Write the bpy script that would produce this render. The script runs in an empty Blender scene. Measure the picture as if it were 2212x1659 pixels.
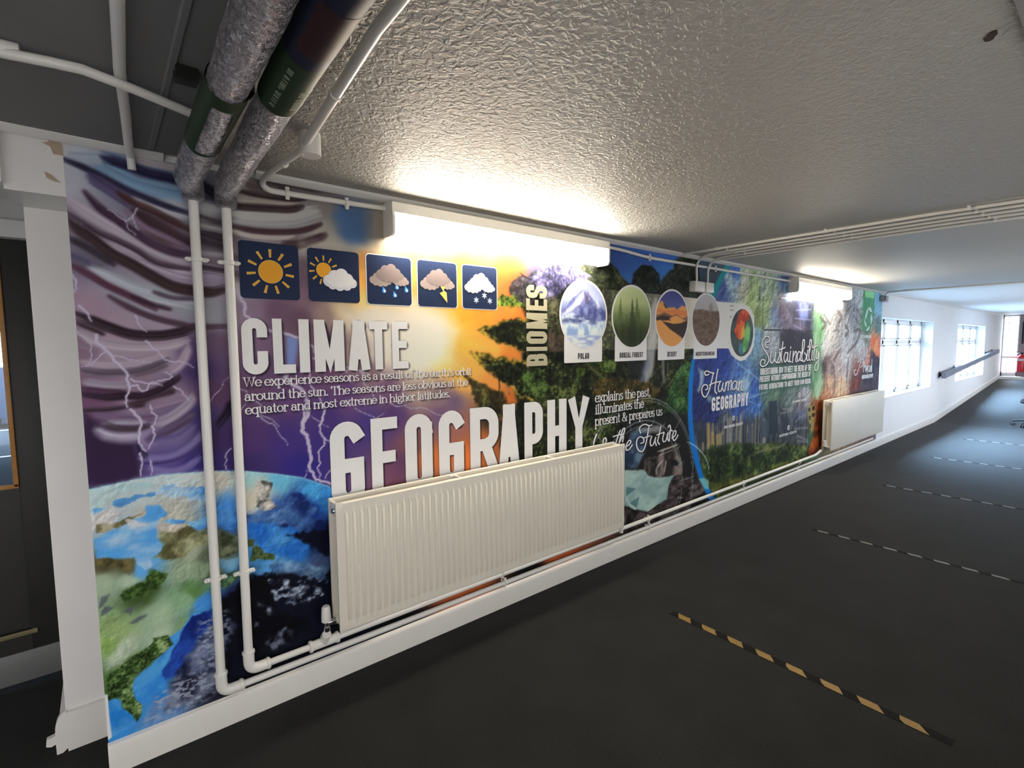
import bpy, bmesh, math, random
import numpy as np
from mathutils import Vector, Matrix

S = bpy.context.scene
COL = S.collection
# ------------------------------------------------------------------ camera
cd = bpy.data.cameras.new('camera')
cam = bpy.data.objects.new('camera', cd); COL.objects.link(cam)
cd.sensor_fit = 'HORIZONTAL'; cd.sensor_width = 36.0
cd.lens = 36.0 * 1082.3 / 2212.0
cd.clip_start = 0.02; cd.clip_end = 200
def cam_axes(yaw, pitch, roll):
    f = Vector((math.sin(yaw)*math.cos(pitch), math.cos(yaw)*math.cos(pitch), -math.sin(pitch)))
    r = Vector((math.cos(yaw), -math.sin(yaw), 0)); u = r.cross(f)
    return r*math.cos(roll)+u*math.sin(roll), u*math.cos(roll)-r*math.sin(roll), f
CAMP = Vector((0, -2.2, 1.50458))
cr, cu, cf = cam_axes(0.68377, 0.07919, -0.00873)
cam.matrix_world = Matrix(((cr.x, cu.x, -cf.x, CAMP.x), (cr.y, cu.y, -cf.y, CAMP.y), (cr.z, cu.z, -cf.z, CAMP.z), (0, 0, 0, 1)))
S.camera = cam
# ------------------------------------------------------------------ exposure, sky
S.view_settings.view_transform = 'Standard'
S.view_settings.look = 'None'
S.view_settings.gamma = 1.0
S.view_settings.use_curve_mapping = False
S.view_settings.exposure = EXPO = 0.13
W = bpy.data.worlds.new('overcast_sky'); S.world = W
W.use_nodes = True
nt_ = W.node_tree; bg = nt_.nodes['Background']
tc_ = nt_.nodes.new('ShaderNodeTexCoord'); sx_ = nt_.nodes.new('ShaderNodeSeparateXYZ'); nt_.links.new(tc_.outputs['Generated'], sx_.inputs[0])
rp_ = nt_.nodes.new('ShaderNodeValToRGB'); nt_.links.new(sx_.outputs['Y'], rp_.inputs[0])      # paler cloud behind the camera, blue sky beyond the mural wall
rp_.color_ramp.elements[0].position = 0.0; rp_.color_ramp.elements[0].color = (1.0, 0.96, 0.945, 1)
rp_.color_ramp.elements[1].position = 0.25; rp_.color_ramp.elements[1].color = (0.40, 0.66, 1.0, 1)
mr_ = nt_.nodes.new('ShaderNodeMapRange'); nt_.links.new(sx_.outputs['Y'], mr_.inputs['Value'])
mr_.inputs['From Min'].default_value = 0.0; mr_.inputs['From Max'].default_value = 0.2; mr_.inputs['To Min'].default_value = 0.0; mr_.inputs['To Max'].default_value = 1.0
mz_ = nt_.nodes.new('ShaderNodeMapRange'); nt_.links.new(sx_.outputs['Z'], mz_.inputs['Value'])      # overcast: brightest overhead
mz_.inputs['From Min'].default_value = 0.25; mz_.inputs['From Max'].default_value = 0.85; mz_.inputs['To Min'].default_value = 1.0; mz_.inputs['To Max'].default_value = 18.0
mg_ = nt_.nodes.new('ShaderNodeMapRange'); nt_.links.new(sx_.outputs['Z'], mg_.inputs['Value'])      # darker ground
mg_.inputs['From Min'].default_value = -0.12; mg_.inputs['From Max'].default_value = 0.02; mg_.inputs['To Min'].default_value = 0.45; mg_.inputs['To Max'].default_value = 1.0
m0_ = nt_.nodes.new('ShaderNodeMath'); m0_.operation = 'MULTIPLY'; m0_.inputs[1].default_value = 26.0; nt_.links.new(mz_.outputs[0], m0_.inputs[0])
m1_ = nt_.nodes.new('ShaderNodeMix'); m1_.data_type = 'FLOAT'; nt_.links.new(mr_.outputs[0], m1_.inputs[0]); m1_.inputs[2].default_value = 6.0; nt_.links.new(m0_.outputs[0], m1_.inputs[3])
m2_ = nt_.nodes.new('ShaderNodeMath'); m2_.operation = 'MULTIPLY'; nt_.links.new(m1_.outputs[0], m2_.inputs[0]); nt_.links.new(mg_.outputs[0], m2_.inputs[1])
nt_.links.new(rp_.outputs[0], bg.inputs[0]); nt_.links.new(m2_.outputs[0], bg.inputs[1])
LAMP_STRENGTH = 46.0
LAMP_COLOUR = (1.0, 0.90, 0.74)
def portal(name, loc, rot, sx, sy):
    l = bpy.data.lights.new(name, 'AREA'); l.shape = 'RECTANGLE'; l.size = sx; l.size_y = sy
    l.cycles.is_portal = True
    o = bpy.data.objects.new(name, l); COL.objects.link(o); o.location = loc; o.rotation_euler = rot
H = 2.185          # ceiling height
# window openings (x0, x1, z0, z1) in the mural-side wall and, added unseen for fill light, in the wall behind the camera
WIN_L = [(8.50, 11.46, 0.665, 1.838), (13.50, 16.60, 0.655, 1.838)]
WIN_FILL = [(-3.0, -0.3, 0.50, 2.02), (0.2, 2.0, 0.85, 1.85), (2.8, 4.6, 0.85, 1.85), (5.4, 7.2, 0.85, 1.85), (8.6, 12.2, 0.55, 1.98), (13.2, 17.4, 0.6, 2.0)]
YR = -2.62         # wall behind the camera
for a, b, c, d in WIN_L:
    portal('window_daylight', ((a+b)/2, 0.27, (c+d)/2), (-math.pi/2, 0, 0), b-a, d-c)
for a, b, c, d in WIN_FILL:
    portal('window_daylight', ((a+b)/2, YR-0.24, (c+d)/2), (math.pi/2, 0, 0), b-a, d-c)

# ------------------------------------------------------------------ materials
def srgb(r, g, b):
    f = lambda v: (v/255/12.92) if v/255 <= 0.04045 else ((v/255+0.055)/1.055)**2.4
    return (f(r), f(g), f(b))
def mat(name, col, rough=0.5, metal=0.0, noise=0.0, nscale=20.0, bump=0.0, bscale=60.0, bdetail=3.0, emit=None, estr=0.0, spec=0.5, bdist=0.01):
    m = bpy.data.materials.new(name); m.use_nodes = True
    nt = m.node_tree; b = nt.nodes['Principled BSDF']
    b.inputs['Base Color'].default_value = (*col, 1)
    b.inputs['Roughness'].default_value = rough; b.inputs['Metallic'].default_value = metal
    b.inputs['Specular IOR Level'].default_value = spec
    tc = nt.nodes.new('ShaderNodeTexCoord')
    if noise or True:
        n = nt.nodes.new('ShaderNodeTexNoise'); n.inputs['Scale'].default_value = nscale; n.inputs['Detail'].default_value = 4
        nt.links.new(tc.outputs['Object'], n.inputs['Vector'])
        mx = nt.nodes.new('ShaderNodeMix'); mx.data_type = 'RGBA'
        k = max(noise, 0.02)
        mx.inputs['A'].default_value = (*[c*(1-k) for c in col], 1); mx.inputs['B'].default_value = (*[min(1, c*(1+k)) for c in col], 1)
        nt.links.new(n.outputs['Fac'], mx.inputs['Factor']); nt.links.new(mx.outputs['Result'], b.inputs['Base Color'])
    if bump:
        n2 = nt.nodes.new('ShaderNodeTexNoise'); n2.inputs['Scale'].default_value = bscale; n2.inputs['Detail'].default_value = bdetail
        nt.links.new(tc.outputs['Object'], n2.inputs['Vector'])
        bp = nt.nodes.new('ShaderNodeBump'); bp.inputs['Strength'].default_value = bump; bp.inputs['Distance'].default_value = bdist
        nt.links.new(n2.outputs['Fac'], bp.inputs['Height']); nt.links.new(bp.outputs['Normal'], b.inputs['Normal'])
    if emit:
        b.inputs['Emission Color'].default_value = (*emit, 1); b.inputs['Emission Strength'].default_value = estr
    return m
M = {}
M['white'] = mat('white_paint', (0.78, 0.77, 0.75), 0.45, noise=0.03, nscale=8, bump=0.05, bscale=90)
M['gloss'] = mat('white_gloss_paint', (0.80, 0.785, 0.745), 0.28, noise=0.03, nscale=15, bump=0.04, bscale=70)
M['radiator'] = mat('cream_radiator_enamel', (0.76, 0.72, 0.62), 0.35, noise=0.04, nscale=6)
M['wall'] = mat('white_wall_plaster', (0.78, 0.785, 0.79), 0.7, noise=0.03, nscale=3, bump=0.08, bscale=120)
M['plaster'] = mat('bare_plaster', srgb(178, 160, 140), 0.85, noise=0.15, nscale=40, bump=0.3, bscale=80)
M['pvc'] = mat('white_window_frame_plastic', (0.90, 0.90, 0.90), 0.3)
M['black'] = mat('black_door_paint', (0.016, 0.016, 0.015), 0.55, noise=0.2, nscale=12, bump=0.05, bscale=100)
M['darkmetal'] = mat('dark_metal', (0.03, 0.03, 0.028), 0.4, 0.5)
M['chrome'] = mat('chrome', (0.75, 0.75, 0.74), 0.15, 1.0)
M['wood'] = mat('varnished_pine', srgb(176, 124, 62), 0.45, noise=0.2, nscale=30)
M['kick'] = mat('grey_kick_plate', (0.22, 0.22, 0.225), 0.45, 0.2, noise=0.05)
M['lampbody'] = mat('white_lamp_steel', (0.80, 0.78, 0.73), 0.4)
M['diffuser'] = mat('lit_diffuser', (0.9, 0.88, 0.82), 0.4, emit=LAMP_COLOUR, estr=LAMP_STRENGTH)
M['rail'] = mat('grey_handrail_paint', (0.16, 0.18, 0.24), 0.5, noise=0.08)
M['red'] = mat('red_extinguisher_enamel', (0.55, 0.012, 0.02), 0.3)
M['brownwall'] = mat('mauve_brown_wall', (0.30, 0.24, 0.24), 0.8, noise=0.05)
M['rubber'] = mat('black_rubber', (0.02, 0.02, 0.022), 0.6)
M['tapeyellow'] = mat('yellow_tape', (0.25, 0.15, 0.03), 0.6, noise=0.25, nscale=60)
M['tapewhite'] = mat('pale_worn_tape', (0.15, 0.145, 0.13), 0.6, noise=0.25, nscale=60)
M['tapeblack'] = mat('black_tape', (0.010, 0.010, 0.0095), 0.85, noise=0.2, nscale=60, spec=.1)
M['greenlabel'] = mat('dark_green_label', (0.010, 0.032, 0.008), 0.55, spec=.25, noise=0.15)
M['labeltext'] = mat('pale_label_print', (0.20, 0.24, 0.17), 0.5)
M['blueband'] = mat('dark_blue_band', (0.005, 0.008, 0.026), 0.55, spec=.25)
M['redband'] = mat('dark_red_band', (0.025, 0.006, 0.008), 0.55, spec=.25)
M['bluepanel'] = mat('pale_blue_panel', (0.30, 0.50, 0.80), 0.5)
M['stain'] = mat('dark_chipped_hole', (0.04, 0.025, 0.018), 0.9)
M['greydark'] = mat('dark_grey_trim', (0.25, 0.25, 0.25), 0.7)
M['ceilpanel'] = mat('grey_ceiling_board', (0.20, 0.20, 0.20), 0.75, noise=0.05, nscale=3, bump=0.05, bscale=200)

def ceiling_mat():
    m = bpy.data.materials.new('textured_ceiling_plaster'); m.use_nodes = True
    nt = m.node_tree; b = nt.nodes['Principled BSDF']; b.inputs['Roughness'].default_value = 0.55
    tc = nt.nodes.new('ShaderNodeTexCoord')
    n = nt.nodes.new('ShaderNodeTexNoise'); n.inputs['Scale'].default_value = 48; n.inputs['Detail'].default_value = 2.5; n.inputs['Distortion'].default_value = 0.9
    nt.links.new(tc.outputs['Object'], n.inputs['Vector'])
    r = nt.nodes.new('ShaderNodeValToRGB'); r.color_ramp.elements[0].position = 0.42; r.color_ramp.elements[1].position = 0.60
    nt.links.new(n.outputs['Fac'], r.inputs['Fac'])
    bp = nt.nodes.new('ShaderNodeBump'); bp.inputs['Strength'].default_value = 0.55; bp.inputs['Distance'].default_value = 0.006
    nt.links.new(r.outputs['Color'], bp.inputs['Height']); nt.links.new(bp.outputs['Normal'], b.inputs['Normal'])
    n2 = nt.nodes.new('ShaderNodeTexNoise'); n2.inputs['Scale'].default_value = 1.5
    nt.links.new(tc.outputs['Object'], n2.inputs['Vector'])
    mx = nt.nodes.new('ShaderNodeMix'); mx.data_type = 'RGBA'
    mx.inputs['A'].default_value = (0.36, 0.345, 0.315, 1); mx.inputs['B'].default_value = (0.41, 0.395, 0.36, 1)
    nt.links.new(n2.outputs['Fac'], mx.inputs['Factor']); nt.links.new(mx.outputs['Result'], b.inputs['Base Color'])
    return m
M['ceiling'] = ceiling_mat()
def carpet_mat():
    m = bpy.data.materials.new('charcoal_carpet'); m.use_nodes = True
    nt = m.node_tree; b = nt.nodes['Principled BSDF']; b.inputs['Roughness'].default_value = 0.95; b.inputs['Specular IOR Level'].default_value = 0.10
    b.inputs['Sheen Weight'].default_value = 0.06; b.inputs['Sheen Roughness'].default_value = 0.5
    tc = nt.nodes.new('ShaderNodeTexCoord')
    n = nt.nodes.new('ShaderNodeTexNoise'); n.inputs['Scale'].default_value = 170; n.inputs['Detail'].default_value = 3
    nt.links.new(tc.outputs['Object'], n.inputs['Vector'])
    n2 = nt.nodes.new('ShaderNodeTexNoise'); n2.inputs['Scale'].default_value = 3.5; n2.inputs['Detail'].default_value = 4
    nt.links.new(tc.outputs['Object'], n2.inputs['Vector'])
    ad = nt.nodes.new('ShaderNodeMath'); ad.operation = 'MULTIPLY_ADD'; ad.inputs[1].default_value = 0.45
    nt.links.new(n2.outputs['Fac'], ad.inputs[0]); nt.links.new(n.outputs['Fac'], ad.inputs[2])
    r = nt.nodes.new('ShaderNodeValToRGB')
    r.color_ramp.elements[0].position = 0.45; r.color_ramp.elements[0].color = (0.0085, 0.0087, 0.0083, 1)
    r.color_ramp.elements[1].position = 0.95; r.color_ramp.elements[1].color = (0.0225, 0.0225, 0.0212, 1)
    nt.links.new(ad.outputs[0], r.inputs['Fac']); nt.links.new(r.outputs['Color'], b.inputs['Base Color'])
    bp = nt.nodes.new('ShaderNodeBump'); bp.inputs['Strength'].default_value = 0.5; bp.inputs['Distance'].default_value = 0.004
    nt.links.new(n.outputs['Fac'], bp.inputs['Height']); nt.links.new(bp.outputs['Normal'], b.inputs['Normal'])
    return m
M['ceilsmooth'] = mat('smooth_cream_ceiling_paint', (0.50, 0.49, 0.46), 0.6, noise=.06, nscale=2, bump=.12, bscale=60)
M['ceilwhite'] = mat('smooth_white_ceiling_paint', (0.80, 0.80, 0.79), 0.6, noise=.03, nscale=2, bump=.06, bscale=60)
M['carpet'] = carpet_mat()
def foil_mat():
    m = bpy.data.materials.new('crinkled_foil_wrap'); m.use_nodes = True
    nt = m.node_tree; b = nt.nodes['Principled BSDF']; b.inputs['Roughness'].default_value = 0.27; b.inputs['Metallic'].default_value = 0.95
    b.inputs['Base Color'].default_value = (0.50, 0.48, 0.51, 1)
    tc = nt.nodes.new('ShaderNodeTexCoord')
    v = nt.nodes.new('ShaderNodeTexVoronoi'); v.inputs['Scale'].default_value = 38; v.feature = 'DISTANCE_TO_EDGE'
    n = nt.nodes.new('ShaderNodeTexNoise'); n.inputs['Scale'].default_value = 55; n.inputs['Detail'].default_value = 4; n.inputs['Distortion'].default_value = 1.2
    nt.links.new(tc.outputs['Object'], n.inputs['Vector'])
    mv = nt.nodes.new('ShaderNodeMix'); mv.data_type = 'VECTOR'; mv.inputs['Factor'].default_value = 0.12
    nt.links.new(tc.outputs['Object'], mv.inputs['A']); nt.links.new(n.outputs['Color'], mv.inputs['B'])
    nt.links.new(mv.outputs['Result'], v.inputs['Vector'])
    ad = nt.nodes.new('ShaderNodeMath'); ad.operation = 'ADD'
    nt.links.new(v.outputs['Distance'], ad.inputs[0]); nt.links.new(n.outputs['Fac'], ad.inputs[1])
    bp = nt.nodes.new('ShaderNodeBump'); bp.inputs['Strength'].default_value = 1.0; bp.inputs['Distance'].default_value = 0.03
    nt.links.new(ad.outputs[0], bp.inputs['Height']); nt.links.new(bp.outputs['Normal'], b.inputs['Normal'])
    return m
M['foil'] = foil_mat()
def glass_mat(name, col=(0.955, 0.96, 0.96)):
    m = bpy.data.materials.new(name); m.use_nodes = True
    nt = m.node_tree; nt.nodes.remove(nt.nodes['Principled BSDF'])
    t = nt.nodes.new('ShaderNodeBsdfTransparent'); t.inputs[0].default_value = (*col, 1)
    g = nt.nodes.new('ShaderNodeBsdfGlossy'); g.inputs['Roughness'].default_value = 0.03
    lw = nt.nodes.new('ShaderNodeLayerWeight'); lw.inputs[0].default_value = 0.5
    pw = nt.nodes.new('ShaderNodeMath'); pw.operation = 'POWER'; pw.inputs[1].default_value = 5; nt.links.new(lw.outputs['Facing'], pw.inputs[0])
    fr = nt.nodes.new('ShaderNodeMath'); fr.operation = 'MULTIPLY_ADD'; fr.inputs[1].default_value = 0.45; fr.inputs[2].default_value = 0.03; nt.links.new(pw.outputs[0], fr.inputs[0])
    mx = nt.nodes.new('ShaderNodeMixShader')
    nt.links.new(fr.outputs[0], mx.inputs[0]); nt.links.new(t.outputs[0], mx.inputs[1]); nt.links.new(g.outputs[0], mx.inputs[2])
    nt.links.new(mx.outputs[0], nt.nodes['Material Output'].inputs[0])
    return m
M['glass'] = glass_mat('window_glass')

# ------------------------------------------------------------------ mesh helpers
class MB:
    """collects shapes and links them as ONE mesh object"""
    def __init__(s): s.v = []; s.f = []; s.m = []
    def add(s, vs, fs, mi=0):
        o = len(s.v); s.v += [tuple(p) for p in vs]
        s.f += [tuple(i+o for i in f) for f in fs]; s.m += [mi]*len(fs); return s
    def box(s, x0, x1, y0, y1, z0, z1, bev=0.0, mi=0, seg=2):
        bm = bmesh.new(); bmesh.ops.create_cube(bm, size=1)
        for v in bm.verts: v.co = Vector(((x0+x1)/2+v.co.x*(x1-x0), (y0+y1)/2+v.co.y*(y1-y0), (z0+z1)/2+v.co.z*(z1-z0)))
        if bev: bmesh.ops.bevel(bm, geom=bm.edges[:], offset=bev, segments=seg, affect='EDGES', profile=0.5)
        return s.bm(bm, mi)
    def bm(s, bm, mi=0):
        bm.verts.index_update()
        s.add([v.co[:] for v in bm.verts], [[v.index for v in f.verts] for f in bm.faces], mi); bm.free(); return s
    def tube(s, pts, r, n=16, mi=0, caps=True):
        P = [Vector(p) for p in pts]; rs = r if isinstance(r, (list, tuple)) else [r]*len(P)
        vs = []; fs = []; up = None
        for i, p in enumerate(P):
            t = ((P[i+1]-p).normalized() if i < len(P)-1 else Vector()) + ((p-P[i-1]).normalized() if i else Vector())
            t.normalize()
            if up is None:
                up = Vector((0, 0, 1)) if abs(t.z) < 0.9 else Vector((1, 0, 0))
            a = t.cross(up).normalized(); b = a.cross(t).normalized(); up = b
            for k in range(n):
                w = 2*math.pi*k/n; vs.append(p+(a*math.cos(w)+b*math.sin(w))*rs[i])
        for i in range(len(P)-1):
            for k in range(n):
                k2 = (k+1) % n; fs.append((i*n+k, i*n+k2, (i+1)*n+k2, (i+1)*n+k))
        if caps: fs.append(tuple(range(n))[::-1]); fs.append(tuple(range((len(P)-1)*n, len(P)*n)))
        return s.add(vs, fs, mi)
    def lathe(s, org, axis, prof, n=24, mi=0):
        """prof: (radius, distance along axis)"""
        ax = Vector(axis).normalized(); u = ax.orthogonal().normalized(); w = ax.cross(u); o = Vector(org)
        vs = []; fs = []
        for r, d in prof:
            for k in range(n):
                t = 2*math.pi*k/n; vs.append(o+ax*d+(u*math.cos(t)+w*math.sin(t))*max(r, 1e-5))
        for i in range(len(prof)-1):
            for k in range(n):
                k2 = (k+1) % n; fs.append((i*n+k, i*n+k2, (i+1)*n+k2, (i+1)*n+k))
        fs.append(tuple(range(n))[::-1]); fs.append(tuple(range((len(prof)-1)*n, len(prof)*n)))
        return s.add(vs, fs, mi)
    def extrude(s, poly, axis, a, b, mi=0):
        """2-D polygon extruded along x ('x': poly is (y,z)), y ('y': poly is (x,z)) or z (poly is (x,y))"""
        mk = {'x': lambda p, t: (t, p[0], p[1]), 'y': lambda p, t: (p[0], t, p[1]), 'z': lambda p, t: (p[0], p[1], t)}[axis]
        n = len(poly)
        vs = [mk(p, a) for p in poly]+[mk(p, b) for p in poly]
        fs = [tuple(range(n)), tuple(range(2*n-1, n-1, -1))]+[(i, n+i, n+(i+1) % n, (i+1) % n) for i in range(n)]
        return s.add(vs, fs, mi)
    def build(s, name, mats, parent=None, smooth=True, fix=True):
        me = bpy.data.meshes.new(name); me.from_pydata(s.v, [], s.f)
        if not isinstance(mats, (list, tuple)): mats = [mats]
        for m in mats: me.materials.append(m)
        me.polygons.foreach_set('material_index', s.m)
        if fix:
            bm = bmesh.new(); bm.from_mesh(me); bmesh.ops.recalc_face_normals(bm, faces=bm.faces); bm.to_mesh(me); bm.free()
        if smooth:
            me.shade_smooth(); me.set_sharp_from_angle(angle=math.radians(38))
        o = bpy.data.objects.new(name, me); COL.objects.link(o)
        if parent: attach(o, parent)
        return o
def attach(o, parent):
    o.parent = parent; o.matrix_parent_inverse = Matrix.Translation(-Vector(parent.location)) if parent.location.length else Matrix()
def tag(o, label=None, cat=None, group=None, kind=None):
    for k, v in (('label', label), ('category', cat), ('group', group), ('kind', kind)):
        if v: o[k] = v
    return o
def empty(name, loc, label, cat, group=None):
    o = bpy.data.objects.new(name, None); COL.objects.link(o); o.location = loc; o.empty_display_size = 0.05
    return tag(o, label, cat, group)
def struct(o, label, cat):
    return tag(o, label, cat, None, 'structure')
def arc(p0, pc, p1, n=6):
    """quadratic bend p0 -> p1 pulled towards the corner pc"""
    p0, pc, p1 = Vector(p0), Vector(pc), Vector(p1)
    return [tuple(p0*(1-t)**2+pc*2*t*(1-t)+p1*t*t) for t in [i/n for i in range(n+1)]]
# ================================================================== the room
X0, X1, XE = -3.2, 18.86, 19.25
RAMP = 11.83
m = MB(); m.box(-6.2, RAMP, YR-0.3, 12.6, -0.1, 0.0)
struct(m.build('floor', M['carpet'], smooth=False), 'dark charcoal carpet floor of the corridor', 'floor')
m = MB()
m.extrude([(RAMP, -0.1), (RAMP, 0.0), (X1, 0.44), (X1, -0.1)], 'y', YR-0.3, 0.02)
struct(m.build('floor_ramp', M['carpet'], smooth=False), 'carpeted ramp rising beneath the handrail at the far end', 'ramp')
m = MB(); m.box(X1+0.03, XE+0.2, YR-0.3, 0.3, 0.3, 0.515)
struct(m.build('floor_landing', M['carpet'], smooth=False), 'dark carpeted landing above the white step at the far end', 'landing')
m = MB(); m.box(X1-.012, X1+0.03, YR-0.1, 0.0, 0.43, 0.525, 0.006)
struct(m.build('trim_step', M['gloss']), 'white painted step edge at the top of the ramp', 'step edge')

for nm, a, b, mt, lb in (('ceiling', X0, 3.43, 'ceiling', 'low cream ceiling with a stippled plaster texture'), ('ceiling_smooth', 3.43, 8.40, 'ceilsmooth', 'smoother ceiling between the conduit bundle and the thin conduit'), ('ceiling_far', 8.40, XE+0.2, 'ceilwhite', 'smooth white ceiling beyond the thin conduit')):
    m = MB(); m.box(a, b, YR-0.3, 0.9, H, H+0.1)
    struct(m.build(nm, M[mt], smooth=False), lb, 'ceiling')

# mural-side wall with two window openings
m = MB(); T = 0.24
xa = -0.062
for (a, b, c, d) in WIN_L+[(XE+0.2, 0, 0, 0)]:
    m.box(xa, a, 0.0, T, 0.0, H)
    if b:
        m.box(a, b, 0.0, T, 0.0, c); m.box(a, b, 0.0, T, d, H)
    xa = b
struct(m.build('wall_left', M['wall'], smooth=False), 'white plastered wall that carries the mural and two far windows', 'wall')

# opening at the left end: pilaster, beam, header and the black door beyond
m = MB(); m.box(-0.183, -0.062, T-0.002, 0.85, 0.0, H)
struct(m.build('wall_pilaster', M['white'], smooth=False), 'narrow white return of wall beside the left edge of the mural', 'wall')
m = MB(); m.box(-0.205, -0.0621, -0.002, T, 1.992, H)
m.box(-1.6, -0.205, -0.035, 0.2, 2.005, H, 0.004)
struct(m.build('wall_beam', M['white'], smooth=False), 'white boxed beam with chipped plaster above the opening at the left', 'beam')
m = MB()
for (cx, cz, pts) in ((-0.088, 2.05, [(-.022, .012), (-.006, .006), (.016, -.016), (.0, -.014), (-.018, -.006)]),
                      (-0.080, 2.145, [(-.02, .03), (.014, .022), (.018, -.0), (.017, -.024), (-.005, -.024), (-.012, -.002), (-.03, .006), (-.014, .012)])):
    m.extrude([(cx+a, cz+b) for a, b in pts], 'y', -0.004, -0.002)
struct(m.build('trim_broken_plaster', M['plaster'], smooth=False), 'chips of bare plaster at the top corner of the mural', 'plaster')
m = MB(); m.box(-1.7, -0.18, 0.86, 1.0, 2.045, H+0.05); m.box(-1.7, -0.18, 0.80, 0.92, 1.973, 2.045)
m.box(-0.20, -0.1, 0.86, 1.0, 0.0, H); m.box(-3.2, -1.35, 0.86, 1.0, 0.0, H)
struct(m.build('wall_back', M['wall'], smooth=False), 'pale wall around the black door at the left', 'wall')

# skirting boards
def skirting(name, x0, x1, y, label, z=0.0, h=0.112, d=0.022):
    m = MB(); m.extrude([(y, z), (y-d, z), (y-d, z+h-0.018), (y-d+0.006, z+h-0.004), (y-0.004, z+h), (y, z+h)], 'x', x0, x1)
    return struct(m.build(name, M['gloss']), label, 'skirting board')
skirting('baseboard_left', -0.064, RAMP, 0.0, 'long white skirting board running beneath the mural')
m = MB()
pf = [(0.0, 0.0), (-0.022, 0.0), (-0.022, 0.094), (-0.016, 0.108), (-0.004, 0.112), (0.0, 0.112)]
vs = [(RAMP, y, z) for y, z in pf]+[(X1, y, z+0.44) for y, z in pf]; n = len(pf)
m.add(vs, [tuple(range(n)), tuple(range(2*n-1, n-1, -1))]+[(i, n+i, n+(i+1) % n, (i+1) % n) for i in range(n)])
struct(m.build('baseboard_ramp', M['gloss']), 'white skirting board sloping up along the ramp below the far window', 'skirting board')
m = MB()
m.extrude([(-0.183, 0), (-0.062, 0), (-0.062, .15), (-0.183, .15)], 'y', T-0.018, T)
m.extrude([(-0.215, 0.0), (-0.198, 0.0), (-0.183, 0.012), (-0.183, .16), (-0.198, .148), (-0.208, .13), (-0.214, .105), (-0.216, .075), (-0.240, .07), (-0.242, .045), (-0.228, .038), (-0.216, .042)], 'y', T-0.014, T+0.006)
m.box(-0.2, -0.183, T, 0.85, 0, .15, 0.003)
struct(m.build('baseboard_pilaster', M['gloss']), 'white moulded skirting with a cut end at the foot of the left pilaster', 'skirting board')

# cornice strip where wall meets ceiling
for nm, a, b, lab in (('trim_1', -0.9, 0.205, 'short white cornice strip over the top left corner of the mural'), ('trim_2', 0.50, X1, 'long white cornice strip between mural wall and ceiling')):
    m = MB(); m.extrude([(0, H), (-0.030, H), (-0.030, H-0.010), (-0.012, H-0.024), (0, H-0.026)], 'x', a, b)
    if nm == 'trim_1':
        m.v = [(x, y-0.036 if x < -0.5 else y-0.002, z) for x, y, z in m.v]
    struct(m.build(nm, M['white']), lab, 'cornice')
# grey boarded part of the ceiling left of the pipes, with cover strips
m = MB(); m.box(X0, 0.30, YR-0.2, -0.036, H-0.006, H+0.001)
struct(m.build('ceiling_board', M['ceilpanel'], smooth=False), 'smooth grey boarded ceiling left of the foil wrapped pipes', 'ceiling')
m = MB(); m.extrude([(0.168-.010, H-.006), (0.168-.006, H-.011), (0.168+.006, H-.011), (0.168+.010, H-.006)], 'y', -2.6, -0.05)
struct(m.build('trim_3', M['ceilpanel']), 'flat cover strip on the grey ceiling nearest the foil pipes', 'ceiling strip')
m = MB(); m.tube([(0.045, -2.6, H-.02), (0.060, -0.94, H-.02), (0.070, -0.64, H-.02), (0.088, -.38, H-.02), (0.107, -0.05, H-.022), (0.112, -0.018, H-.035), (0.114, -0.014, 2.11)], 0.0125, 12)
o = m.build('cable_conduit', M['white']); tag(o, 'white conduit crossing the grey ceiling and turning down onto the mural corner', 'conduit')
m = MB(); m.box(X0, X1, -2.30, -2.022, H-0.020, H+.001)
struct(m.build('trim_4', M['greydark'], smooth=False), 'dark grey edging board along the near side of the ceiling', 'ceiling edging')
m = MB()
rr = random.Random(3)
m.extrude([(1.583+0.019*math.cos(t)*(0.8+.4*rr.random())-.006*math.sin(t), -1.967+0.008*math.sin(t)*(0.8+.5*rr.random())+.010*math.cos(t)) for t in [i*math.pi/8 for i in range(16)]], 'z', H-0.003, H)
tag(m.build('ceiling_chip', M['stain'], smooth=False), 'small dark brown chip in the ceiling plaster at upper right', 'ceiling mark')

# wall behind the camera, end walls, space behind the black door
m = MB(); xa = X0
for (a, b, c, d) in WIN_FILL+[(XE+0.2, 0, 0, 0)]:
    m.box(xa, a, YR-0.25, YR, 0, H)
    if b: m.box(a, b, YR-0.25, YR, 0, c); m.box(a, b, YR-0.25, YR, d, H)
    xa = b
struct(m.build('wall_right', M['wall'], smooth=False), 'white unseen wall facing the mural, with windows added for fill light', 'wall')
m = MB(); m.box(X0-0.1, X0, YR, 0.9, 0, H)
struct(m.build('wall_near', M['wall'], smooth=False), 'white wall closing the near end of the corridor', 'wall')
m = MB(); m.box(XE, XE+0.15, YR, -0.325, 0.5, H); m.box(XE, XE+.15, 0, .3, .5, H)
struct(m.build('wall_end', M['brownwall'], smooth=False), 'mauve brown wall at the far end behind the extinguisher', 'wall')
portal('door_daylight', (XE+.12, -.1625, 1.35), (0, math.pi/2, 0), 1.6, 0.32)
m = MB(); YF = 12.0
for q in ((-6.0, .4, 0, 1.165), (-6.0, .4, 1.995, 2.8), (-1.46, .4, 1.165, 1.995), (-6.0, -5.0, 1.165, 1.995)): m.box(q[0], q[1], YF, YF+.12, q[2], q[3])
m.box(0.3, 0.4, 1.0, YF, 0, 2.8); m.box(-6.1, -6.0, 0.9, YF, 0, 2.8); m.box(-6.1, 0.4, 0.9, YF+.12, 2.7, 2.8); m.box(-6.1, X0, 0.86, 1.0, 0, 2.8)
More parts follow.
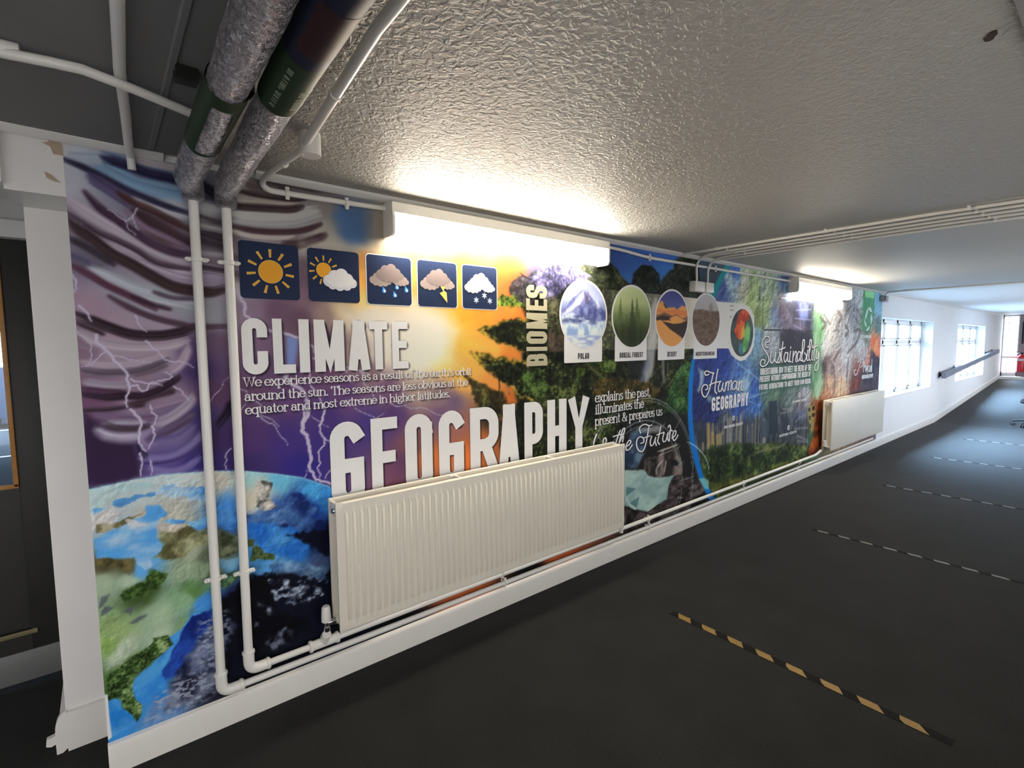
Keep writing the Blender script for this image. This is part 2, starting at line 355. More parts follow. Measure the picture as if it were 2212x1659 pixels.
struct(m.build('wall_far_room', M['wall'], smooth=False), 'walls of the room seen through the glass of the black door', 'wall')
portal('window_daylight', (-3.2, YF-.02, 1.58), (-math.pi/2, 0, 0), 3.6, 0.83)
# windows
def window(name, a, b, c, d, y, n, label, flip=1):
    w = struct(empty(name, ((a+b)/2, y, c), None, None), label, 'window')
    m = MB(); f = 0.055; D = 0.05
    m.box(a, b, y, y+D, c, c+f, .004); m.box(a, b, y, y+D, d-f, d, .004)
    m.box(a, a+f, y, y+D, c, d, .004); m.box(b-f, b, y, y+D, c, d, .004)
    p = (b-a)/n
    for i in range(1, n): m.box(a+i*p-0.04, a+i*p+0.04, y, y+D, c, d, .004)
    zt = c+(d-c)*0.70
    m.box(a, b, y, y+D, zt-0.03, zt+0.03, .004)
    m.build('window_frame', M['pvc'], w)
    for i in range(n):
        s = MB()
        for z0, z1 in ((c+f, zt-0.04), (zt+0.04, d-f)):
            x0, x1 = a+i*p+(f if i == 0 else .05), a+(i+1)*p-(f if i == n-1 else .05)
            g = 0.028; q = y-0.010
            s.box(x0, x1, q, y+.03, z0, z0+g, .003); s.box(x0, x1, q, y+.03, z1-g, z1, .003)
            s.box(x0, x0+g, q, y+.03, z0, z1, .003); s.box(x1-g, x1, q, y+.03, z0, z1, .003)
        so = s.build('sash', M['pvc'], w)
        g = MB(); g.box(a+i*p+.06, a+(i+1)*p-.06, y+.02, y+.024, c+f, zt-.05); g.box(a+i*p+.06, a+(i+1)*p-.06, y+.02, y+.024, zt+.05, d-f)
        g.build('pane', M['glass'], so, smooth=False)
    m = MB(); m.box(a, b, min(y, 0.0 if y > 0 else YR), max(y, 0.0 if y > 0 else YR), c-0.001, c+0.018, .004)
    m.build('window_sill', M['pvc'], w)
    return w
window('window_1', *WIN_L[0], 0.17, 4, 'bright white window next to the right edge of the mural')
window('window_2', *WIN_L[1], 0.17, 4, 'bright white window behind the handrail near the far end')
for i, r in enumerate(WIN_FILL): window('window_%d' % (i+3), *r, YR-0.19, 3, ['first', 'second', 'third', 'fourth', 'fifth', 'sixth'][i]+' white window, unseen and added for fill light, counted from the near end, in the wall facing the mural')

# black door at the left
dz = 0.012
d = struct(empty('door_1', (-0.75, 0.88, 0), None, None), 'black door with a pine beaded glass panel at the left edge', 'door')
DX0, DX1, GX0, GX1 = -1.20, -0.19, -1.05, -0.318
m = MB()
m.box(GX1, DX1, 0.855, 0.90, dz, 1.972, .002); m.box(DX0, GX0, 0.855, 0.90, dz, 1.972, .002)
m.box(GX0, GX1, 0.855, 0.90, 1.88, 1.972); m.box(GX0, GX1, 0.855, 0.90, 0.70, 0.90); m.box(GX0, GX1, 0.855, 0.90, dz, 0.235)
m.box(GX0, GX1, 0.885, 0.895, 0.235, 0.70)
m.build('door_leaf', M['black'], d)
m = MB()
w_ = 0.016
m.box(GX1-w_, GX1, 0.843, 0.862, 0.90, 1.88, .002); m.box(GX0, GX0+w_, 0.843, 0.862, 0.90, 1.88, .002)
m.box(GX0, GX1, 0.843, 0.862, 1.868, 1.884, .002); m.box(GX0, GX1, 0.843, 0.862, 0.894, 0.912, .002)
m.build('glazing_bead', M['wood'], d)
m = MB(); m.box(GX0, GX1, 0.87, 0.876, 0.90, 1.88); m.build('glass_pane', M['glass'], d, smooth=False)
m = MB(); m.box(GX0, GX1+0.02, 0.846, 0.856, 0.225, 0.245, .002); m.build('panel_bead', mat('dull_brass_bead', srgb(120, 112, 80), .5), d)
m = MB(); m.box(DX0+.01, DX1-.005, 0.850, 0.856, 0.012, 0.150, .001); m.build('kick_plate', M['kick'], d)
# what shows through its glass
t = empty('blue_board', (-2.6, YF-.2, 0), 'pale blue board standing in the room beyond the black door', 'board')
m = MB(); m.box(-4.2, -1.46, YF-.22, YF-.18, 0.12, 1.14, .005); m.build('panel', M['bluepanel'], t)
for x in (-4.0, -1.7):
    m = MB(); m.box(x, x+.06, YF-.35, YF-.05, 0, 0.13, .004); m.build('foot', M['darkmetal'], t)
for i, (yy, ww) in enumerate(((10.8, .10), (7.6, .08))):
    m = MB(); m.box(-5.5, 0.2, yy, yy+ww, 0.0, 0.002)
    tag(m.build('floor_line', M['white'], smooth=False), ('farther' if i == 0 else 'nearer')+' white line on the floor seen through the black door', 'floor line', 'white lines beyond the black door')

# far end: white door, extinguisher
d2 = struct(empty('door_2', (XE, -0.1, 0.515), None, None), 'bright white glazed door at the far end of the corridor', 'door')
m = MB(); dy0, dy1 = -.325, 0.0
m.box(XE+.02, XE+.06, dy0, dy0+.025, .52, H, .003); m.box(XE+.02, XE+.06, dy1-.025, dy1, .52, H, .003); m.box(XE+.02, XE+.06, dy0, dy1, H-.05, H, .003); m.box(XE+.02, XE+.06, dy0, dy1, .52, .62, .003)
m.build('door_leaf', M['pvc'], d2)
m = MB(); m.box(XE+.01, XE+.065, -.125, -.11, .52, H, .003); m.build('mullion', M['pvc'], d2)
m = MB(); m.box(XE+.038, XE+.042, dy0+.02, dy1-.02, .61, H-.04); m.build('glass_pane', M['glass'], d2, smooth=False)
m = MB(); m.box(XE+.012, XE+.022, dy0+.02, -.02, 1.00, 1.06, .003); m.build('push_rail', M['gloss'], d2)

EY, EZ = -.415, .64
ex = empty('fire_extinguisher', (XE-0.12, EY, EZ), 'red fire extinguisher on the brown wall at the far right edge', 'fire extinguisher')
m = MB(); m.lathe((XE-0.12, EY, EZ), (0, 0, 1), [(0.05, 0), (0.085, .012), (0.09, .04), (0.09, .36), (0.075, .42), (0.04, .455), (0.03, .47)], 24)
m.build('cylinder', M['red'], ex)
m = MB(); m.lathe((XE-0.12, EY, EZ+.47), (0, 0, 1), [(0.025, 0), (0.025, .04), (0.018, .05)], 16); m.tube([(XE-.12, EY, EZ+.515), (XE-.12, EY+.12, EZ+.55)], .010, 8); m.tube([(XE-.12, EY, EZ+.505), (XE-.12, EY+.10, EZ+.49)], .009, 8)
m.build('valve_lever', M['darkmetal'], ex)
m = MB(); m.tube([(XE-.12, EY, EZ+.50), (XE-.12, EY-.06, EZ+.52), (XE-.16, EY-.11, EZ+.43), (XE-.19, EY-.10, EZ+.23), (XE-.19, EY-.09, EZ+.12)], .013, 10); m.build('hose', M['rubber'], ex)
m = MB(); m.lathe((XE-0.12, EY, EZ+.30), (0, 0, 1), [(0.0905, 0), (0.0908, .001), (0.0908, .06), (0.0905, .061)], 24); m.build('label_band', mat('pale_label', (.6, .55, .55), .5), ex)
m = MB(); m.box(XE-0.012, XE, -0.42, -0.38, 1.40, 2.0, .002)
tag(m.build('wall_strip', M['darkmetal']), 'dark upright strip on the brown wall above the extinguisher', 'wall strip')

# handrail along the ramp
hr = empty('handrail', (11.9, 0, 0.86), 'chunky grey handrail on the white wall along the ramp', 'handrail')
m = MB()
def rz(x): return 0.86+(x-11.95)*(1.215-0.86)/(17.75-11.95)
xs = [11.95, 17.9]
pf = [(-0.060, -0.045), (-0.054, -.052), (-0.116, -0.052), (-0.122, -.045), (-0.122, 0.045), (-0.116, .052), (-0.06, .052)]
pf = [(-0.060, -.046), (-0.066, -.052), (-0.116, -.052), (-0.122, -.046), (-0.122, .046), (-0.116, .052), (-0.066, .052), (-0.060, .046)]
n = len(pf)
m.add([(x, y, rz(x)+z) for x in xs for y, z in pf], [tuple(range(n)), tuple(range(2*n-1, n-1, -1))]+[(i, n+i, n+(i+1) % n, (i+1) % n) for i in range(n)])
m.build('rail', M['rail'], hr)
for x in (12.1, 13.3, 16.8, 17.7):
    m = MB(); m.box(x-.025, x+.025, -.066, 0.0, rz(x)-.03, rz(x)+.03, .004); m.box(x-.04, x+.04, -.008, 0, rz(x)-.06, rz(x)+.06, .003)
    m.build('bracket', M['darkmetal'], hr)

# swivel chair at the right edge
ch = empty('swivel_chair', (12.16, -1.31, 0), 'dark swivel chair by the ramp, mostly outside the right edge', 'chair')
cz = 0.02
for k in range(5):
    a = math.radians(149+72*k); dx, dy = math.cos(a), math.sin(a)
    m = MB(); m.tube([(12.16, -1.31, .13+cz), (12.16+.15*dx, -1.31+.15*dy, .115+cz), (12.16+.31*dx, -1.31+.31*dy, .085+cz)], [.028, .024, .018], 10)
    lg = m.build('leg', M['rubber'], ch)
    m = MB(); px, py = 12.16+.31*dx, -1.31+.31*dy
    for s_ in (-.016, .016): m.lathe((px-dy*s_-dy*.01, py+dx*s_+dx*.01, .035+cz), (-dy, dx, 0), [(.02, -.008), (.03, -.006), (.03, .006), (.02, .008)], 14)
    m.tube([(px, py, .09+cz), (px, py, .035+cz)], .010, 8)
    m.build('castor', M['darkmetal'], lg)
m = MB(); m.tube([(12.16, -1.31, .12), (12.16, -1.31, .43)], .03, 14); m.build('gas_column', M['darkmetal'], ch)
m = MB(); m.box(11.95, 12.41, -1.55, -1.10, .43, .50, .03, seg=3); m.build('seat', M['rubber'], ch)
m = MB(); m.box(11.97, 12.39, -1.63, -1.57, .62, 1.05, .025, seg=3); m.build('backrest', M['rubber'], ch)
m = MB(); m.tube([(12.16, -1.4, .44), (12.16, -1.60, .46), (12.16, -1.60, .70)], .02, 10); m.build('back_support', M['darkmetal'], ch)

# ================================================================== pipes and heating
def clip(x, z, parent, y=-0.035, vertical=True, r=0.017, s=1):
    """two-piece munsen style pipe clip"""
    m = MB()
    if vertical:
        m.lathe((x, y, z-.008), (0, 0, 1), [(r, 0), (r+.004, .001), (r+.004, .015), (r, .016)], 18)
        for sx in (-1, 1):
            m.box(x+sx*(r+.002)-.010*(sx < 0)*1.6, x+sx*(r+.002)+.010*(sx > 0)*1.6, y-.006, y+.006, z-.008, z+.008, .003)
            m.lathe((x+sx*(r+.016), y-.012, z), (0, 1, 0), [(.0045, 0), (.006, .002), (.006, .02), (.0045, .022)], 10)
    else:
        m.lathe((x-.008, y, z), (1, 0, 0), [(r, 0), (r+.004, .001), (r+.004, .015), (r, .016)], 18)
        for sz in (-1, 1):
            m.box(x-.008, x+.008, y-.006, y+.006, min(z+sz*r, z+sz*(r+.014)), max(z+sz*r, z+sz*(r+.014)), .003)
    m.tube([(x, y+r*.5, z), (x, -.0016, z)], .006, 8)
    return m.build('pipe_clip', M['gloss'], parent)
PR = 0.0165
p1 = empty('heating_pipe', (0.287, -0.035, 0.158), 'white heating pipe nearest the pilaster, dropping then running lowest along the skirting', 'pipe', 'heating pipes on the mural wall')
m = MB(); m.tube([(0.285, -.035, 2.030), (0.287, -.035, .20)], PR, 18); m.build('riser', M['gloss'], p1)
m = MB(); m.tube([(0.287, -.035, .235), (0.287, -.035, .205)]+arc((0.287, -.035, .195), (0.287, -.035, .158), (0.325, -.035, .158), 8)+[(0.345, -.035, .158), (.365, -.035, .158)], .0205, 18)
m.lathe((0.287, -.035, .228), (0, 0, 1), [(.0205, 0), (.0235, .002), (.0235, .010), (.0205, .012)], 18); m.lathe((0.35, -.035, .158), (1, 0, 0), [(.0205, 0), (.0235, .002), (.0235, .010), (.0205, .012)], 18)
m.build('elbow', M['gloss'], p1)
m = MB(); m.tube([(0.35, -.035, .158), (2.66, -.035, .150), (4.0, -.035, .155), (6.2, -.035, .160), (8.2, -.035, .160)], .0135, 14); m.build('floor_run', M['gloss'], p1)
for x in (1.70, 3.06, 4.51, 5.7): clip(x, .155, p1, vertical=False, r=.0135)
clip(.286, 1.822, p1); clip(.287, .618, p1)
p2 = empty('heating_pipe', (0.388, -0.035, 0.205), 'white heating pipe second from the pilaster, dropping then running just below the radiator', 'pipe', 'heating pipes on the mural wall')
m = MB(); m.tube([(0.390, -.035, 2.020), (0.386, -.035, .245)], PR, 18); m.build('riser', M['gloss'], p2)
m = MB(); m.tube([(0.386, -.035, .282), (0.386, -.035, .252)]+arc((0.386, -.035, .242), (0.386, -.035, .205), (0.424, -.035, .205), 8)+[(0.444, -.035, .205), (.464, -.035, .205)], .0205, 18)
m.lathe((0.386, -.035, .275), (0, 0, 1), [(.0205, 0), (.0235, .002), (.0235, .010), (.0205, .012)], 18); m.lathe((0.45, -.035, .205), (1, 0, 0), [(.0205, 0), (.0235, .002), (.0235, .010), (.0205, .012)], 18)
m.build('elbow', M['gloss'], p2)
m = MB(); m.tube([(0.45, -.035, .205), (6.10, -.035, .225)]+arc((6.15, -.035, .225), (6.22, -.035, .225), (6.265, -.05, .258), 5)+[(6.278, -.062, .272)], .0135, 14); m.build('floor_run', M['gloss'], p2)
for x in (1.68, 3.05, 4.50, 5.75): clip(x, .212, p2, vertical=False, r=.0135)
clip(.389, 1.820, p2); clip(.386, .614, p2)
m = MB()   # tee under the valve
m.tube([(.625, -.035, .205), (.745, -.035, .206)], .0205, 16); m.tube([(.685, -.035, .206), (.685, -.05, .235), (.685, -.072, .258)], [.0205, .0205, .0185], 16)
m.lathe((.62, -.035, .205), (1, 0, 0), [(.021, 0), (.0245, .002), (.0245, .012), (.021, .014)], 16); m.lathe((.735, -.035, .206), (1, 0, 0), [(.021, 0), (.0245, .002), (.0245, .012), (.021, .014)], 16)
m.build('tee', M['gloss'], p2)

# --- radiators
def radiator(x0, x1, z0, z1, yf, yb, flutes, label, name='radiator'):
    r = empty(name, ((x0+x1)/2, (yf+yb)/2, z0), label, 'radiator', 'radiators on the mural wall')
    def panel(y, sgn, fl):
        m = MB()
        N = int(round((x1-x0-.05)/0.0333)) if fl else 1
        if fl:
            xs = []; hs = []
            L = (x1-x0-.05)/N
            xs.append(x0+.0); hs.append(0)
            for i in range(N):
                for t, h in ((0.0, 0), (.22, 0), (.36, 1), (.64, 1), (.78, 0)):
                    xs.append(x0+.025+L*(i+t)); hs.append(h)
            xs += [x1-.025, x1]; hs += [0, 0]
            zs = [z0, z0+.006, z0+.045, z0+.060, z1-.060, z1-.045, z1-.006, z1]
            kz = [0, 0, 0, 1, 1, 0, 0, 0]; dep = .0085
            vs = []
            for z, k in zip(zs, kz):
                for x, h in zip(xs, hs):
                    e = .006 if z in (z0, z1) else 0.0
                    e2 = .006 if x in (x0, x1) else 0.0
                    vs.append((x, y+sgn*(-dep*h*k)+sgn*max(e, e2), z))
            n = len(xs)
            fs = [(j*n+i, j*n+i+1, (j+1)*n+i+1, (j+1)*n+i) for j in range(len(zs)-1) for i in range(n-1)]
            m.add(vs, fs)
            m.box(x0+.001, x1-.001, min(y+sgn*.006, y+sgn*.018), max(y+sgn*.006, y+sgn*.018), z0+.001, z1-.001, .002)
        else:
            m.box(x0, x1, min(y, y+sgn*.018), max(y, y+sgn*.018), z0, z1, .006, seg=3)
        return m
    front = panel(yf, 1, flutes).build('front_panel', M['radiator'], r, fix=False)
    MB_b = MB(); MB_b.box(x0, x1, yb-.018, yb, z0, z1, .005); MB_b.build('back_panel', M['radiator'], r)
    fn = MB()
    n = int((x1-x0)/.06)
    for i in range(n):
        x = x0+.05+(x1-x0-.1)*i/(n-1); fn.box(x-.001, x+.001, yf+.03, yb-.025, z0+.04, z1-.05)
    fn.box(x0+.04, x1-.04, yf+.02, yf+.023, z0+.04, z1-.05)
    fn.build('convector_fins', M['radiator'], r, smooth=False)
    for x, sx in ((x0+.018, -1), (x1-.018, 1)):
        for z in (z0+.035, z1-.035):
            hd = MB(); hd.tube([(x, yf+.02, z), (x, yb-.012, z)], .016, 14)
            if z > z0+.1: hd.box(min(x, x+sx*.016), max(x, x+sx*.016), yf+.018, yb-.016, z1-.065, z1-.008, .005)
            hd.build('header', M['radiator'], r)
    for k in (.33, .67):
        x = x0+(x1-x0)*k; s = MB(); s.box(x-.004, x+.004, yf+.01, yb-.008, z1-.012, z1-.001, .001); s.box(x-.02, x+.02, yb-.03, yb-.012, z1-.02, z1-.004, .002)
        s.build('spacer', M['gloss'], r)
    for k in (.12, .88):
        x = x0+(x1-x0)*k; b = MB(); b.box(x-.015, x+.015, yb, -.0016, z0+.08, z1-.08, .002)
        b.build('wall_bracket', M['gloss'], r)
    pl = MB(); pl.lathe((x0-.003, (yf+yb)/2-.025, z1-.036), (1, 0, 0), [(.004, -.006), (.011, -.005), (.012, 0), (.012, .01)], 12)
    pl.build('blanking_plug', M['chrome'], r)
    return r
r1 = radiator(0.718, 2.625, 0.283, 0.848, -0.152, -0.048, True, 'long cream ribbed radiator below the GEOGRAPHY heading')
m = MB(); m.lathe((.684, -.08, .276), (0, 0, 1), [(.012, 0), (.015, .004), (.015, .02), (.010, .024), (.010, .044)], 16); m.tube([(.69, -.08, .310), (.735, -.088, .316)], .010, 12); m.lathe((.705, -.083, .312), (1, -.1, .1), [(.011, 0), (.016, .002), (.016, .014), (.011, .016)], 6); v = m.build('valve', M['chrome'], r1)
m = MB(); m.lathe((.683, -.08, .318), (0, 0, 1), [(.016, 0), (.0205, .004), (.0205, .02), (.018, .062), (.014, .070), (.006, .072)], 20); m.build('valve_cap', M['gloss'], v)
m = MB(); m.tube([(2.648, -.10, .315), (2.655, -.10, .28), (2.655, -.10, .24), (2.655, -.10, .225)], .013, 12); m.tube([(2.60, -.1, .315), (2.655, -.1, .315)], .012, 12); m.lathe((2.655, -.1, .30), (0, 0, 1), [(.013, 0), (.02, .003), (.019, .05), (.012, .055)], 14)
m.build('tail_pipe', M['gloss'], r1)
r2 = radiator(6.32, 8.22, 0.27, 0.84, -0.145, -0.045, False, 'flat fronted white radiator further along, under the far end of the mural')
m = MB(); m.lathe((6.295, -.09, .29), (0, 0, 1), [(.014, 0), (.016, .004), (.012, .03)], 12); m.tube([(6.295, -.09, .305), (6.335, -.09, .305)], .011, 10); v = m.build('valve', M['chrome'], r2)
m = MB(); m.lathe((6.295, -.09, .315), (0, 0, 1), [(.017, 0), (.022, .004), (.021, .03), (.018, .066), (.008, .070)], 16); m.build('valve_cap', M['gloss'], v)

# --- foil wrapped pipes under the ceiling
ZI, RI = 2.085, .043
pa1 = lambda y: (.262+.020*max(y, -1.35)/1.4, ZI)
pa2 = lambda y: (.386+.052*max(y, -1.35)/1.4, ZI)
def hsh(i, j): return (math.sin(i*127.1+j*311.7)*43758.5453) % 1.0
def insulated(path, xe, ze, label):
    o = empty('insulated_pipe', (xe, -.036, ze), label, 'insulated pipe', 'foil wrapped pipes under the ceiling')
    Q = []; y = -2.6
    while y < -.14: Q.append(Vector((*[path(y)[0]], y, ZI))); y += .014
    Q += [Vector(p) for p in arc((path(-.13)[0], -.13, ZI), (xe, -.036, ZI+.004), (xe, -.037, ze+.012), 10)]+[Vector((xe, -.037, ze+.004)), Vector((xe, -.037, ze))]
    n = 56; vs = []; fs = []; up = Vector((0, 0, 1))
    for i, p in enumerate(Q):
        t = (Q[min(i+1, len(Q)-1)]-Q[max(i-1, 0)]).normalized(); a = t.cross(up).normalized(); b = a.cross(t).normalized(); up = b
        e = .72 if i == len(Q)-1 else .90 if i == len(Q)-2 else 1.0
        k_ = min(1, (len(Q)-1-i)*.06) if i > len(Q)-14 else 1
        for k in range(n):
            w = 2*math.pi*k/n
            d = .0016*(hsh(i//2, k//2)-.5)+.0012*(hsh(i//4+9, k//3+5)-.5)+.0012*math.sin(i*.21+2*math.sin(w*2))
            vs.append(p+(a*math.cos(w)+b*math.sin(w))*(RI*min(1, .80+.2*k_)*e+d))
    for i in range(len(Q)-1):
        for k in range(n):
            k2 = (k+1) % n; fs.append((i*n+k, i*n+k2, (i+1)*n+k2, (i+1)*n+k))
    fs.append(tuple(range(n))[::-1]); fs.append(tuple(range((len(Q)-1)*n, len(Q)*n)))
    m = MB(); m.add(vs, fs); m.build('foil_sleeve', M['foil'], o)
    return o
i1 = insulated(pa1, .2855, 2.032, 'foil wrapped pipe on the left of the pair, with a dark green strapped label')
i2 = insulated(pa2, .390, 2.022, 'foil wrapped pipe on the right of the pair, with a green HEATING RETURN label')
def sleeve(path, r, y0, y1, a0=0, a1=360, n=40):
    """part of a tube surface around a pipe that runs along y; path(y) gives x, z"""
    vs = []; fs = []; ny = 8
    for j in range(ny+1):
        y = y0+(y1-y0)*j/ny; x, z = path(y)
        for k in range(n+1):
            t = math.radians(a0+(a1-a0)*k/n); vs.append((x+r*math.cos(t), y, z+r*math.sin(t)))
    for j in range(ny):
        for k in range(n): fs.append((j*(n+1)+k, j*(n+1)+k+1, (j+1)*(n+1)+k+1, (j+1)*(n+1)+k))
    m = MB(); m.add(vs, fs); return m
RL = RI+.0032
for y0, y1, a0, a1 in ((-.54, -.52, 0, 360), (-.92, -.86, 0, 360), (-.90, -.53, 165, 235), (-.90, -.53, -62, 20)):
    sleeve(pa1, RL, y0, y1, a0, a1).build('green_strap', M['greenlabel'], i1, fix=False)
sleeve(pa2, RL, -1.16, -.92).build('green_label', M['greenlabel'], i2, fix=False)
sleeve(pa2, RL, -1.50, -1.16).build('blue_band', M['blueband'], i2, fix=False)
sleeve(pa2, RL+.0004, -1.36, -1.20, -140, -20).build('red_band', M['redband'], i2, fix=False)
PIPE_WORDS = [('HEATING', -1.055, -.95, -42), ('RETURN', -1.06, -.96, -68), ('HEATING WATER', -1.13, -.95, -122)]
m = MB(); m.box(.300, .322, -2.6, -.80, 2.135, H-.004, .002); m.box(.314, .334, -.75, -.02, 2.135, H-.004, .002)
tag(m.build('cable_trunking', M['white']), 'white square cable trunking between the two foil wrapped pipes', 'trunking')
m = MB(); m.box(.306, .330, -.798, -.752, 2.130, H-.004, .002)
tag(m.build('pipe_hanger', M['darkmetal']), 'dark hanger block breaking the trunking between the foil pipes', 'hanger')
m = MB(); m.extrude([(-.735, 2.178), (-.735, 2.150), (-.731, 2.146), (-.697, 2.146), (-.693, 2.150), (-.693, 2.178), (-.699, 2.178), (-.699, 2.153), (-.729, 2.153), (-.729, 2.178)], 'x', .172, .218)
tag(m.build('support_channel', M['darkmetal']), 'black channel bracket on the grey ceiling holding the left foil pipe', 'bracket')

# conduit to the first lamp, with its round junction box
jb = empty('junction_box', (.555, -.50, H), 'round white junction box on the ceiling beside the right foil pipe', 'junction box')
m = MB(); m.lathe((.555, -.50, H-.066), (0, 0, 1), [(.030, 0), (.033, .003), (.033, .066)], 28); m.build('box_body', M['gloss'], jb)
m = MB(); m.lathe((.555, -.50, H-.070), (0, 0, 1), [(.033, 0), (.0335, .002), (.0335, .006), (.031, .007)], 28)
for k in (-1, 1): m.lathe((.555+.024*k, -.50, H-.072), (0, 0, 1), [(.003, 0), (.003, .003)], 8)
m.build('lid', M['gloss'], jb)
cz_ = H-.038
def saddle(m, c, axis, r=.0105):
    a = Vector(axis); m.lathe(Vector(c)-a*.006, axis, [(r, 0), (r+.003, .001), (r+.003, .011), (r, .012)], 14)
co = empty('cable_conduit', (.49, -.62, cz_), 'thick white conduit along the ceiling into the round junction box', 'conduit')
m = MB(); m.tube([(.435, -2.6, cz_), (.470, -1.2, cz_), (.535, -.525, cz_)], .0135, 14); m.build('tube', M['gloss'], co)
for q in ((.50, -.88, cz_), (.46, -1.5, cz_)):
    m = MB(); saddle(m, q, (.04, 1, 0), .0135); m.build('saddle', M['gloss'], co)
cw = empty('cable_conduit', (.52, -.03, 2.125), 'white conduit bending from the ceiling box to the left end of the long lamp', 'conduit')
ya = -.018
m = MB(); m.tube([(.548, -.475, cz_), (.522, -.20, cz_)]+arc((.518, -.12, cz_), (.515, ya, cz_+.005), (.530, ya, 2.125), 6)+arc((.530, ya, 2.135), (.535, ya, 2.118), (.575, ya, 2.119), 5)+[(.86, ya, 2.124), (1.04, ya, 2.128)], .0115, 14)
m.build('tube', M['gloss'], cw)
m = MB(); saddle(m, (.535, -.28, cz_), (-.1, 1, 0), .0115); m.build('saddle', M['gloss'], cw)
for x in (.615, .86): clip(x, 2.1205, cw, y=ya, vertical=False, r=.0115)

# --- fluorescent lamps
def lamp(x0, x1, label):
    o = empty('fluorescent_lamp', ((x0+x1)/2, -.05, 2.0), label, 'lamp', 'fluorescent lamps on the mural wall')
    m = MB(); m.extrude([(0, 2.150), (-.085, 2.150), (-.098, 2.143), (-.098, 2.098), (0, 2.098)], 'x', x0, x1); m.build('housing', M['lampbody'], o)
    m = MB(); m.extrude([(-.004, 2.099), (-.096, 2.099), (-.099, 2.08), (-.098, 2.02), (-.090, 2.004), (-.07, 2.0), (-.02, 2.0), (-.004, 2.02)], 'x', x0+.012, x1-.012); m.build('diffuser', M['diffuser'], o)
    for x in (x0, x1-.012):
        m = MB(); m.extrude([(0, 2.099), (-.098, 2.099), (-.101, 2.08), (-.100, 2.018), (-.091, 2.001), (-.07, 1.997), (0, 1.997)], 'x', x, x+.012); m.build('end_cap', M['lampbody'], o)
    return o
lamp(1.035, 2.520, 'long lit fluorescent lamp above the weather icons')
lamp(5.40, 6.93, 'lit fluorescent lamp further along, above the far radiator')
cw = empty('cable_conduit', (2.52, -.02, 2.12), 'white conduit along the mural joining the two lamps', 'conduit')
m = MB(); m.tube([(2.51, ya, 2.128), (2.66, ya, 2.130), (2.80, ya, 2.124), (2.95, ya, 2.113), (3.1, ya, 2.108), (5.41, ya, 2.112)], .011, 12); m.build('tube', M['gloss'], cw)
for x in (3.05, 3.95, 4.85): clip(x, 2.110, cw, y=ya, vertical=False, r=.011)

# --- conduits crossing the ceiling, surface boxes
labs = ['first of the five white conduits crossing the ceiling, counted from the camera', 'second of the five ceiling conduits, counted from the camera', 'middle one of the five white conduits crossing the ceiling', 'fourth of the five ceiling conduits, bending down to a wall box', 'farthest of the five white conduits crossing the ceiling']
zc = H-.010
for i, x in enumerate((3.46, 3.575, 3.69, 3.80, 3.92)):
    c = empty('ceiling_conduit', (x, -.1, zc), labs[i], 'conduit', 'conduits crossing the ceiling')
    pts = [(x+.02, -2.61, zc), (x+.10, -2.35, zc), (x+.03, -1.9, zc), (x, -1.5, zc)]
    if i == 1: pts += [(x+.02, -.30, zc)]+arc((x+.03, -.20, zc), (x+.05, -.03, zc), (3.645, -.030, 2.07), 7)+[(3.650, -.030, 1.98)]
    elif i == 3: pts += [(x+.01, -.30, zc)]+arc((x+.012, -.20, zc), (x+.015, -.03, zc), (3.812, -.030, 2.07), 7)+[(3.812, -.030, 1.98)]
    else: pts += [(x, -.036, zc)]
    m = MB(); m.tube(pts, .0088, 12); m.build('tube', M['gloss'], c)
    for y in (-.30, -1.0, -1.65):
        m = MB(); saddle(m, (x, y-.01*i, zc), (0, 1, 0), .0088); m.box(x-.026, x+.026, y-.01*i-.006, y-.01*i+.006, H-.004, H, .001); m.build('saddle', M['gloss'], c)
for k, (a, b, lab) in enumerate(((3.590, 3.735, 'left one of two small white surface boxes over the biome pictures'), (3.752, 3.872, 'right one of two small white surface boxes over the biome pictures'))):
    o = empty('surface_box', ((a+b)/2, -.02, 1.905), lab, 'electrical box', 'surface boxes on the mural')
    m = MB(); m.box(a, b, -.046, 0, 1.903, 1.985, .006); m.build('back_box', M['gloss'], o)
    m = MB(); m.box(a+.002, b-.002, -.055, -.046, 1.905, 1.983, .004)
    for z in (1.944,): m.lathe((a+.012, -.056, z), (0, 1, 0), [(.004, 0), (.004, .002)], 8); m.lathe((b-.012, -.056, z), (0, 1, 0), [(.004, 0), (.004, .002)], 8)
    m.build('face_plate', M['gloss'], o)
# thin conduit and sensor at the end of the mural
o = empty('door_sensor', (8.40, -.03, 2.05), 'small grey sensor box at the top right corner of the mural', 'sensor')
m = MB(); m.box(8.33, 8.52, -.06, -.002, 2.045, 2.130, .008); m.build('case', mat('grey_plastic', (.34, .33, .34), .5), o)
m = MB(); m.box(8.335, 8.40, -.064, -.060, 2.055, 2.12, .003); m.build('lens', M['darkmetal'], o)
c = empty('ceiling_conduit', (8.45, -.1, zc), 'single thin conduit crossing the far ceiling from the sensor box', 'conduit')
m = MB(); m.tube([(8.40, -2.61, zc), (8.40, -.30, zc), (8.45, -.12, zc)]+arc((8.46, -.09, zc), (8.475, -.03, zc), (8.475, -.03, 2.12), 5), .010, 10); m.build('tube', M['gloss'], c)
for y in (-.35, -1.2):
    m = MB(); saddle(m, (8.40, y, zc), (0, 1, 0), .010); m.build('saddle', M['gloss'], c)
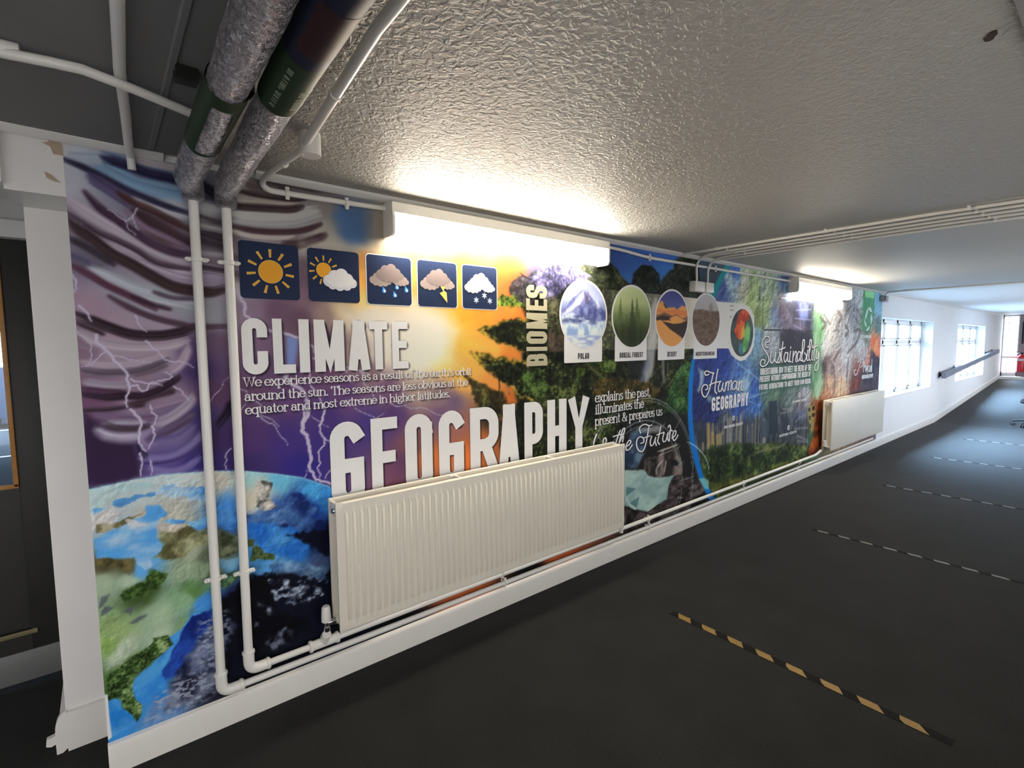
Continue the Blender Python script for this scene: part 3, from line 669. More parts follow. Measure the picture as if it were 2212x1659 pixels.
# conduit along the left ceiling
c = empty('cable_conduit', (0, -.64, H-.03), 'long white conduit crossing the grey ceiling into the left foil pipe', 'conduit')
zl = H-.020
m = MB(); m.tube([(-1.2, -.60, zl), (-.5, -.61, zl), (-.13, -.615, zl-.018), (-.05, -.650, zl-.026), (0.0, -.660, zl-.028), (.10, -.620, zl-.028), (.228, -.555, zl-.028)], .0115, 12); m.build('tube', M['gloss'], c)
m = MB(); m.lathe((-.155, -.613, zl-.006), (1, 0, 0), [(.0115, 0), (.0165, .002), (.0165, .05), (.0115, .052)], 14); m.box(-.15, -.125, -.60, -.585, H-.02, H-.004, .004); m.build('saddle', M['gloss'], c)

# --- tape lines on the carpet
def tape(x, y0, y1, n, mcol, label, w=0.046, skew=.03, part=1.0, z=0.0):
    m = MB(); m.box(x-w/2, x+w/2, y1-.03, y0+.03, z, z+.0012, mi=0)
    p = (y0-y1)/n
    rg = random.Random(int(x*100))
    for i in range(n):
        a = y0-p*i; b = a-p*.52
        j = lambda: rg.uniform(-.004, .004)
        m.add([(x-w/2+.002, a-skew+j(), z+.0016), (x-.004, a-skew*.4+j(), z+.0016), (x+w/2-.002, a+j(), z+.0016), (x+w/2-.002, b+skew*.15+j(), z+.0016), (x+.006+j(), b-skew*.3, z+.0016), (x-w/2+.002, b-skew+j(), z+.0016)], [(5, 4, 3, 2, 1, 0)], 1)
    return tag(m.build('floor_tape', [M['tapeblack'], mcol], smooth=False, fix=False), label, 'floor tape', 'hazard tape lines across the carpet')
tape(2.385, -.70, -1.84, 8, M['tapeyellow'], 'nearest yellow and black hazard tape line across the carpet')
tape(4.34, -.71, -1.87, 8, M['tapewhite'], 'second tape line across the carpet, worn pale', w=.034, skew=.02)
tape(6.26, -.68, -1.85, 8, M['tapewhite'], 'third tape line across the carpet, near the pool of daylight', w=.034, skew=.02)
tape(8.23, -.69, -1.85, 8, M['tapewhite'], 'fourth tape line across the carpet, in the daylight from the first window', w=.034, skew=.02)
tape(10.12, -.72, -1.85, 8, M['tapewhite'], 'fifth and farthest tape line, just before the ramp', w=.034, skew=.02)
# ================================================================== the printed wall mural
LIGHT = np.array([0.60, 0.59, 0.575])          # how much brighter the print is than it looks under this light
def lin(c):
    c = np.asarray(c, float)/255.0
    return np.where(c <= 0.04045, c/12.92, ((c+0.055)/1.055)**2.4)
def ink(c): return np.clip(lin(c)/LIGHT, 0.002, 0.86)
NR = np.random.RandomState(11); TAB = NR.rand(256, 256)
def vnoise(x, z):
    xi = np.floor(x).astype(int); zi = np.floor(z).astype(int); u = x-xi; v = z-zi
    u = u*u*(3-2*u); v = v*v*(3-2*v)
    a = TAB[xi & 255, zi & 255]; b = TAB[(xi+1) & 255, zi & 255]; c = TAB[xi & 255, (zi+1) & 255]; d = TAB[(xi+1) & 255, (zi+1) & 255]
    return (a*(1-u)+b*u)*(1-v)+(c*(1-u)+d*u)*v
def fbm(x, z, s, o=4, sx=1.0, sz=1.0, seed=0):
    t = 0; a = 1.0; n = 0
    for i in range(o):
        t = t+a*vnoise(x*s*sx+17.3*i+seed*7.7, z*s*sz+9.1*i+seed*3.3); n += a; a *= 0.55; s *= 2.1
    return t/n
def ridge(x, z, s, o=3, sx=1.0, sz=1.0, seed=0): return 1-np.abs(2*fbm(x, z, s, o, sx, sz, seed)-1)*2.2
def sstep(a, b, x):
    t = np.clip((x-a)/(b-a+1e-9), 0, 1); return t*t*(3-2*t)
def curve(p, n=7):
    """smooth curve through the points"""
    p = np.asarray(p, float)
    if len(p) < 3: return p
    q = np.vstack([2*p[0]-p[1], p, 2*p[-1]-p[-2]]); out = []
    for i in range(1, len(q)-2):
        for t in np.arange(n)/n:
            out.append(0.5*((2*q[i])+(q[i+1]-q[i-1])*t+(2*q[i-1]-5*q[i]+4*q[i+1]-q[i+2])*t*t+(3*q[i]-q[i-1]-3*q[i+1]+q[i+2])*t**3))
    out.append(q[-2]); return np.array(out)
def jag(p, amp, n=5, seed=1):
    r = np.random.RandomState(seed); p = np.asarray(p, float); out = []
    for a, b in zip(p[:-1], p[1:]):
        d = b-a; nn = np.array([-d[1], d[0]])
        for i in range(n): out.append(a+d*i/n+nn*(r.rand()-.5)*amp*(0 if i == 0 else 1))
    out.append(p[-1]); return np.array(out)
class Painter:
    """paints printed colours onto the vertices of a flat sheet, in metres along (x) and up (z) the wall"""
    def __init__(s, X, Z): s.X = X; s.Z = Z; s.C = np.zeros((len(X), 3))
    def near(s, p, m):
        p = np.asarray(p); a = p.min(0)-m; b = p.max(0)+m
        return np.nonzero((s.X > a[0]) & (s.X < b[0]) & (s.Z > a[1]) & (s.Z < b[1]))[0]
    def mix(s, i, a, c): s.C[i] = s.C[i]*(1-a[:, None])+np.asarray(c, float)*a[:, None]
    def inside(s, i, p):
        x, z = s.X[i], s.Z[i]; r = np.zeros(len(i), bool); n = len(p)
        for k in range(n):
            (x1, z1), (x2, z2) = p[k], p[(k+1) % n]
            if z1 == z2: continue
            c = ((z1 > z) != (z2 > z)) & (x < (x2-x1)*(z-z1)/(z2-z1)+x1); r ^= c
        return r
    def dist(s, i, p, closed=False, w=None):
        x, z = s.X[i], s.Z[i]; best = np.full(len(i), 9e9); p = np.asarray(p, float)
        n = len(p)
        for k in range(n if closed else n-1):
            a, b = p[k], p[(k+1) % n]; d = b-a; L = (d*d).sum()+1e-12
            t = np.clip(((x-a[0])*d[0]+(z-a[1])*d[1])/L, 0, 1)
            q = np.hypot(x-a[0]-t*d[0], z-a[1]-t*d[1])
            if w is not None: q = q-(w[k]+(w[k+1]-w[k])*t)
            np.minimum(best, q, out=best)
        return best
    def field(s, pts, i=None, power=3.5, soft=.02):
        """smooth colour field through sample points (x, z, r, g, b)"""
        if i is None: i = np.arange(len(s.X))
        P_ = np.asarray(pts, float); num = np.zeros((len(i), 3)); den = np.zeros(len(i))
        for x, z, r, g, b in P_:
            w = 1.0/((s.X[i]-x)**2+(s.Z[i]-z)**2+soft**2)**(power/2); num += w[:, None]*np.array([r, g, b]); den += w
        return num/den[:, None]
    def stroke(s, p, w, c, a=1.0, f=.004, taper=True, sm=True, n=7):
        p = curve(p, n) if sm else np.asarray(p, float)
        k = np.linspace(0, 1, len(p)); ws = np.full(len(p), float(w))
        if taper: ws = w*np.clip(np.minimum(k, 1-k)*5+.25, 0, 1)
        i = s.near(p, w+f*2)
        if not len(i): return
        d = s.dist(i, p, w=ws); s.mix(i, a*(1-sstep(-f*.5, f, d)), c)
    def bolt(s, p, w, c=(176, 168, 184), a=.9, seed=1, amp=.35):
        w *= .8
        q = jag(p, amp*.6, 3, seed); i = s.near(q, w+.012)
        if not len(i): return
        k = np.linspace(1, .45, len(q)); d = s.dist(i, q, w=w*k)
        s.mix(i, .14*(1-sstep(0, .008, d)), (140, 130, 165)); s.mix(i, a*(1-sstep(-.0008, .0016, d)), c)
    def fill(s, p, c, a=1.0, f=.004, rough=0.0, rs=20, seed=0, tex=None):
        """soft edged patch; c is a colour, or tex(x, z) gives colours; rough frays its edge"""
        p = np.asarray(p, float); i = s.near(p, f+rough)
        if not len(i): return
        ins = s.inside(i, p); d = s.dist(i, p, True); d = np.where(ins, -d, d)
        if rough: d = d+(fbm(s.X[i], s.Z[i], rs, 4, seed=seed)-.5)*2*rough
        m = a*(1-sstep(-f, f, d)); k = m > .002; i = i[k]; m = m[k]
        s.mix(i, m, tex(s.X[i], s.Z[i]) if tex else np.broadcast_to(np.asarray(c, float), (len(i), 3)))
def ramp(t, cols):
    """colour ramp: cols = [(pos, (r, g, b)), ...]"""
    ps = [c[0] for c in cols]; cs = np.array([c[1] for c in cols], float)
    return np.stack([np.interp(t, ps, cs[:, k]) for k in range(3)], 1)
def foliage(cols=((.30, (16, 20, 12)), (.46, (38, 44, 24)), (.58, (66, 76, 38)), (.70, (112, 122, 64))), s=9, seed=0):
    def f(x, z):
        t = .50*fbm(x, z, s, 3, seed=seed)+.50*fbm(x, z, s*6, 3, seed=seed+5); return ramp(t, cols)
    return f
def tone(c1, c2, s=12, seed=0, sx=1, sz=1, lo=.35, hi=.65):
    return lambda x, z: ramp(fbm(x, z, s, 5, sx, sz, seed), [(lo, c1), (hi, c2)])

# ---- the sheet: vertices closer together where the wall is nearer the near end
MX0, MX1, MZ0, MZ1 = -0.062, 8.475, 0.111, 2.163
g = np.linspace(0, 1, 860)
xs_ = MX0+(MX1-MX0)*(np.exp(2.05*g)-1)/(np.exp(2.05)-1)
zs_ = np.linspace(MZ0, MZ1, 560)
GX, GZ = np.meshgrid(xs_, zs_)
A = Painter(GX.ravel(), GZ.ravel())
cst = np.arange(len(A.X)).reshape(GX.shape)[::4, ::4]
B0 = Painter(GX[::4, ::4].ravel(), GZ[::4, ::4].ravel())
BASE = [(-0.045, 2.149, 172, 176, 186), (-0.063, 2.029, 168, 168, 178), (-0.065, 1.912, 120, 110, 125), (0.015, 2.193, 166, 170, 178), (0.137, 2.176, 150, 150, 155), (0.071, 2.115, 98, 130, 165), (0.172, 2.089, 95, 128, 158), (0.266, 2.058, 108, 132, 158), (0.131, 2.066, 92, 88, 122), (0.236, 2.021, 160, 160, 170), (0.322, 2.018, 150, 146, 146), (0.000, 1.936, 150, 142, 156), (0.069, 1.869, 130, 120, 140), (0.189, 1.916, 90, 65, 75), (0.117, 1.812, 150, 135, 155), (0.252, 1.775, 150, 132, 155), (-0.008, 1.799, 100, 92, 112), (0.048, 1.711, 140, 140, 155), (0.150, 1.685, 150, 155, 165), (0.246, 1.657, 140, 142, 152), (-0.017, 1.646, 150, 122, 142), (0.041, 1.585, 156, 132, 150), (0.172, 1.588, 150, 132, 150), (-0.049, 1.492, 122, 96, 116), (0.036, 1.490, 150, 130, 146), (0.166, 1.472, 150, 132, 148), (0.266, 1.487, 80, 60, 110), (-0.034, 1.335, 108, 70, 100), (0.092, 1.342, 130, 106, 126), (0.201, 1.335, 120, 96, 122), (0.277, 1.417, 66, 46, 100), (0.269, 1.243, 60, 48, 105), (0.260, 1.067, 55, 46, 106), (-0.031, 1.177, 50, 31, 60), (0.014, 1.105, 46, 28, 60), (0.084, 1.195, 130, 115, 145), (0.194, 1.198, 110, 98, 135), (0.145, 1.085, 85, 72, 125), (0.348, 1.937, 60, 50, 60), (0.340, 1.765, 140, 126, 146), (0.333, 1.626, 140, 140, 150), (0.328, 1.521, 100, 75, 100), (0.318, 1.327, 90, 56, 90), (0.317, 1.148, 60, 40, 85), (0.320, 1.039, 50, 38, 90), (0.433, 2.088, 140, 135, 130), (0.583, 2.096, 150, 140, 135), (0.768, 2.109, 142, 132, 130), (0.511, 2.013, 165, 165, 165), (0.651, 2.015, 170, 168, 165), (0.764, 1.992, 172, 166, 156), (0.867, 2.066, 112, 126, 150), (0.885, 1.988, 80, 115, 160), (0.952, 2.078, 132, 140, 152), (1.018, 2.067, 185, 172, 155), (0.647, 1.930, 122, 102, 102), (0.585, 2.151, 80, 65, 70), (0.771, 2.186, 85, 75, 80), (0.429, 1.842, 130, 115, 120), (0.424, 1.736, 170, 165, 165), (0.674, 1.905, 170, 165, 160), (0.672, 1.847, 110, 95, 105), (0.670, 1.790, 115, 86, 106), (0.666, 1.713, 126, 96, 112), (0.935, 1.892, 190, 140, 80), (0.932, 1.810, 222, 172, 90), (0.929, 1.706, 232, 196, 118), (1.192, 1.940, 190, 150, 100), (1.188, 1.785, 222, 176, 98), (1.186, 1.696, 220, 200, 150), (1.448, 1.872, 230, 165, 68), (1.446, 1.730, 233, 168, 68), (0.462, 1.657, 130, 106, 130), (0.564, 1.651, 112, 80, 106), (0.653, 1.616, 106, 76, 96), (0.750, 1.638, 150, 126, 120), (0.832, 1.661, 200, 180, 140), (0.959, 1.623, 214, 204, 184), (1.145, 1.561, 214, 207, 194), (1.272, 1.562, 222, 212, 192), (1.409, 1.611, 234, 188, 100), (1.467, 1.660, 238, 168, 60), (0.489, 1.520, 120, 90, 120), (0.746, 1.519, 116, 86, 106), (0.867, 1.477, 150, 130, 126), (0.999, 1.453, 200, 190, 175), (0.553, 1.406, 100, 70, 110), (0.741, 1.399, 106, 70, 100), (0.952, 1.390, 130, 105, 110), (1.190, 1.381, 200, 190, 165), (1.349, 1.398, 224, 194, 120), (0.447, 1.336, 100, 66, 100), (0.622, 1.306, 95, 60, 110), (0.819, 1.292, 96, 65, 110), (1.040, 1.277, 110, 80, 110), (1.187, 1.290, 160, 140, 130), (1.318, 1.258, 130, 110, 110), (1.401, 1.204, 110, 90, 110), (0.438, 1.132, 75, 50, 100), (0.577, 1.115, 62, 45, 110), (0.730, 1.095, 60, 45, 110), (0.433, 1.020, 55, 42, 90), (0.628, 0.988, 45, 38, 110), (0.733, 1.197, 70, 50, 110), (0.943, 1.133, 70, 55, 115), (1.060, 1.164, 85, 60, 105), (1.180, 1.014, 120, 80, 80), (1.316, 1.139, 110, 85, 110), (1.427, 1.079, 150, 100, 90), (1.230, 0.936, 196, 116, 58), (1.452, 0.903, 196, 116, 58), (1.574, 0.961, 168, 98, 50), (1.127, 0.929, 92, 60, 90), (1.639, 1.107, 60, 50, 35), (1.296, 1.447, 226, 203, 150), (1.464, 1.515, 238, 178, 80), (1.586, 1.663, 238, 158, 60), (1.777, 1.682, 232, 143, 65), (1.880, 1.672, 222, 133, 60), (1.645, 1.464, 224, 168, 80), (1.551, 1.416, 224, 172, 85), (1.774, 1.410, 200, 130, 60), (1.460, 1.321, 228, 178, 90), (1.642, 1.287, 214, 148, 75), (1.771, 1.147, 188, 110, 50), (1.747, 1.897, 205, 120, 58), (1.813, 1.876, 195, 108, 55), (1.335, 1.959, 190, 150, 95), (1.621, 1.960, 190, 130, 80), (2.138, 1.956, 100, 94, 128), (1.988, 1.890, 84, 80, 112), (2.298, 2.026, 110, 104, 132), (1.950, 1.567, 40, 40, 28), (2.136, 1.258, 35, 40, 25), (2.469, 1.867, 45, 48, 40), (3.060, 1.971, 40, 45, 40), (2.136, 1.058, 30, 34, 22), (1.839, 1.034, 30, 32, 20), (2.564, 1.234, 38, 42, 28), (3.077, 1.136, 50, 46, 25), (3.378, 0.936, 35, 35, 28), (2.568, 0.859, 25, 28, 25), (3.547, 1.650, 40, 44, 40), (2.746, 2.132, 45, 108, 183), (2.649, 2.166, 50, 90, 170), (3.284, 2.123, 80, 130, 190), (2.134, 0.179, 150, 80, 45), (1.437, 0.142, 150, 85, 50), (1.030, 0.137, 10, 10, 18), (1.939, 0.118, 12, 12, 14), (3.096, 0.265, 35, 30, 30), (1.168, 0.569, 60, 40, 80)]
bf = B0.field(BASE)
bi = bf.reshape(cst.shape+(3,))
# bilinear upsample of the coarse field
zi = np.clip(np.arange(len(zs_))/4.0, 0, cst.shape[0]-1.001); xi = np.clip(np.arange(len(xs_))/4.0, 0, cst.shape[1]-1.001)
z0_ = zi.astype(int); x0_ = xi.astype(int); fz = (zi-z0_)[:, None, None]; fx = (xi-x0_)[None, :, None]
up = (bi[z0_][:, x0_]*(1-fx)+bi[z0_][:, x0_+1]*fx)*(1-fz)+(bi[z0_+1][:, x0_]*(1-fx)+bi[z0_+1][:, x0_+1]*fx)*fz
A.C[:] = up.reshape(-1, 3)
A.C *= (1+.10*(fbm(A.X, A.Z, 7, 5)-.5))[:, None]
K1, K2, K5 = .00039, .0004, .00033
rg_ = random.Random(17)
def strokes(rows, k, f=.016, a=.85):
    for p, w, c in rows:
        p = np.asarray(p); A.stroke(p, w*k*1.05, c, a, max(f*.8, w*k))
        for o in (-1.3, -.7, .55, 1.2):                       # finer folds beside each swag
            q = p+np.array([0, o*w*k*(.8+.5*rg_.random())]); t_ = rg_.uniform(-30, 26)
            A.stroke(q[int(rg_.random()*len(q)*.3):], w*k*.20, np.clip(np.array(c)+t_, 20, 210), .42, max(.005, w*k*.35))

# ---- storm clouds, the hanging swags at the left
strokes([
 ([(0.011, 2.126), (0.052, 2.099), (0.117, 2.071), (0.179, 2.060), (0.272, 2.053)], 40, (108, 142, 172)), ([(0.114, 2.018), (0.160, 1.999), (0.208, 1.991), (0.272, 1.981)], 26, (168, 168, 178)),
 ([(-0.061, 1.988), (-0.008, 1.950), (0.048, 1.914), (0.106, 1.881), (0.168, 1.850), (0.250, 1.814)], 40, (162, 150, 164)), ([(-0.030, 1.907), (0.031, 1.871), (0.103, 1.827), (0.165, 1.799), (0.231, 1.777), (0.275, 1.772)], 26, (162, 146, 166)),
 ([(-0.019, 1.767), (0.038, 1.738), (0.097, 1.708), (0.176, 1.685), (0.270, 1.666)], 36, (162, 166, 176)), ([(-0.048, 2.120), (-0.012, 2.125), (0.037, 2.132)], 30, (150, 160, 175)),
 ([(-0.059, 2.111), (-0.014, 2.096), (0.036, 2.074), (0.097, 2.045), (0.152, 2.024), (0.209, 2.007), (0.273, 1.993)], 15, (48, 44, 72)), ([(0.037, 2.139), (0.090, 2.129), (0.160, 2.113), (0.214, 2.109), (0.275, 2.101)], 30, (52, 52, 86)),
 ([(-0.001, 2.070), (0.032, 2.051), (0.072, 2.025), (0.113, 1.995)], 35, (92, 82, 118)), ([(0.072, 2.029), (0.113, 2.003), (0.159, 1.987), (0.207, 1.964), (0.273, 1.934)], 22, (84, 58, 62)),
 ([(0.112, 1.976), (0.173, 1.936), (0.230, 1.900), (0.274, 1.881)], 40, (68, 46, 56)), ([(-0.015, 2.017), (0.022, 1.969), (0.067, 1.936), (0.108, 1.904), (0.163, 1.868), (0.221, 1.847), (0.272, 1.845)], 26, (78, 56, 78)),
 ([(0.087, 1.976), (0.140, 1.927), (0.203, 1.897), (0.270, 1.865)], 12, (130, 105, 128)), ([(-0.063, 1.942), (-0.024, 1.915), (0.017, 1.888), (0.063, 1.868), (0.111, 1.843), (0.153, 1.813), (0.198, 1.798), (0.266, 1.792)], 16, (84, 66, 82)),
 ([(-0.060, 1.917), (-0.039, 1.892), (0.001, 1.860), (0.043, 1.821), (0.095, 1.792), (0.147, 1.758), (0.211, 1.723), (0.276, 1.711), (0.333, 1.710), (0.382, 1.726)], 36, (72, 54, 60)), ([(-0.061, 1.860), (-0.028, 1.842), (0.013, 1.814), (0.047, 1.788)], 18, (60, 50, 64)),
 ([(-0.061, 1.806), (-0.018, 1.785)], 30, (84, 80, 110)), ([(-0.060, 1.774), (-0.020, 1.749), (0.022, 1.718), (0.071, 1.691), (0.114, 1.667), (0.157, 1.641)], 20, (92, 56, 78)), ([(0.154, 1.700), (0.209, 1.683), (0.274, 1.682)], 10, (90, 78, 95)),
 ([(0.302, 2.026), (0.385, 2.023)], 34, (152, 152, 156)), ([(0.302, 1.990), (0.379, 1.975)], 10, (80, 70, 75)), ([(0.302, 1.954), (0.382, 1.946)], 24, (160, 156, 156)), ([(0.300, 1.905), (0.382, 1.886)], 44, (62, 50, 58)),
 ([(0.301, 1.854), (0.381, 1.852)], 14, (150, 145, 150)), ([(0.298, 1.803), (0.382, 1.795)], 32, (60, 46, 56)), ([(0.299, 1.754), (0.384, 1.760)], 40, (142, 128, 152)), ([(0.314, 2.060), (0.387, 2.048)], 20, (60, 60, 80)),
 ([(0.250, 2.151), (0.303, 2.106), (0.387, 2.069)], 40, (66, 66, 84)), ([(0.121, 2.154), (0.184, 2.149), (0.257, 2.149)], 22, (160, 152, 156))], K1)
strokes([
 ([(-0.056, 1.559), (-0.004, 1.524), (0.077, 1.508), (0.175, 1.511), (0.247, 1.528)], 36, (155, 138, 152)), ([(-0.056, 1.458), (0.007, 1.445), (0.087, 1.450), (0.155, 1.469)], 26, (150, 132, 148)),
 ([(-0.054, 1.392), (0.003, 1.377), (0.066, 1.373)], 26, (142, 128, 145)), ([(0.188, 1.417), (0.225, 1.450), (0.250, 1.506)], 30, (150, 130, 150)),
 ([(-0.060, 1.617), (-0.021, 1.597), (0.029, 1.572), (0.079, 1.552), (0.125, 1.547), (0.177, 1.549), (0.231, 1.562), (0.268, 1.577)], 28, (66, 48, 60)), ([(0.029, 1.679), (0.072, 1.649), (0.129, 1.619), (0.180, 1.601), (0.232, 1.588), (0.272, 1.580), (0.376, 1.584)], 16, (84, 62, 78)),
 ([(0.093, 1.682), (0.148, 1.657), (0.199, 1.642)], 10, (78, 62, 78)), ([(-0.059, 1.588), (-0.014, 1.564), (0.006, 1.552)], 12, (80, 60, 72)), ([(-0.062, 1.517), (-0.030, 1.505)], 14, (120, 100, 118)),
 ([(-0.052, 1.431), (-0.010, 1.421), (0.037, 1.419), (0.085, 1.421), (0.136, 1.436), (0.183, 1.460)], 18, (94, 80, 96)), ([(0.084, 1.405), (0.136, 1.419), (0.178, 1.439)], 7, (110, 92, 106)),
 ([(-0.059, 1.364), (0.001, 1.353), (0.055, 1.345)], 20, (88, 56, 84)), ([(-0.057, 1.349), (0.000, 1.336), (0.055, 1.337), (0.101, 1.335), (0.149, 1.351), (0.185, 1.374), (0.215, 1.394)], 22, (64, 42, 62)), ([(0.059, 1.305), (0.113, 1.311), (0.165, 1.329), (0.195, 1.348)], 24, (72, 50, 64)), ([(-0.057, 1.297), (-0.002, 1.294), (0.052, 1.298)], 8, (60, 42, 60)),
 ([(0.112, 1.299), (0.182, 1.315), (0.234, 1.328)], 26, (130, 108, 132)), ([(-0.034, 1.279), (0.028, 1.261), (0.093, 1.254), (0.144, 1.258)], 20, (105, 82, 112)), ([(-0.008, 1.246), (0.043, 1.245), (0.102, 1.239)], 12, (140, 130, 150)),
 ([(-0.037, 1.227), (-0.007, 1.204), (0.033, 1.190), (0.079, 1.189)], 32, (150, 142, 160)), ([(-0.008, 1.244), (0.026, 1.226), (0.074, 1.219), (0.115, 1.225)], 16, (76, 60, 74)),
 ([(0.136, 1.229), (0.179, 1.246), (0.235, 1.289), (0.252, 1.322)], 32, (142, 128, 148)), ([(0.106, 1.177), (0.158, 1.196), (0.214, 1.225), (0.252, 1.252)], 28, (86, 68, 98)), ([(0.126, 1.170), (0.193, 1.175), (0.250, 1.208)], 20, (95, 82, 125))], K2)
A.fill([(-0.058, 1.285), (-0.032, 1.251), (-0.037, 1.223), (-0.014, 1.190), (0.033, 1.174), (0.072, 1.169), (0.081, 1.104), (0.078, 1.045), (-0.058, 1.025)], (48, 30, 60), .92, .02)
strokes([([(0.082, 1.113), (0.136, 1.100), (0.189, 1.105), (0.247, 1.141), (0.267, 1.174)], 26, (116, 106, 150)), ([(0.088, 1.095), (0.135, 1.087), (0.189, 1.092), (0.238, 1.116), (0.270, 1.147)], 9, (62, 50, 100)),
 ([(0.107, 1.070), (0.161, 1.048), (0.212, 1.053), (0.263, 1.085)], 22, (110, 100, 146)), ([(0.078, 1.164), (0.083, 1.134), (0.102, 1.118)], 20, (60, 50, 80)), ([(0.327, 1.204), (0.360, 1.246), (0.379, 1.290)], 30, (45, 30, 60))], K2, .012)
strokes([
 ([(0.417, 2.070), (0.495, 2.074), (0.583, 2.080), (0.676, 2.099)], 20, (166, 156, 146)), ([(0.417, 2.011), (0.492, 2.016), (0.611, 2.040), (0.740, 2.073)], 50, (172, 170, 166)), ([(0.416, 1.984), (0.520, 1.986), (0.641, 2.006), (0.756, 2.056)], 25, (158, 156, 158)),
 ([(0.414, 1.947), (0.489, 1.942), (0.577, 1.947), (0.639, 1.961)], 25, (176, 166, 160)), ([(0.440, 2.104), (0.510, 2.101), (0.584, 2.102), (0.645, 2.106), (0.693, 2.118)], 24, (82, 66, 68)), ([(0.410, 2.042), (0.465, 2.045), (0.552, 2.053), (0.628, 2.062), (0.682, 2.083)], 30, (76, 60, 64)),
 ([(0.409, 1.965), (0.475, 1.959), (0.548, 1.962), (0.624, 1.972), (0.688, 1.990), (0.754, 2.022)], 24, (88, 66, 72)), ([(0.594, 1.917), (0.653, 1.924), (0.719, 1.952), (0.773, 1.978)], 36, (84, 64, 70)), ([(0.522, 2.174), (0.617, 2.177), (0.679, 2.175), (0.760, 2.172)], 50, (68, 56, 62)),
 ([(0.469, 2.133), (0.526, 2.122), (0.585, 2.130)], 30, (120, 105, 105)), ([(0.407, 1.851), (0.428, 1.847)], 30, (95, 85, 95)), ([(0.409, 1.784), (0.428, 1.780)], 60, (92, 76, 86))], K5, .012)
A.fill([(0.818, 2.072), (0.850, 2.111), (0.934, 2.124), (0.950, 2.057), (0.943, 1.965), (0.891, 1.941), (0.859, 1.969)], (84, 118, 162), .9, .035, .02, 12)
A.fill([(0.669, 1.926), (0.803, 1.969), (0.984, 1.956), (1.062, 1.935), (0.836, 1.915)], (196, 186, 170), .6, .03, .02, 12)

cm = (.26*sstep(.95, .7, A.X)*sstep(1.0, 1.3, A.Z))[:, None]; A.C = np.clip(A.C+cm*(A.C-up.reshape(-1, 3))-4*cm, 14, 225)
dm = sstep(.95, .55, A.X)*.22*sstep(1.0, 1.35, A.Z); gl = A.C.mean(1); A.C += (gl[:, None]-A.C)*dm[:, None]
# ---- lightning
for n_, (p, w) in enumerate([
 ([(-0.012, 1.548), (-0.015, 1.528), (0.009, 1.496), (0.029, 1.460), (0.059, 1.422), (0.065, 1.381), (0.066, 1.365), (0.056, 1.337), (0.053, 1.312), (0.057, 1.297)], .0055), ([(0.069, 1.369), (0.089, 1.374), (0.101, 1.350), (0.115, 1.353), (0.123, 1.374), (0.151, 1.385), (0.179, 1.388), (0.192, 1.396), (0.187, 1.406), (0.170, 1.416)], .0032),
 ([(0.071, 1.395), (0.110, 1.379), (0.144, 1.375), (0.160, 1.367)], .0028), ([(0.065, 1.288), (0.086, 1.259), (0.092, 1.229), (0.086, 1.196), (0.082, 1.172), (0.091, 1.149), (0.100, 1.135)], .0050), ([(0.122, 1.298), (0.124, 1.272), (0.141, 1.258), (0.132, 1.229), (0.122, 1.222)], .0026),
 ([(0.122, 1.222), (0.130, 1.191), (0.124, 1.175), (0.109, 1.143)], .0034), ([(0.195, 1.361), (0.220, 1.342), (0.240, 1.306)], .0028), ([(0.121, 1.528), (0.143, 1.499), (0.166, 1.473), (0.176, 1.456)], .0030), ([(0.096, 1.616), (0.101, 1.593), (0.126, 1.561)], .0030), ([(-0.051, 1.644), (-0.029, 1.618), (-0.023, 1.595)], .0045),
 ([(-0.061, 1.559), (-0.043, 1.536), (-0.029, 1.520), (-0.028, 1.481), (-0.042, 1.446)], .0018), ([(0.006, 1.488), (-0.017, 1.465), (-0.033, 1.446), (-0.057, 1.443)], .0018), ([(0.033, 1.476), (0.087, 1.460), (0.134, 1.449)], .0014), ([(0.176, 1.460), (0.240, 1.443), (0.261, 1.427)], .0022), ([(0.309, 1.296), (0.333, 1.330), (0.375, 1.387)], .0010), ([(0.370, 1.108), (0.349, 1.081), (0.352, 1.062), (0.345, 1.045), (0.352, 1.023)], .0020),
 ([(0.083, 1.129), (0.088, 1.095), (0.082, 1.049)], .0036), ([(0.112, 1.099), (0.115, 1.073), (0.112, 1.048)], .0024), ([(0.121, 1.985), (0.108, 1.960), (0.091, 1.939), (0.076, 1.944), (0.062, 1.957), (0.042, 1.969)], .0022), ([(0.108, 1.960), (0.110, 1.942), (0.121, 1.913)], .0020), ([(0.085, 1.942), (0.090, 1.920), (0.113, 1.893)], .0016),
 ([(-0.062, 1.742), (-0.053, 1.724), (-0.055, 1.702), (-0.060, 1.687)], .004)]): A.bolt(p, w, seed=n_)
A.fill([(0.594, 1.550), (0.642, 1.539), (0.621, 1.420), (0.589, 1.421)], (118, 146, 200), .75, .012)
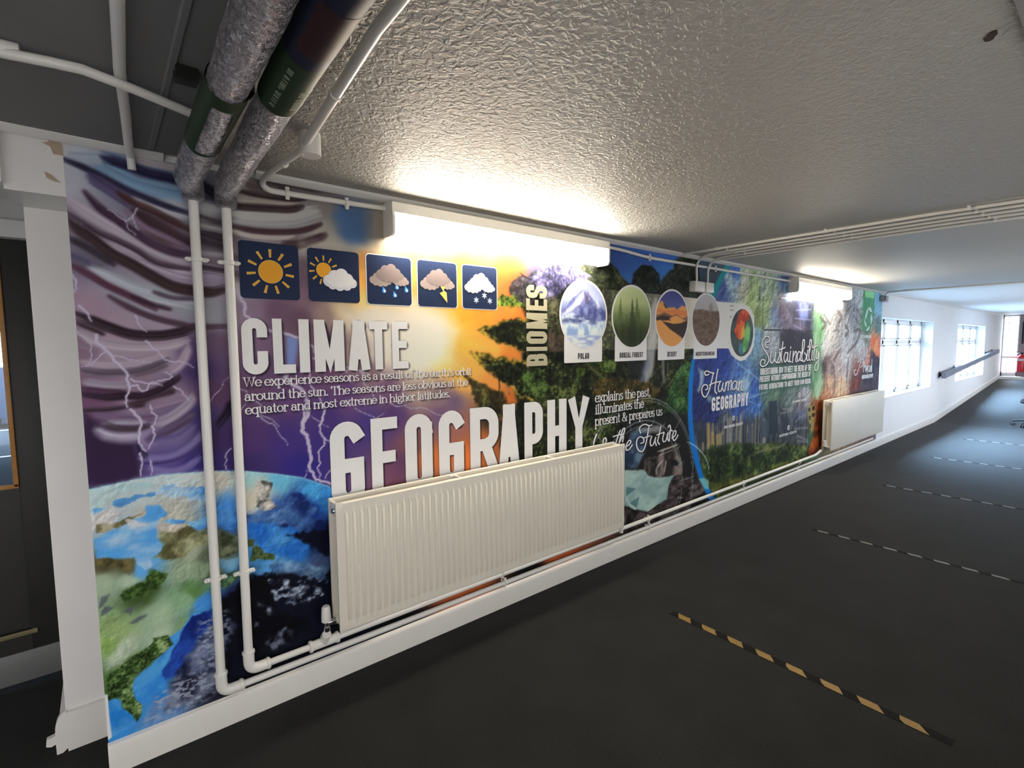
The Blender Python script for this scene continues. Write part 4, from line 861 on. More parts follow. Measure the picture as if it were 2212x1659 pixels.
for n_, (p, w) in enumerate([
 ([(0.594, 1.421), (0.581, 1.376), (0.602, 1.347), (0.650, 1.315), (0.664, 1.262), (0.651, 1.210), (0.638, 1.165)], .0105), ([(0.670, 1.230), (0.662, 1.203), (0.642, 1.179), (0.638, 1.145), (0.659, 1.124), (0.662, 1.088), (0.668, 1.049), (0.672, 1.015), (0.661, 0.992), (0.663, 0.978), (0.679, 0.952), (0.688, 0.925), (0.717, 0.912), (0.750, 0.895)], .0100),
 ([(0.671, 1.418), (0.680, 1.383), (0.684, 1.330), (0.722, 1.269), (0.737, 1.214), (0.718, 1.162)], .0040), ([(0.734, 1.224), (0.728, 1.183), (0.712, 1.162), (0.720, 1.119), (0.732, 1.095), (0.729, 1.072), (0.702, 1.044), (0.704, 1.013), (0.708, 0.992), (0.696, 0.975), (0.709, 0.945), (0.703, 0.933)], .0046), ([(0.732, 1.102), (0.755, 1.081)], .0030),
 ([(0.589, 1.556), (0.648, 1.539), (0.702, 1.499), (0.712, 1.458), (0.805, 1.426), (0.871, 1.393), (0.948, 1.371)], .0062), ([(0.700, 1.452), (0.745, 1.427), (0.828, 1.407), (0.840, 1.388)], .0060), ([(0.903, 1.392), (0.920, 1.329), (0.964, 1.269), (0.970, 1.230)], .0028), ([(0.412, 1.723), (0.443, 1.672), (0.441, 1.629), (0.469, 1.609)], .0090), ([(0.522, 1.572), (0.589, 1.556)], .0060),
 ([(0.479, 1.223), (0.511, 1.191), (0.526, 1.187), (0.539, 1.164), (0.557, 1.127), (0.579, 1.092)], .0016), ([(0.467, 1.284), (0.477, 1.278), (0.485, 1.263)], .0016), ([(0.429, 1.284), (0.428, 1.275), (0.408, 1.251)], .0012), ([(0.650, 0.973), (0.650, 0.957), (0.639, 0.941)], .0022), ([(0.753, 0.958), (0.731, 0.933), (0.728, 0.923)], .0020),
 ([(0.446, 1.421), (0.469, 1.387), (0.457, 1.350)], .0016), ([(0.408, 1.342), (0.437, 1.324), (0.431, 1.302)], .0012), ([(0.472, 1.239), (0.522, 1.206), (0.547, 1.175)], .0014), ([(0.681, 1.203), (0.700, 1.186), (0.749, 1.150)], .0009), ([(1.045, 1.231), (1.151, 1.195), (1.204, 1.197), (1.344, 1.143)], .0016), ([(0.848, 1.247), (0.974, 1.166), (1.016, 1.188)], .0012),
 ([(0.727, 1.416), (0.743, 1.374)], .0012), ([(0.953, 1.521), (0.958, 1.483), (0.984, 1.477)], .0010)]): A.bolt(p, w, seed=40+n_)

# ---- the sunburst breaking through, and the trees it lights
SB = [(1.272, 1.539, 0, 0, 0)][0][:2]
def rays(x, z):
    t = np.arctan2(z-SB[1], x-SB[0]); return fbm(t*3.0, np.hypot(x-SB[0], z-SB[1])*.5, 3.2, 3)
i = A.near(np.array([[.85, 1.05], [2.35, 2.1]]), 0)
rr_ = np.hypot(A.X[i]-SB[0], A.Z[i]-SB[1]); ry = rays(A.X[i], A.Z[i])
warm = A.C[i][:, 0] > A.C[i][:, 2]+40
A.C[i] *= (1+np.where(warm, .12, .06)*(ry-.5)*sstep(.08, .3, rr_))[:, None]
A.fill([(0.821, 1.657), (0.961, 1.678), (1.198, 1.692), (1.369, 1.675), (1.422, 1.575), (1.355, 1.433), (1.189, 1.363), (1.068, 1.403), (0.956, 1.507), (0.850, 1.590)], (214, 206, 192), .9, .07, .03, 8)
FO = foliage(); LITF = foliage(((.32, (34, 34, 14)), (.46, (84, 80, 28)), (.58, (140, 130, 50)), (.70, (190, 165, 75))), 11, 3)
BRT = foliage(((.30, (50, 62, 20)), (.46, (100, 125, 42)), (.60, (160, 182, 80))), 14, 4)
DRK = foliage(((.32, (8, 10, 7)), (.48, (22, 26, 15)), (.60, (44, 52, 26)), (.70, (92, 102, 56))), 10, 6)
FB = [(1.810, 1.749), (1.852, 1.845), (1.903, 1.880), (2.060, 1.950), (2.277, 1.990), (2.625, 2.051), (2.706, 2.007), (2.753, 1.966), (2.826, 1.926), (2.875, 1.922), (2.887, 1.992), (3.000, 2.063), (3.092, 2.064), (3.188, 2.009), (3.204, 1.945), (3.245, 1.997), (3.372, 2.065), (3.385, 2.124), (3.473, 2.183), (3.727, 2.175), (3.750, 1.591), (3.687, 1.501), (3.677, 1.322), (3.605, 1.057), (3.612, 0.840), (2.771, 0.648), (1.850, 0.731), (1.688, 0.951), (1.722, 1.073), (1.821, 1.192), (1.864, 1.318), (1.874, 1.511), (1.892, 1.638), (1.868, 1.701)]
A.fill(FB, 0, 1, .02, .035, 14, 2, DRK)
for p, t_, a_ in [
 ([(1.549, 1.583), (1.605, 1.606), (1.759, 1.641), (1.900, 1.651), (1.924, 1.636), (1.923, 1.434), (1.874, 1.453), (1.796, 1.484), (1.720, 1.509), (1.661, 1.529), (1.590, 1.555)], LITF, .9), ([(1.612, 1.578), (1.662, 1.601), (1.774, 1.627), (1.908, 1.636), (1.932, 1.618), (1.931, 1.446), (1.858, 1.472), (1.781, 1.502), (1.705, 1.526), (1.647, 1.549)], DRK, 1),
 ([(1.506, 1.465), (1.603, 1.464), (1.689, 1.439), (1.795, 1.424), (1.898, 1.410), (1.922, 1.378), (1.962, 1.164), (1.840, 1.198), (1.778, 1.269), (1.702, 1.309), (1.630, 1.347), (1.573, 1.384), (1.532, 1.425)], LITF, .9), ([(1.581, 1.430), (1.689, 1.415), (1.795, 1.400), (1.906, 1.385), (1.971, 1.175), (1.856, 1.209), (1.801, 1.267), (1.732, 1.301), (1.659, 1.346), (1.609, 1.389)], DRK, 1),
 ([(1.463, 1.349), (1.544, 1.317), (1.643, 1.265), (1.716, 1.231), (1.761, 1.173), (1.715, 1.099), (1.597, 1.123), (1.542, 1.197), (1.502, 1.268)], DRK, .8), ([(1.777, 1.815), (1.815, 1.859), (1.878, 1.899), (1.934, 1.873), (1.983, 1.809), (1.941, 1.722), (1.845, 1.748), (1.784, 1.774)], foliage(((.3, (22, 20, 22)), (.5, (52, 48, 52)), (.7, (105, 95, 110))), 12, 8), .95),
 ([(1.690, 1.746), (1.724, 1.780), (1.768, 1.771), (1.807, 1.784), (1.834, 1.747), (1.885, 1.732), (1.798, 1.710), (1.689, 1.715)], BRT, 1), ([(1.865, 1.349), (1.955, 1.365), (2.040, 1.342), (2.074, 1.232), (2.022, 1.184), (1.872, 1.232)], foliage(((.3, (14, 20, 10)), (.47, (40, 55, 26)), (.62, (90, 115, 58))), 14, 9), .9),
 ([(1.903, 1.874), (2.033, 1.948), (2.200, 1.983), (2.358, 1.976), (2.483, 1.923), (2.420, 1.848), (2.238, 1.871), (2.143, 1.778), (2.059, 1.748), (1.971, 1.847)], foliage(((.28, (36, 34, 58)), (.46, (82, 78, 118)), (.60, (135, 128, 168)), (.72, (165, 160, 188))), 13, 10), .92),
 ([(2.060, 1.774), (2.180, 1.780), (2.199, 1.577), (2.219, 1.474), (2.077, 1.476), (2.068, 1.642)], foliage(((.3, (22, 24, 18)), (.5, (66, 66, 48)), (.68, (125, 122, 92))), 13, 12), .85), ([(2.059, 1.576), (2.199, 1.550), (2.209, 1.454), (2.077, 1.469)], tone((48, 40, 34), (92, 74, 66), 20), .7),
 ([(2.298, 1.354), (2.487, 1.391), (2.713, 1.392), (2.691, 1.317), (2.554, 1.263), (2.444, 1.334), (2.360, 1.295), (2.319, 1.226)], foliage(((.3, (18, 24, 10)), (.48, (56, 72, 30)), (.65, (105, 125, 62))), 14, 13), .9),
 ([(2.487, 1.252), (2.644, 1.281), (3.083, 1.228), (3.224, 1.153), (3.087, 1.047), (2.646, 1.091), (2.466, 1.180)], foliage(((.3, (26, 22, 10)), (.5, (70, 58, 24)), (.68, (120, 98, 45))), 12, 14), .75),
 ([(3.355, 1.145), (3.441, 1.287), (3.594, 1.369), (3.660, 1.341), (3.609, 0.921), (3.421, 0.931), (3.271, 0.997)], foliage(((.3, (14, 30, 12)), (.48, (40, 74, 34)), (.65, (85, 125, 70))), 12, 15), .9), ([(2.420, 1.912), (2.637, 2.023), (2.826, 1.919), (2.864, 1.876), (2.638, 1.862), (2.484, 1.852)], foliage(((.3, (22, 26, 18)), (.5, (56, 62, 44)), (.7, (100, 105, 80))), 12, 16), .9),
 ([(2.887, 1.992), (3.000, 2.063), (3.092, 2.064), (3.203, 1.969), (3.416, 2.094), (3.727, 2.166), (3.739, 1.858), (3.248, 1.858), (2.901, 1.863), (2.851, 1.921)], foliage(((.3, (18, 22, 20)), (.5, (40, 46, 40)), (.7, (66, 74, 64))), 9, 17), .95)]:
    A.fill(p, 0, a_, .010, .022, 26, 3, t_)
for p in ([(1.695, 1.321), (1.702, 1.267), (1.686, 1.209)], [(1.635, 1.260), (1.642, 1.201), (1.634, 1.143)], [(1.763, 1.294), (1.770, 1.221)], [(1.855, 1.909), (1.894, 1.888), (1.951, 1.874)], [(2.359, 1.373), (2.487, 1.318), (2.622, 1.252)], [(1.600, 1.262), (1.605, 1.169)]): A.stroke(p, .0035, (38, 30, 18), .8, .003)
A.stroke([(2.412, 1.379), (2.531, 1.301), (2.622, 1.252)], .004, (112, 100, 70), .7, .004)
SKY = [(2.623, 2.209), (3.504, 2.186), (3.385, 2.124), (3.372, 2.065), (3.245, 1.997), (3.204, 1.945), (3.188, 2.009), (3.092, 2.064), (3.000, 2.063), (2.887, 1.992), (2.875, 1.922), (2.826, 1.926), (2.753, 1.966), (2.706, 2.007), (2.614, 2.057)]
A.fill(SKY, 0, 1, .012, .02, 22, 5, lambda x, z: ramp(fbm(x, z, 3, 4, .6, 1)*.6+(2.15-z)*.9, [(.3, (60, 92, 158)), (.6, (62, 118, 182)), (.85, (110, 156, 196))]))
# waterfalls, cliffs and pool
for p, w, c, a_ in [([(3.152, 1.813), (3.135, 1.667), (3.111, 1.504), (3.087, 1.342), (3.049, 1.238)], .045, (176, 176, 180), .75), ([(3.066, 1.383), (3.015, 1.304), (3.003, 1.240)], .03, (110, 116, 140), .7), ([(3.254, 1.370), (3.272, 1.218)], .035, (150, 142, 140), .7), ([(3.162, 1.381), (3.165, 1.240)], .022, (52, 42, 40), .8), ([(3.319, 1.351), (3.322, 1.257)], .02, (120, 112, 108), .6)]:
    A.stroke(p, w, c, a_, w*.7)
A.fill([(2.834, 1.381), (3.040, 1.376), (2.990, 1.241), (2.861, 1.271)], (28, 30, 36), .8, .03, .02, 15)
A.fill([(2.802, 0.973), (3.343, 0.947), (3.419, 0.969), (3.607, 0.937), (3.626, 0.781), (3.673, 0.619), (3.736, 0.451), (3.862, 0.250), (3.958, 0.132), (2.813, 0.193)], (27, 26, 26), .95, .02, .02, 14)
A.fill([(2.878, 0.870), (2.988, 0.899), (3.125, 0.883), (3.037, 0.682), (2.948, 0.605), (2.807, 0.628), (2.805, 0.744)], 0, .9, .02, .02, 14, 1, tone((34, 52, 76), (100, 122, 140), 9, 3))
A.fill([(2.943, 0.890), (3.270, 0.881), (3.222, 0.829), (3.011, 0.854)], (142, 142, 140), .75, .015, .01, 20)
A.fill([(3.037, 0.661), (3.202, 0.657), (3.324, 0.721), (3.427, 0.714), (3.566, 0.526), (3.527, 0.455), (3.408, 0.468), (3.231, 0.481), (3.098, 0.519), (3.040, 0.554)], 0, .95, .010, .02, 16, 2, tone((40, 36, 34), (118, 106, 100), 14, 5, 1, .4))
A.fill([(3.096, 0.645), (3.191, 0.637), (3.179, 0.603), (3.132, 0.610)], (20, 18, 18), .9, .01, .01)
A.fill([(3.378, 0.594), (3.456, 0.589), (3.498, 0.537), (3.393, 0.546)], (20, 18, 18), .9, .01, .01)
for p in ([(3.194, 0.506), (3.198, 0.563), (3.271, 0.610)], [(3.286, 0.497), (3.309, 0.567), (3.315, 0.604)], [(3.202, 0.687), (3.350, 0.695), (3.479, 0.707)], [(3.227, 0.654), (3.402, 0.673)]): A.stroke(p, .006, (176, 170, 164), .75, .006)
A.fill([(2.807, 0.611), (3.028, 0.577), (3.098, 0.519), (3.231, 0.481), (3.434, 0.468), (3.364, 0.408), (3.347, 0.351), (3.336, 0.293), (3.092, 0.249), (2.954, 0.294), (2.811, 0.353)], 0, 1, .008, .006, 30, 3, tone((120, 146, 142), (152, 174, 166), 7, 6, 1, 2))
A.fill([(3.359, 0.372), (3.396, 0.433), (3.487, 0.462), (3.624, 0.423), (3.799, 0.336), (3.900, 0.235), (3.632, 0.201), (3.349, 0.283)], 0, .95, .008, .015, 16, 4, tone((34, 28, 28), (120, 108, 104), 10, 7, 1, 1.6))
A.fill([(2.811, 0.339), (2.999, 0.273), (3.069, 0.243), (3.348, 0.291), (3.493, 0.276), (3.642, 0.317), (3.907, 0.242), (3.989, 0.117), (3.366, 0.104), (2.814, 0.151)], 0, .95, .006, .015, 16, 5, tone((18, 15, 15), (78, 68, 68), 12, 8))
A.fill([(3.629, 0.288), (3.876, 0.256), (3.832, 0.232), (3.673, 0.240)], (92, 90, 88), .8, .008)
# compass engraving
def cir(cx, cz, r, a0, a1, n=26): return [(cx+r*math.cos(math.radians(a0+(a1-a0)*k/n)), cz+r*math.sin(math.radians(a0+(a1-a0)*k/n))) for k in range(n+1)]
CO = [(3.008, 0.407, 0, 0, 0)][0][:2]
LN = (140, 150, 148)
for r_, w_ in ((.70, .004), (.68, .002), (.535, .004), (.50, .002)): A.stroke(cir(CO[0], CO[1], r_, -60, 170), w_, LN, .6, .003, False, False)
for d in range(-60, 170, 15):
    p = np.array([(CO[0]+r_*math.cos(math.radians(d)), CO[1]+r_*math.sin(math.radians(d))) for r_ in (.50, .70 if d % 45 == 0 else .57)]); A.stroke(p, .004, LN, .5, .003, False, False)
for p in ([(2.830, 0.487), (2.945, 0.451), (2.831, 0.418)], [(2.870, 0.361), (2.988, 0.385), (2.954, 0.305)]): A.fill(p, (70, 102, 108), .8, .004)
A.stroke([(2.832, 0.404), (2.887, 0.337), (2.954, 0.294)], .008, (170, 186, 182), .6, .005)

# ---- planet at the lower left
EARTH = [(-0.076, 1.021), (-0.059, 1.026), (0.070, 1.038), (0.149, 1.040), (0.271, 1.030), (0.300, 1.028), (0.406, 1.011), (0.524, 0.979), (0.629, 0.945), (0.746, 0.883), (0.931, 0.762), (0.907, 0.022), (0.322, 0.073), (-0.166, 0.109)]
EB = [(-0.054, 0.988, 165, 190, 190), (0.074, 1.012, 172, 186, 186), (0.213, 1.021, 176, 186, 186), (0.302, 0.987, 190, 186, 172), (0.431, 0.983, 150, 190, 190), (0.534, 0.945, 95, 175, 205), (0.681, 0.877, 60, 150, 210), (-0.034, 0.919, 190, 186, 182), (0.094, 0.889, 172, 172, 166), (0.177, 0.887, 172, 172, 158), (-0.000, 0.845, 96, 160, 205), (0.062, 0.795, 112, 166, 205), (0.100, 0.750, 90, 160, 215), (0.057, 0.710, 80, 155, 220), (0.171, 0.765, 120, 120, 82), (0.228, 0.732, 150, 160, 136), (0.195, 0.669, 140, 160, 130), (0.255, 0.669, 130, 150, 120), (-0.031, 0.753, 82, 76, 46), (0.032, 0.726, 85, 80, 42), (-0.047, 0.692, 150, 170, 140), (0.029, 0.685, 160, 180, 150), (0.053, 0.626, 62, 86, 36), (0.189, 0.544, 130, 165, 125), (0.115, 0.516, 150, 175, 140), (-0.020, 0.497, 140, 165, 105), (-0.047, 0.474, 130, 165, 82), (0.003, 0.437, 165, 180, 155), (0.112, 0.446, 160, 180, 150), (0.220, 0.570, 90, 130, 70), (0.039, 0.369, 80, 110, 50), (-0.029, 0.330, 76, 106, 52), (0.184, 0.455, 120, 150, 100), (0.248, 0.524, 60, 140, 215), (0.214, 0.444, 40, 120, 205), (0.151, 0.376, 40, 120, 200), (0.091, 0.311, 36, 130, 210), (0.032, 0.249, 40, 140, 215), (-0.024, 0.188, 40, 135, 215), (0.097, 0.163, 92, 132, 182), (0.227, 0.401, 20, 45, 120), (0.193, 0.322, 22, 36, 90), (0.250, 0.241, 35, 40, 60), (0.202, 0.206, 60, 65, 85), (0.442, 0.457, 8, 10, 25), (0.505, 0.273, 5, 7, 15), (0.658, 0.277, 8, 10, 22), (0.433, 0.262, 8, 9, 18), (0.605, 0.422, 10, 14, 35), (0.303, 0.353, 45, 50, 76), (0.342, 0.492, 20, 30, 80), (0.427, 0.889, 190, 186, 166), (0.462, 0.920, 186, 186, 170), (0.343, 0.869, 60, 130, 200), (0.358, 0.828, 40, 90, 170), (0.528, 0.809, 52, 92, 160), (0.603, 0.832, 26, 56, 130), (0.658, 0.779, 26, 60, 140), (0.719, 0.828, 46, 130, 205), (0.489, 0.739, 40, 110, 186), (0.594, 0.631, 32, 110, 200), (0.713, 0.662, 12, 18, 50), (0.616, 0.697, 15, 40, 110), (0.451, 0.671, 60, 130, 190), (0.519, 0.592, 72, 142, 196), (0.688, 0.542, 60, 80, 120), (0.590, 0.530, 80, 122, 166), (0.322, 0.744, 72, 82, 56), (0.272, 0.701, 100, 110, 86), (0.378, 0.185, 10, 10, 20), (0.294, 0.164, 30, 30, 45)]
ei = A.near(np.array([[-.07, .1], [.95, 1.06]]), 0); ei = ei[A.inside(ei, EARTH)]
wx = A.X[ei]+.035*(fbm(A.X[ei], A.Z[ei], 14, 4, seed=21)-.5); wz = A.Z[ei]+.035*(fbm(A.X[ei], A.Z[ei], 14, 4, seed=22)-.5)
sub = Painter(wx, wz); A.C[ei] = sub.field(EB, soft=.008, power=4)
def efill(p, c, tex=None, rough=.012, f=.003, a=1.0, rs=45, seed=0): A.fill(p, c, a, f, rough, rs, seed, tex)
efill([(-0.062, 1.026), (0.069, 1.037), (0.148, 1.036), (0.271, 1.028), (0.269, 0.987), (0.190, 0.998), (0.146, 1.006), (0.078, 0.999), (0.005, 1.001), (-0.058, 1.001)], 0, tone((150, 186, 190), (196, 200, 196), 16, 2, .5, 2), .01, .02, .8)
efill([(0.095, 0.934), (0.132, 0.931), (0.152, 0.908), (0.151, 0.888), (0.127, 0.890), (0.122, 0.858), (0.117, 0.806), (0.129, 0.785), (0.125, 0.763), (0.106, 0.755), (0.095, 0.748), (0.096, 0.714), (0.074, 0.700), (0.062, 0.721), (0.050, 0.731), (0.044, 0.757), (0.004, 0.762), (-0.055, 0.787), (-0.058, 0.854), (-0.014, 0.868), (0.015, 0.877), (0.042, 0.903), (0.085, 0.903)], 0, tone((70, 148, 214), (142, 178, 208), 13, 4, .6, 1.6))
efill([(0.121, 0.981), (0.141, 0.997), (0.168, 1.002), (0.184, 0.989), (0.271, 0.972), (0.268, 0.917), (0.226, 0.930), (0.212, 0.949), (0.160, 0.960)], 0, tone((44, 124, 200), (150, 180, 205), 12, 5))
efill([(-0.002, 0.961), (0.011, 0.977), (0.056, 0.981), (0.118, 0.977), (0.118, 0.970), (0.066, 0.969), (0.045, 0.954), (0.017, 0.947)], (58, 130, 196), None, .010, .003, .85)
efill([(-0.057, 0.963), (-0.033, 0.961), (-0.015, 0.951), (-0.056, 0.935)], (90, 160, 205), None, .008)
efill([(0.128, 0.870), (0.167, 0.876), (0.194, 0.861), (0.250, 0.841), (0.271, 0.857), (0.272, 0.811), (0.245, 0.804), (0.220, 0.827), (0.207, 0.848), (0.165, 0.851)], 0, tone((60, 130, 200), (110, 170, 215), 20, 6))
efill([(0.125, 0.847), (0.215, 0.835), (0.248, 0.803), (0.275, 0.807), (0.272, 0.751), (0.231, 0.745), (0.186, 0.712), (0.131, 0.721), (0.100, 0.743), (0.128, 0.759), (0.135, 0.784), (0.120, 0.808)], 0, tone((84, 82, 48), (158, 160, 122), 22, 7, 1, 1, .3, .66), .012, .006)
efill([(-0.056, 0.901), (-0.025, 0.899), (0.016, 0.893), (0.032, 0.905), (0.052, 0.910), (0.086, 0.919), (0.085, 0.903), (0.052, 0.898), (0.016, 0.880), (-0.027, 0.868), (-0.055, 0.863)], 0, tone((92, 84, 44), (168, 158, 128), 30, 8), .012, .003, .9)
efill([(0.120, 0.858), (0.165, 0.851), (0.207, 0.838), (0.175, 0.825), (0.124, 0.831)], (196, 186, 176), None, .012, .006, .8)
efill([(0.034, 0.898), (0.062, 0.892), (0.091, 0.872), (0.086, 0.863), (0.045, 0.867)], (192, 192, 192), None, .012, .004, .85)
efill([(0.082, 0.701), (0.103, 0.698), (0.140, 0.670), (0.133, 0.642), (0.099, 0.625), (0.072, 0.607), (0.016, 0.613), (0.004, 0.630), (0.010, 0.648), (0.038, 0.655), (0.075, 0.663)], 0, foliage(((.3, (28, 46, 14)), (.48, (52, 80, 28)), (.64, (86, 118, 52))), 22, 20), .012, .006)
efill([(-0.056, 0.778), (-0.032, 0.779), (0.004, 0.762), (0.046, 0.755), (0.047, 0.728), (0.037, 0.718), (0.010, 0.730), (-0.021, 0.745), (-0.054, 0.761)], 0, tone((58, 54, 26), (112, 102, 58), 24, 9), .010, .006)
efill([(-0.055, 0.268), (-0.054, 0.353), (0.001, 0.386), (0.078, 0.422), (0.086, 0.443), (0.129, 0.437), (0.143, 0.396), (0.102, 0.368), (0.054, 0.339), (0.023, 0.318), (0.014, 0.284), (0.022, 0.236), (0.039, 0.203), (0.034, 0.166), (0.021, 0.150), (-0.002, 0.194), (-0.018, 0.226), (-0.021, 0.252), (-0.034, 0.265)], 0, foliage(((.3, (20, 36, 10)), (.46, (56, 84, 34)), (.60, (108, 138, 76)), (.72, (150, 172, 118))), 26, 23), .006, .003)
efill([(-0.052, 0.264), (-0.034, 0.264), (-0.019, 0.248), (-0.019, 0.222), (0.001, 0.185), (0.019, 0.149), (-0.005, 0.137), (-0.053, 0.128), (-0.058, 0.188)], 0, tone((26, 122, 204), (74, 150, 212), 16, 10), .004, .003)
efill([(0.023, 0.314), (0.054, 0.334), (0.105, 0.364), (0.147, 0.395), (0.136, 0.424), (0.174, 0.450), (0.209, 0.492), (0.234, 0.489), (0.232, 0.458), (0.172, 0.420), (0.141, 0.362), (0.106, 0.306), (0.115, 0.252), (0.124, 0.197), (0.043, 0.206), (0.023, 0.245), (0.016, 0.283)], 0, tone((34, 124, 208), (64, 148, 220), 14, 11), .006, .003)
efill([(0.276, 0.484), (0.208, 0.482), (0.175, 0.446), (0.161, 0.406), (0.139, 0.370), (0.129, 0.334), (0.104, 0.307), (0.112, 0.271), (0.164, 0.266), (0.256, 0.241), (0.311, 0.291), (0.336, 0.431)], 0, tone((12, 34, 112), (30, 70, 165), 12, 12), .008, .004)
efill([(0.229, 0.398), (0.282, 0.430), (0.302, 0.485), (0.359, 0.454), (0.350, 0.351), (0.311, 0.291), (0.290, 0.226), (0.277, 0.146), (0.191, 0.140), (0.090, 0.148), (0.121, 0.219), (0.149, 0.288), (0.193, 0.340)], 0, tone((22, 24, 48), (118, 126, 148), 16, 13), .02, .012, .9)
efill([(0.303, 0.495), (0.388, 0.573), (0.533, 0.561), (0.926, 0.455), (0.912, 0.017), (0.515, 0.139), (0.360, 0.162), (0.297, 0.180), (0.313, 0.323), (0.356, 0.381)], 0, tone((5, 6, 14), (12, 16, 36), 9, 14), .02, .010)
efill([(0.301, 0.859), (0.372, 0.887), (0.371, 0.783), (0.330, 0.788), (0.303, 0.816)], 0, tone((34, 90, 170), (70, 140, 205), 14, 15), .008)
efill([(0.407, 0.835), (0.485, 0.806), (0.522, 0.815), (0.572, 0.885), (0.620, 0.869), (0.669, 0.818), (0.690, 0.778), (0.655, 0.762), (0.723, 0.734), (0.721, 0.673), (0.652, 0.685), (0.565, 0.718), (0.494, 0.776), (0.411, 0.801)], 0, tone((14, 34, 96), (66, 110, 170), 14, 16), .02, .006, .95)
efill([(0.480, 0.802), (0.538, 0.817), (0.601, 0.803), (0.632, 0.743), (0.567, 0.753), (0.514, 0.760)], 0, tone((50, 92, 150), (120, 160, 200), 20, 17), .02, .010, .8)
efill([(0.410, 0.791), (0.494, 0.776), (0.598, 0.728), (0.656, 0.636), (0.615, 0.605), (0.519, 0.632), (0.460, 0.683), (0.413, 0.740)], 0, tone((24, 100, 190), (70, 145, 205), 12, 18), .02, .008)
efill([(0.664, 0.700), (0.728, 0.696), (0.723, 0.575), (0.689, 0.597), (0.650, 0.637), (0.618, 0.676), (0.565, 0.707)], (9, 12, 34), None, .02, .010)
efill([(0.303, 0.800), (0.334, 0.782), (0.375, 0.750), (0.372, 0.685), (0.338, 0.678), (0.302, 0.688)], 0, tone((52, 60, 38), (118, 124, 96), 26, 19), .008)
efill([(0.405, 0.731), (0.437, 0.723), (0.430, 0.691), (0.406, 0.703)], (76, 84, 44), None, .008); efill([(0.426, 0.698), (0.445, 0.698), (0.469, 0.658), (0.509, 0.641), (0.508, 0.618), (0.448, 0.635), (0.418, 0.638)], 0, foliage(((.3, (30, 44, 20)), (.5, (66, 86, 40)), (.7, (110, 130, 80))), 30, 24), .008)
efill([(0.301, 0.677), (0.376, 0.667), (0.372, 0.596), (0.347, 0.571), (0.309, 0.561), (0.322, 0.622)], 0, tone((50, 130, 190), (110, 165, 200), 20, 20), .010, .006, .8); efill([(0.307, 0.616), (0.373, 0.612), (0.371, 0.580), (0.332, 0.553), (0.310, 0.566)], 0, foliage(((.3, (30, 50, 24)), (.5, (66, 100, 50)), (.7, (120, 150, 100))), 30, 25), .010, .005, .85)
efill([(0.508, 0.612), (0.614, 0.582), (0.721, 0.514), (0.719, 0.459), (0.667, 0.481), (0.590, 0.529), (0.516, 0.558), (0.486, 0.590)], 0, tone((54, 92, 140), (130, 165, 195), 20, 21), .02, .010, .8)
efill([(0.457, 0.963), (0.517, 0.947), (0.499, 0.888), (0.523, 0.838), (0.487, 0.832), (0.452, 0.853), (0.449, 0.893)], 0, tone((70, 72, 72), (196, 190, 176), 34, 22), .008)
efill([(0.484, 0.539), (0.525, 0.532), (0.589, 0.494), (0.701, 0.465), (0.699, 0.410), (0.640, 0.387), (0.542, 0.415), (0.496, 0.454)], 0, tone((8, 12, 30), (168, 180, 196), 40, 23, 1, 1.5, .42, .72), .02, .008)
efill([(0.435, 0.457), (0.479, 0.425), (0.493, 0.385), (0.477, 0.382), (0.448, 0.424)], 0, tone((10, 12, 26), (140, 150, 165), 40, 24), .012, .008, .9)
efill([(0.442, 0.288), (0.494, 0.296), (0.537, 0.304), (0.568, 0.268), (0.545, 0.235), (0.492, 0.238)], 0, tone((8, 8, 18), (110, 118, 138), 34, 25), .02, .010, .85); efill([(0.416, 0.384), (0.436, 0.374), (0.435, 0.357), (0.420, 0.360)], (70, 76, 92), None, .008)
efill([(-0.050, 0.422), (-0.036, 0.425), (-0.006, 0.384), (-0.053, 0.376)], (168, 182, 160), None, .01, .01, .7)
for p in ([(-0.058, 0.584), (-0.043, 0.602), (-0.023, 0.599), (-0.034, 0.584), (-0.055, 0.573)], [(0.002, 0.571), (0.037, 0.580), (0.033, 0.570), (0.025, 0.549), (0.013, 0.567)], [(0.016, 0.524), (0.046, 0.536), (0.076, 0.540), (0.061, 0.526), (0.027, 0.515)], [(0.041, 0.586), (0.060, 0.589), (0.063, 0.578)], [(-0.055, 0.642), (-0.030, 0.648), (-0.039, 0.623), (-0.057, 0.611)]): efill(p, (82, 92, 100), None, .008, .004, .85)
# relief and cloud flecks over the planet
e2 = A.near(np.array([[-.07, .1], [.95, 1.06]]), 0); e2 = e2[A.inside(e2, EARTH)]
x_, z_ = A.X[e2], A.Z[e2]
em = (fbm(x_+.004, z_-.004, 30, 5, seed=30)-fbm(x_, z_, 30, 5, seed=30))*(.4+1.2*sstep(.4, .65, fbm(x_, z_, 7, 2, seed=35))); A.C[e2] = np.clip(A.C[e2]*(1+.60*em)[:, None], 0, 255)
gl = A.C[e2].mean(1); A.C[e2] = (A.C[e2]*.86+gl[:, None]*.14)*.95
fl = sstep(.52, .60, fbm(x_+z_*.5, z_, 60, 2, 1, 1.6, 31))
reg = Painter(x_, z_); rm = np.zeros(len(x_))
for p in ([(0.087, 0.235), (0.148, 0.258), (0.223, 0.266), (0.294, 0.299), (0.305, 0.160), (0.233, 0.125), (0.141, 0.123), (0.031, 0.128), (0.057, 0.180)], [(0.227, 0.454), (0.324, 0.474), (0.343, 0.383), (0.301, 0.288), (0.256, 0.224), (0.204, 0.248)]):
    i_ = np.arange(len(x_)); ins = reg.inside(i_, p); d = reg.dist(i_, p, True); rm = np.maximum(rm, sstep(-.02, .03, np.where(ins, d, -d)))
A.mix(e2, fl*rm*.85, (142, 148, 164))
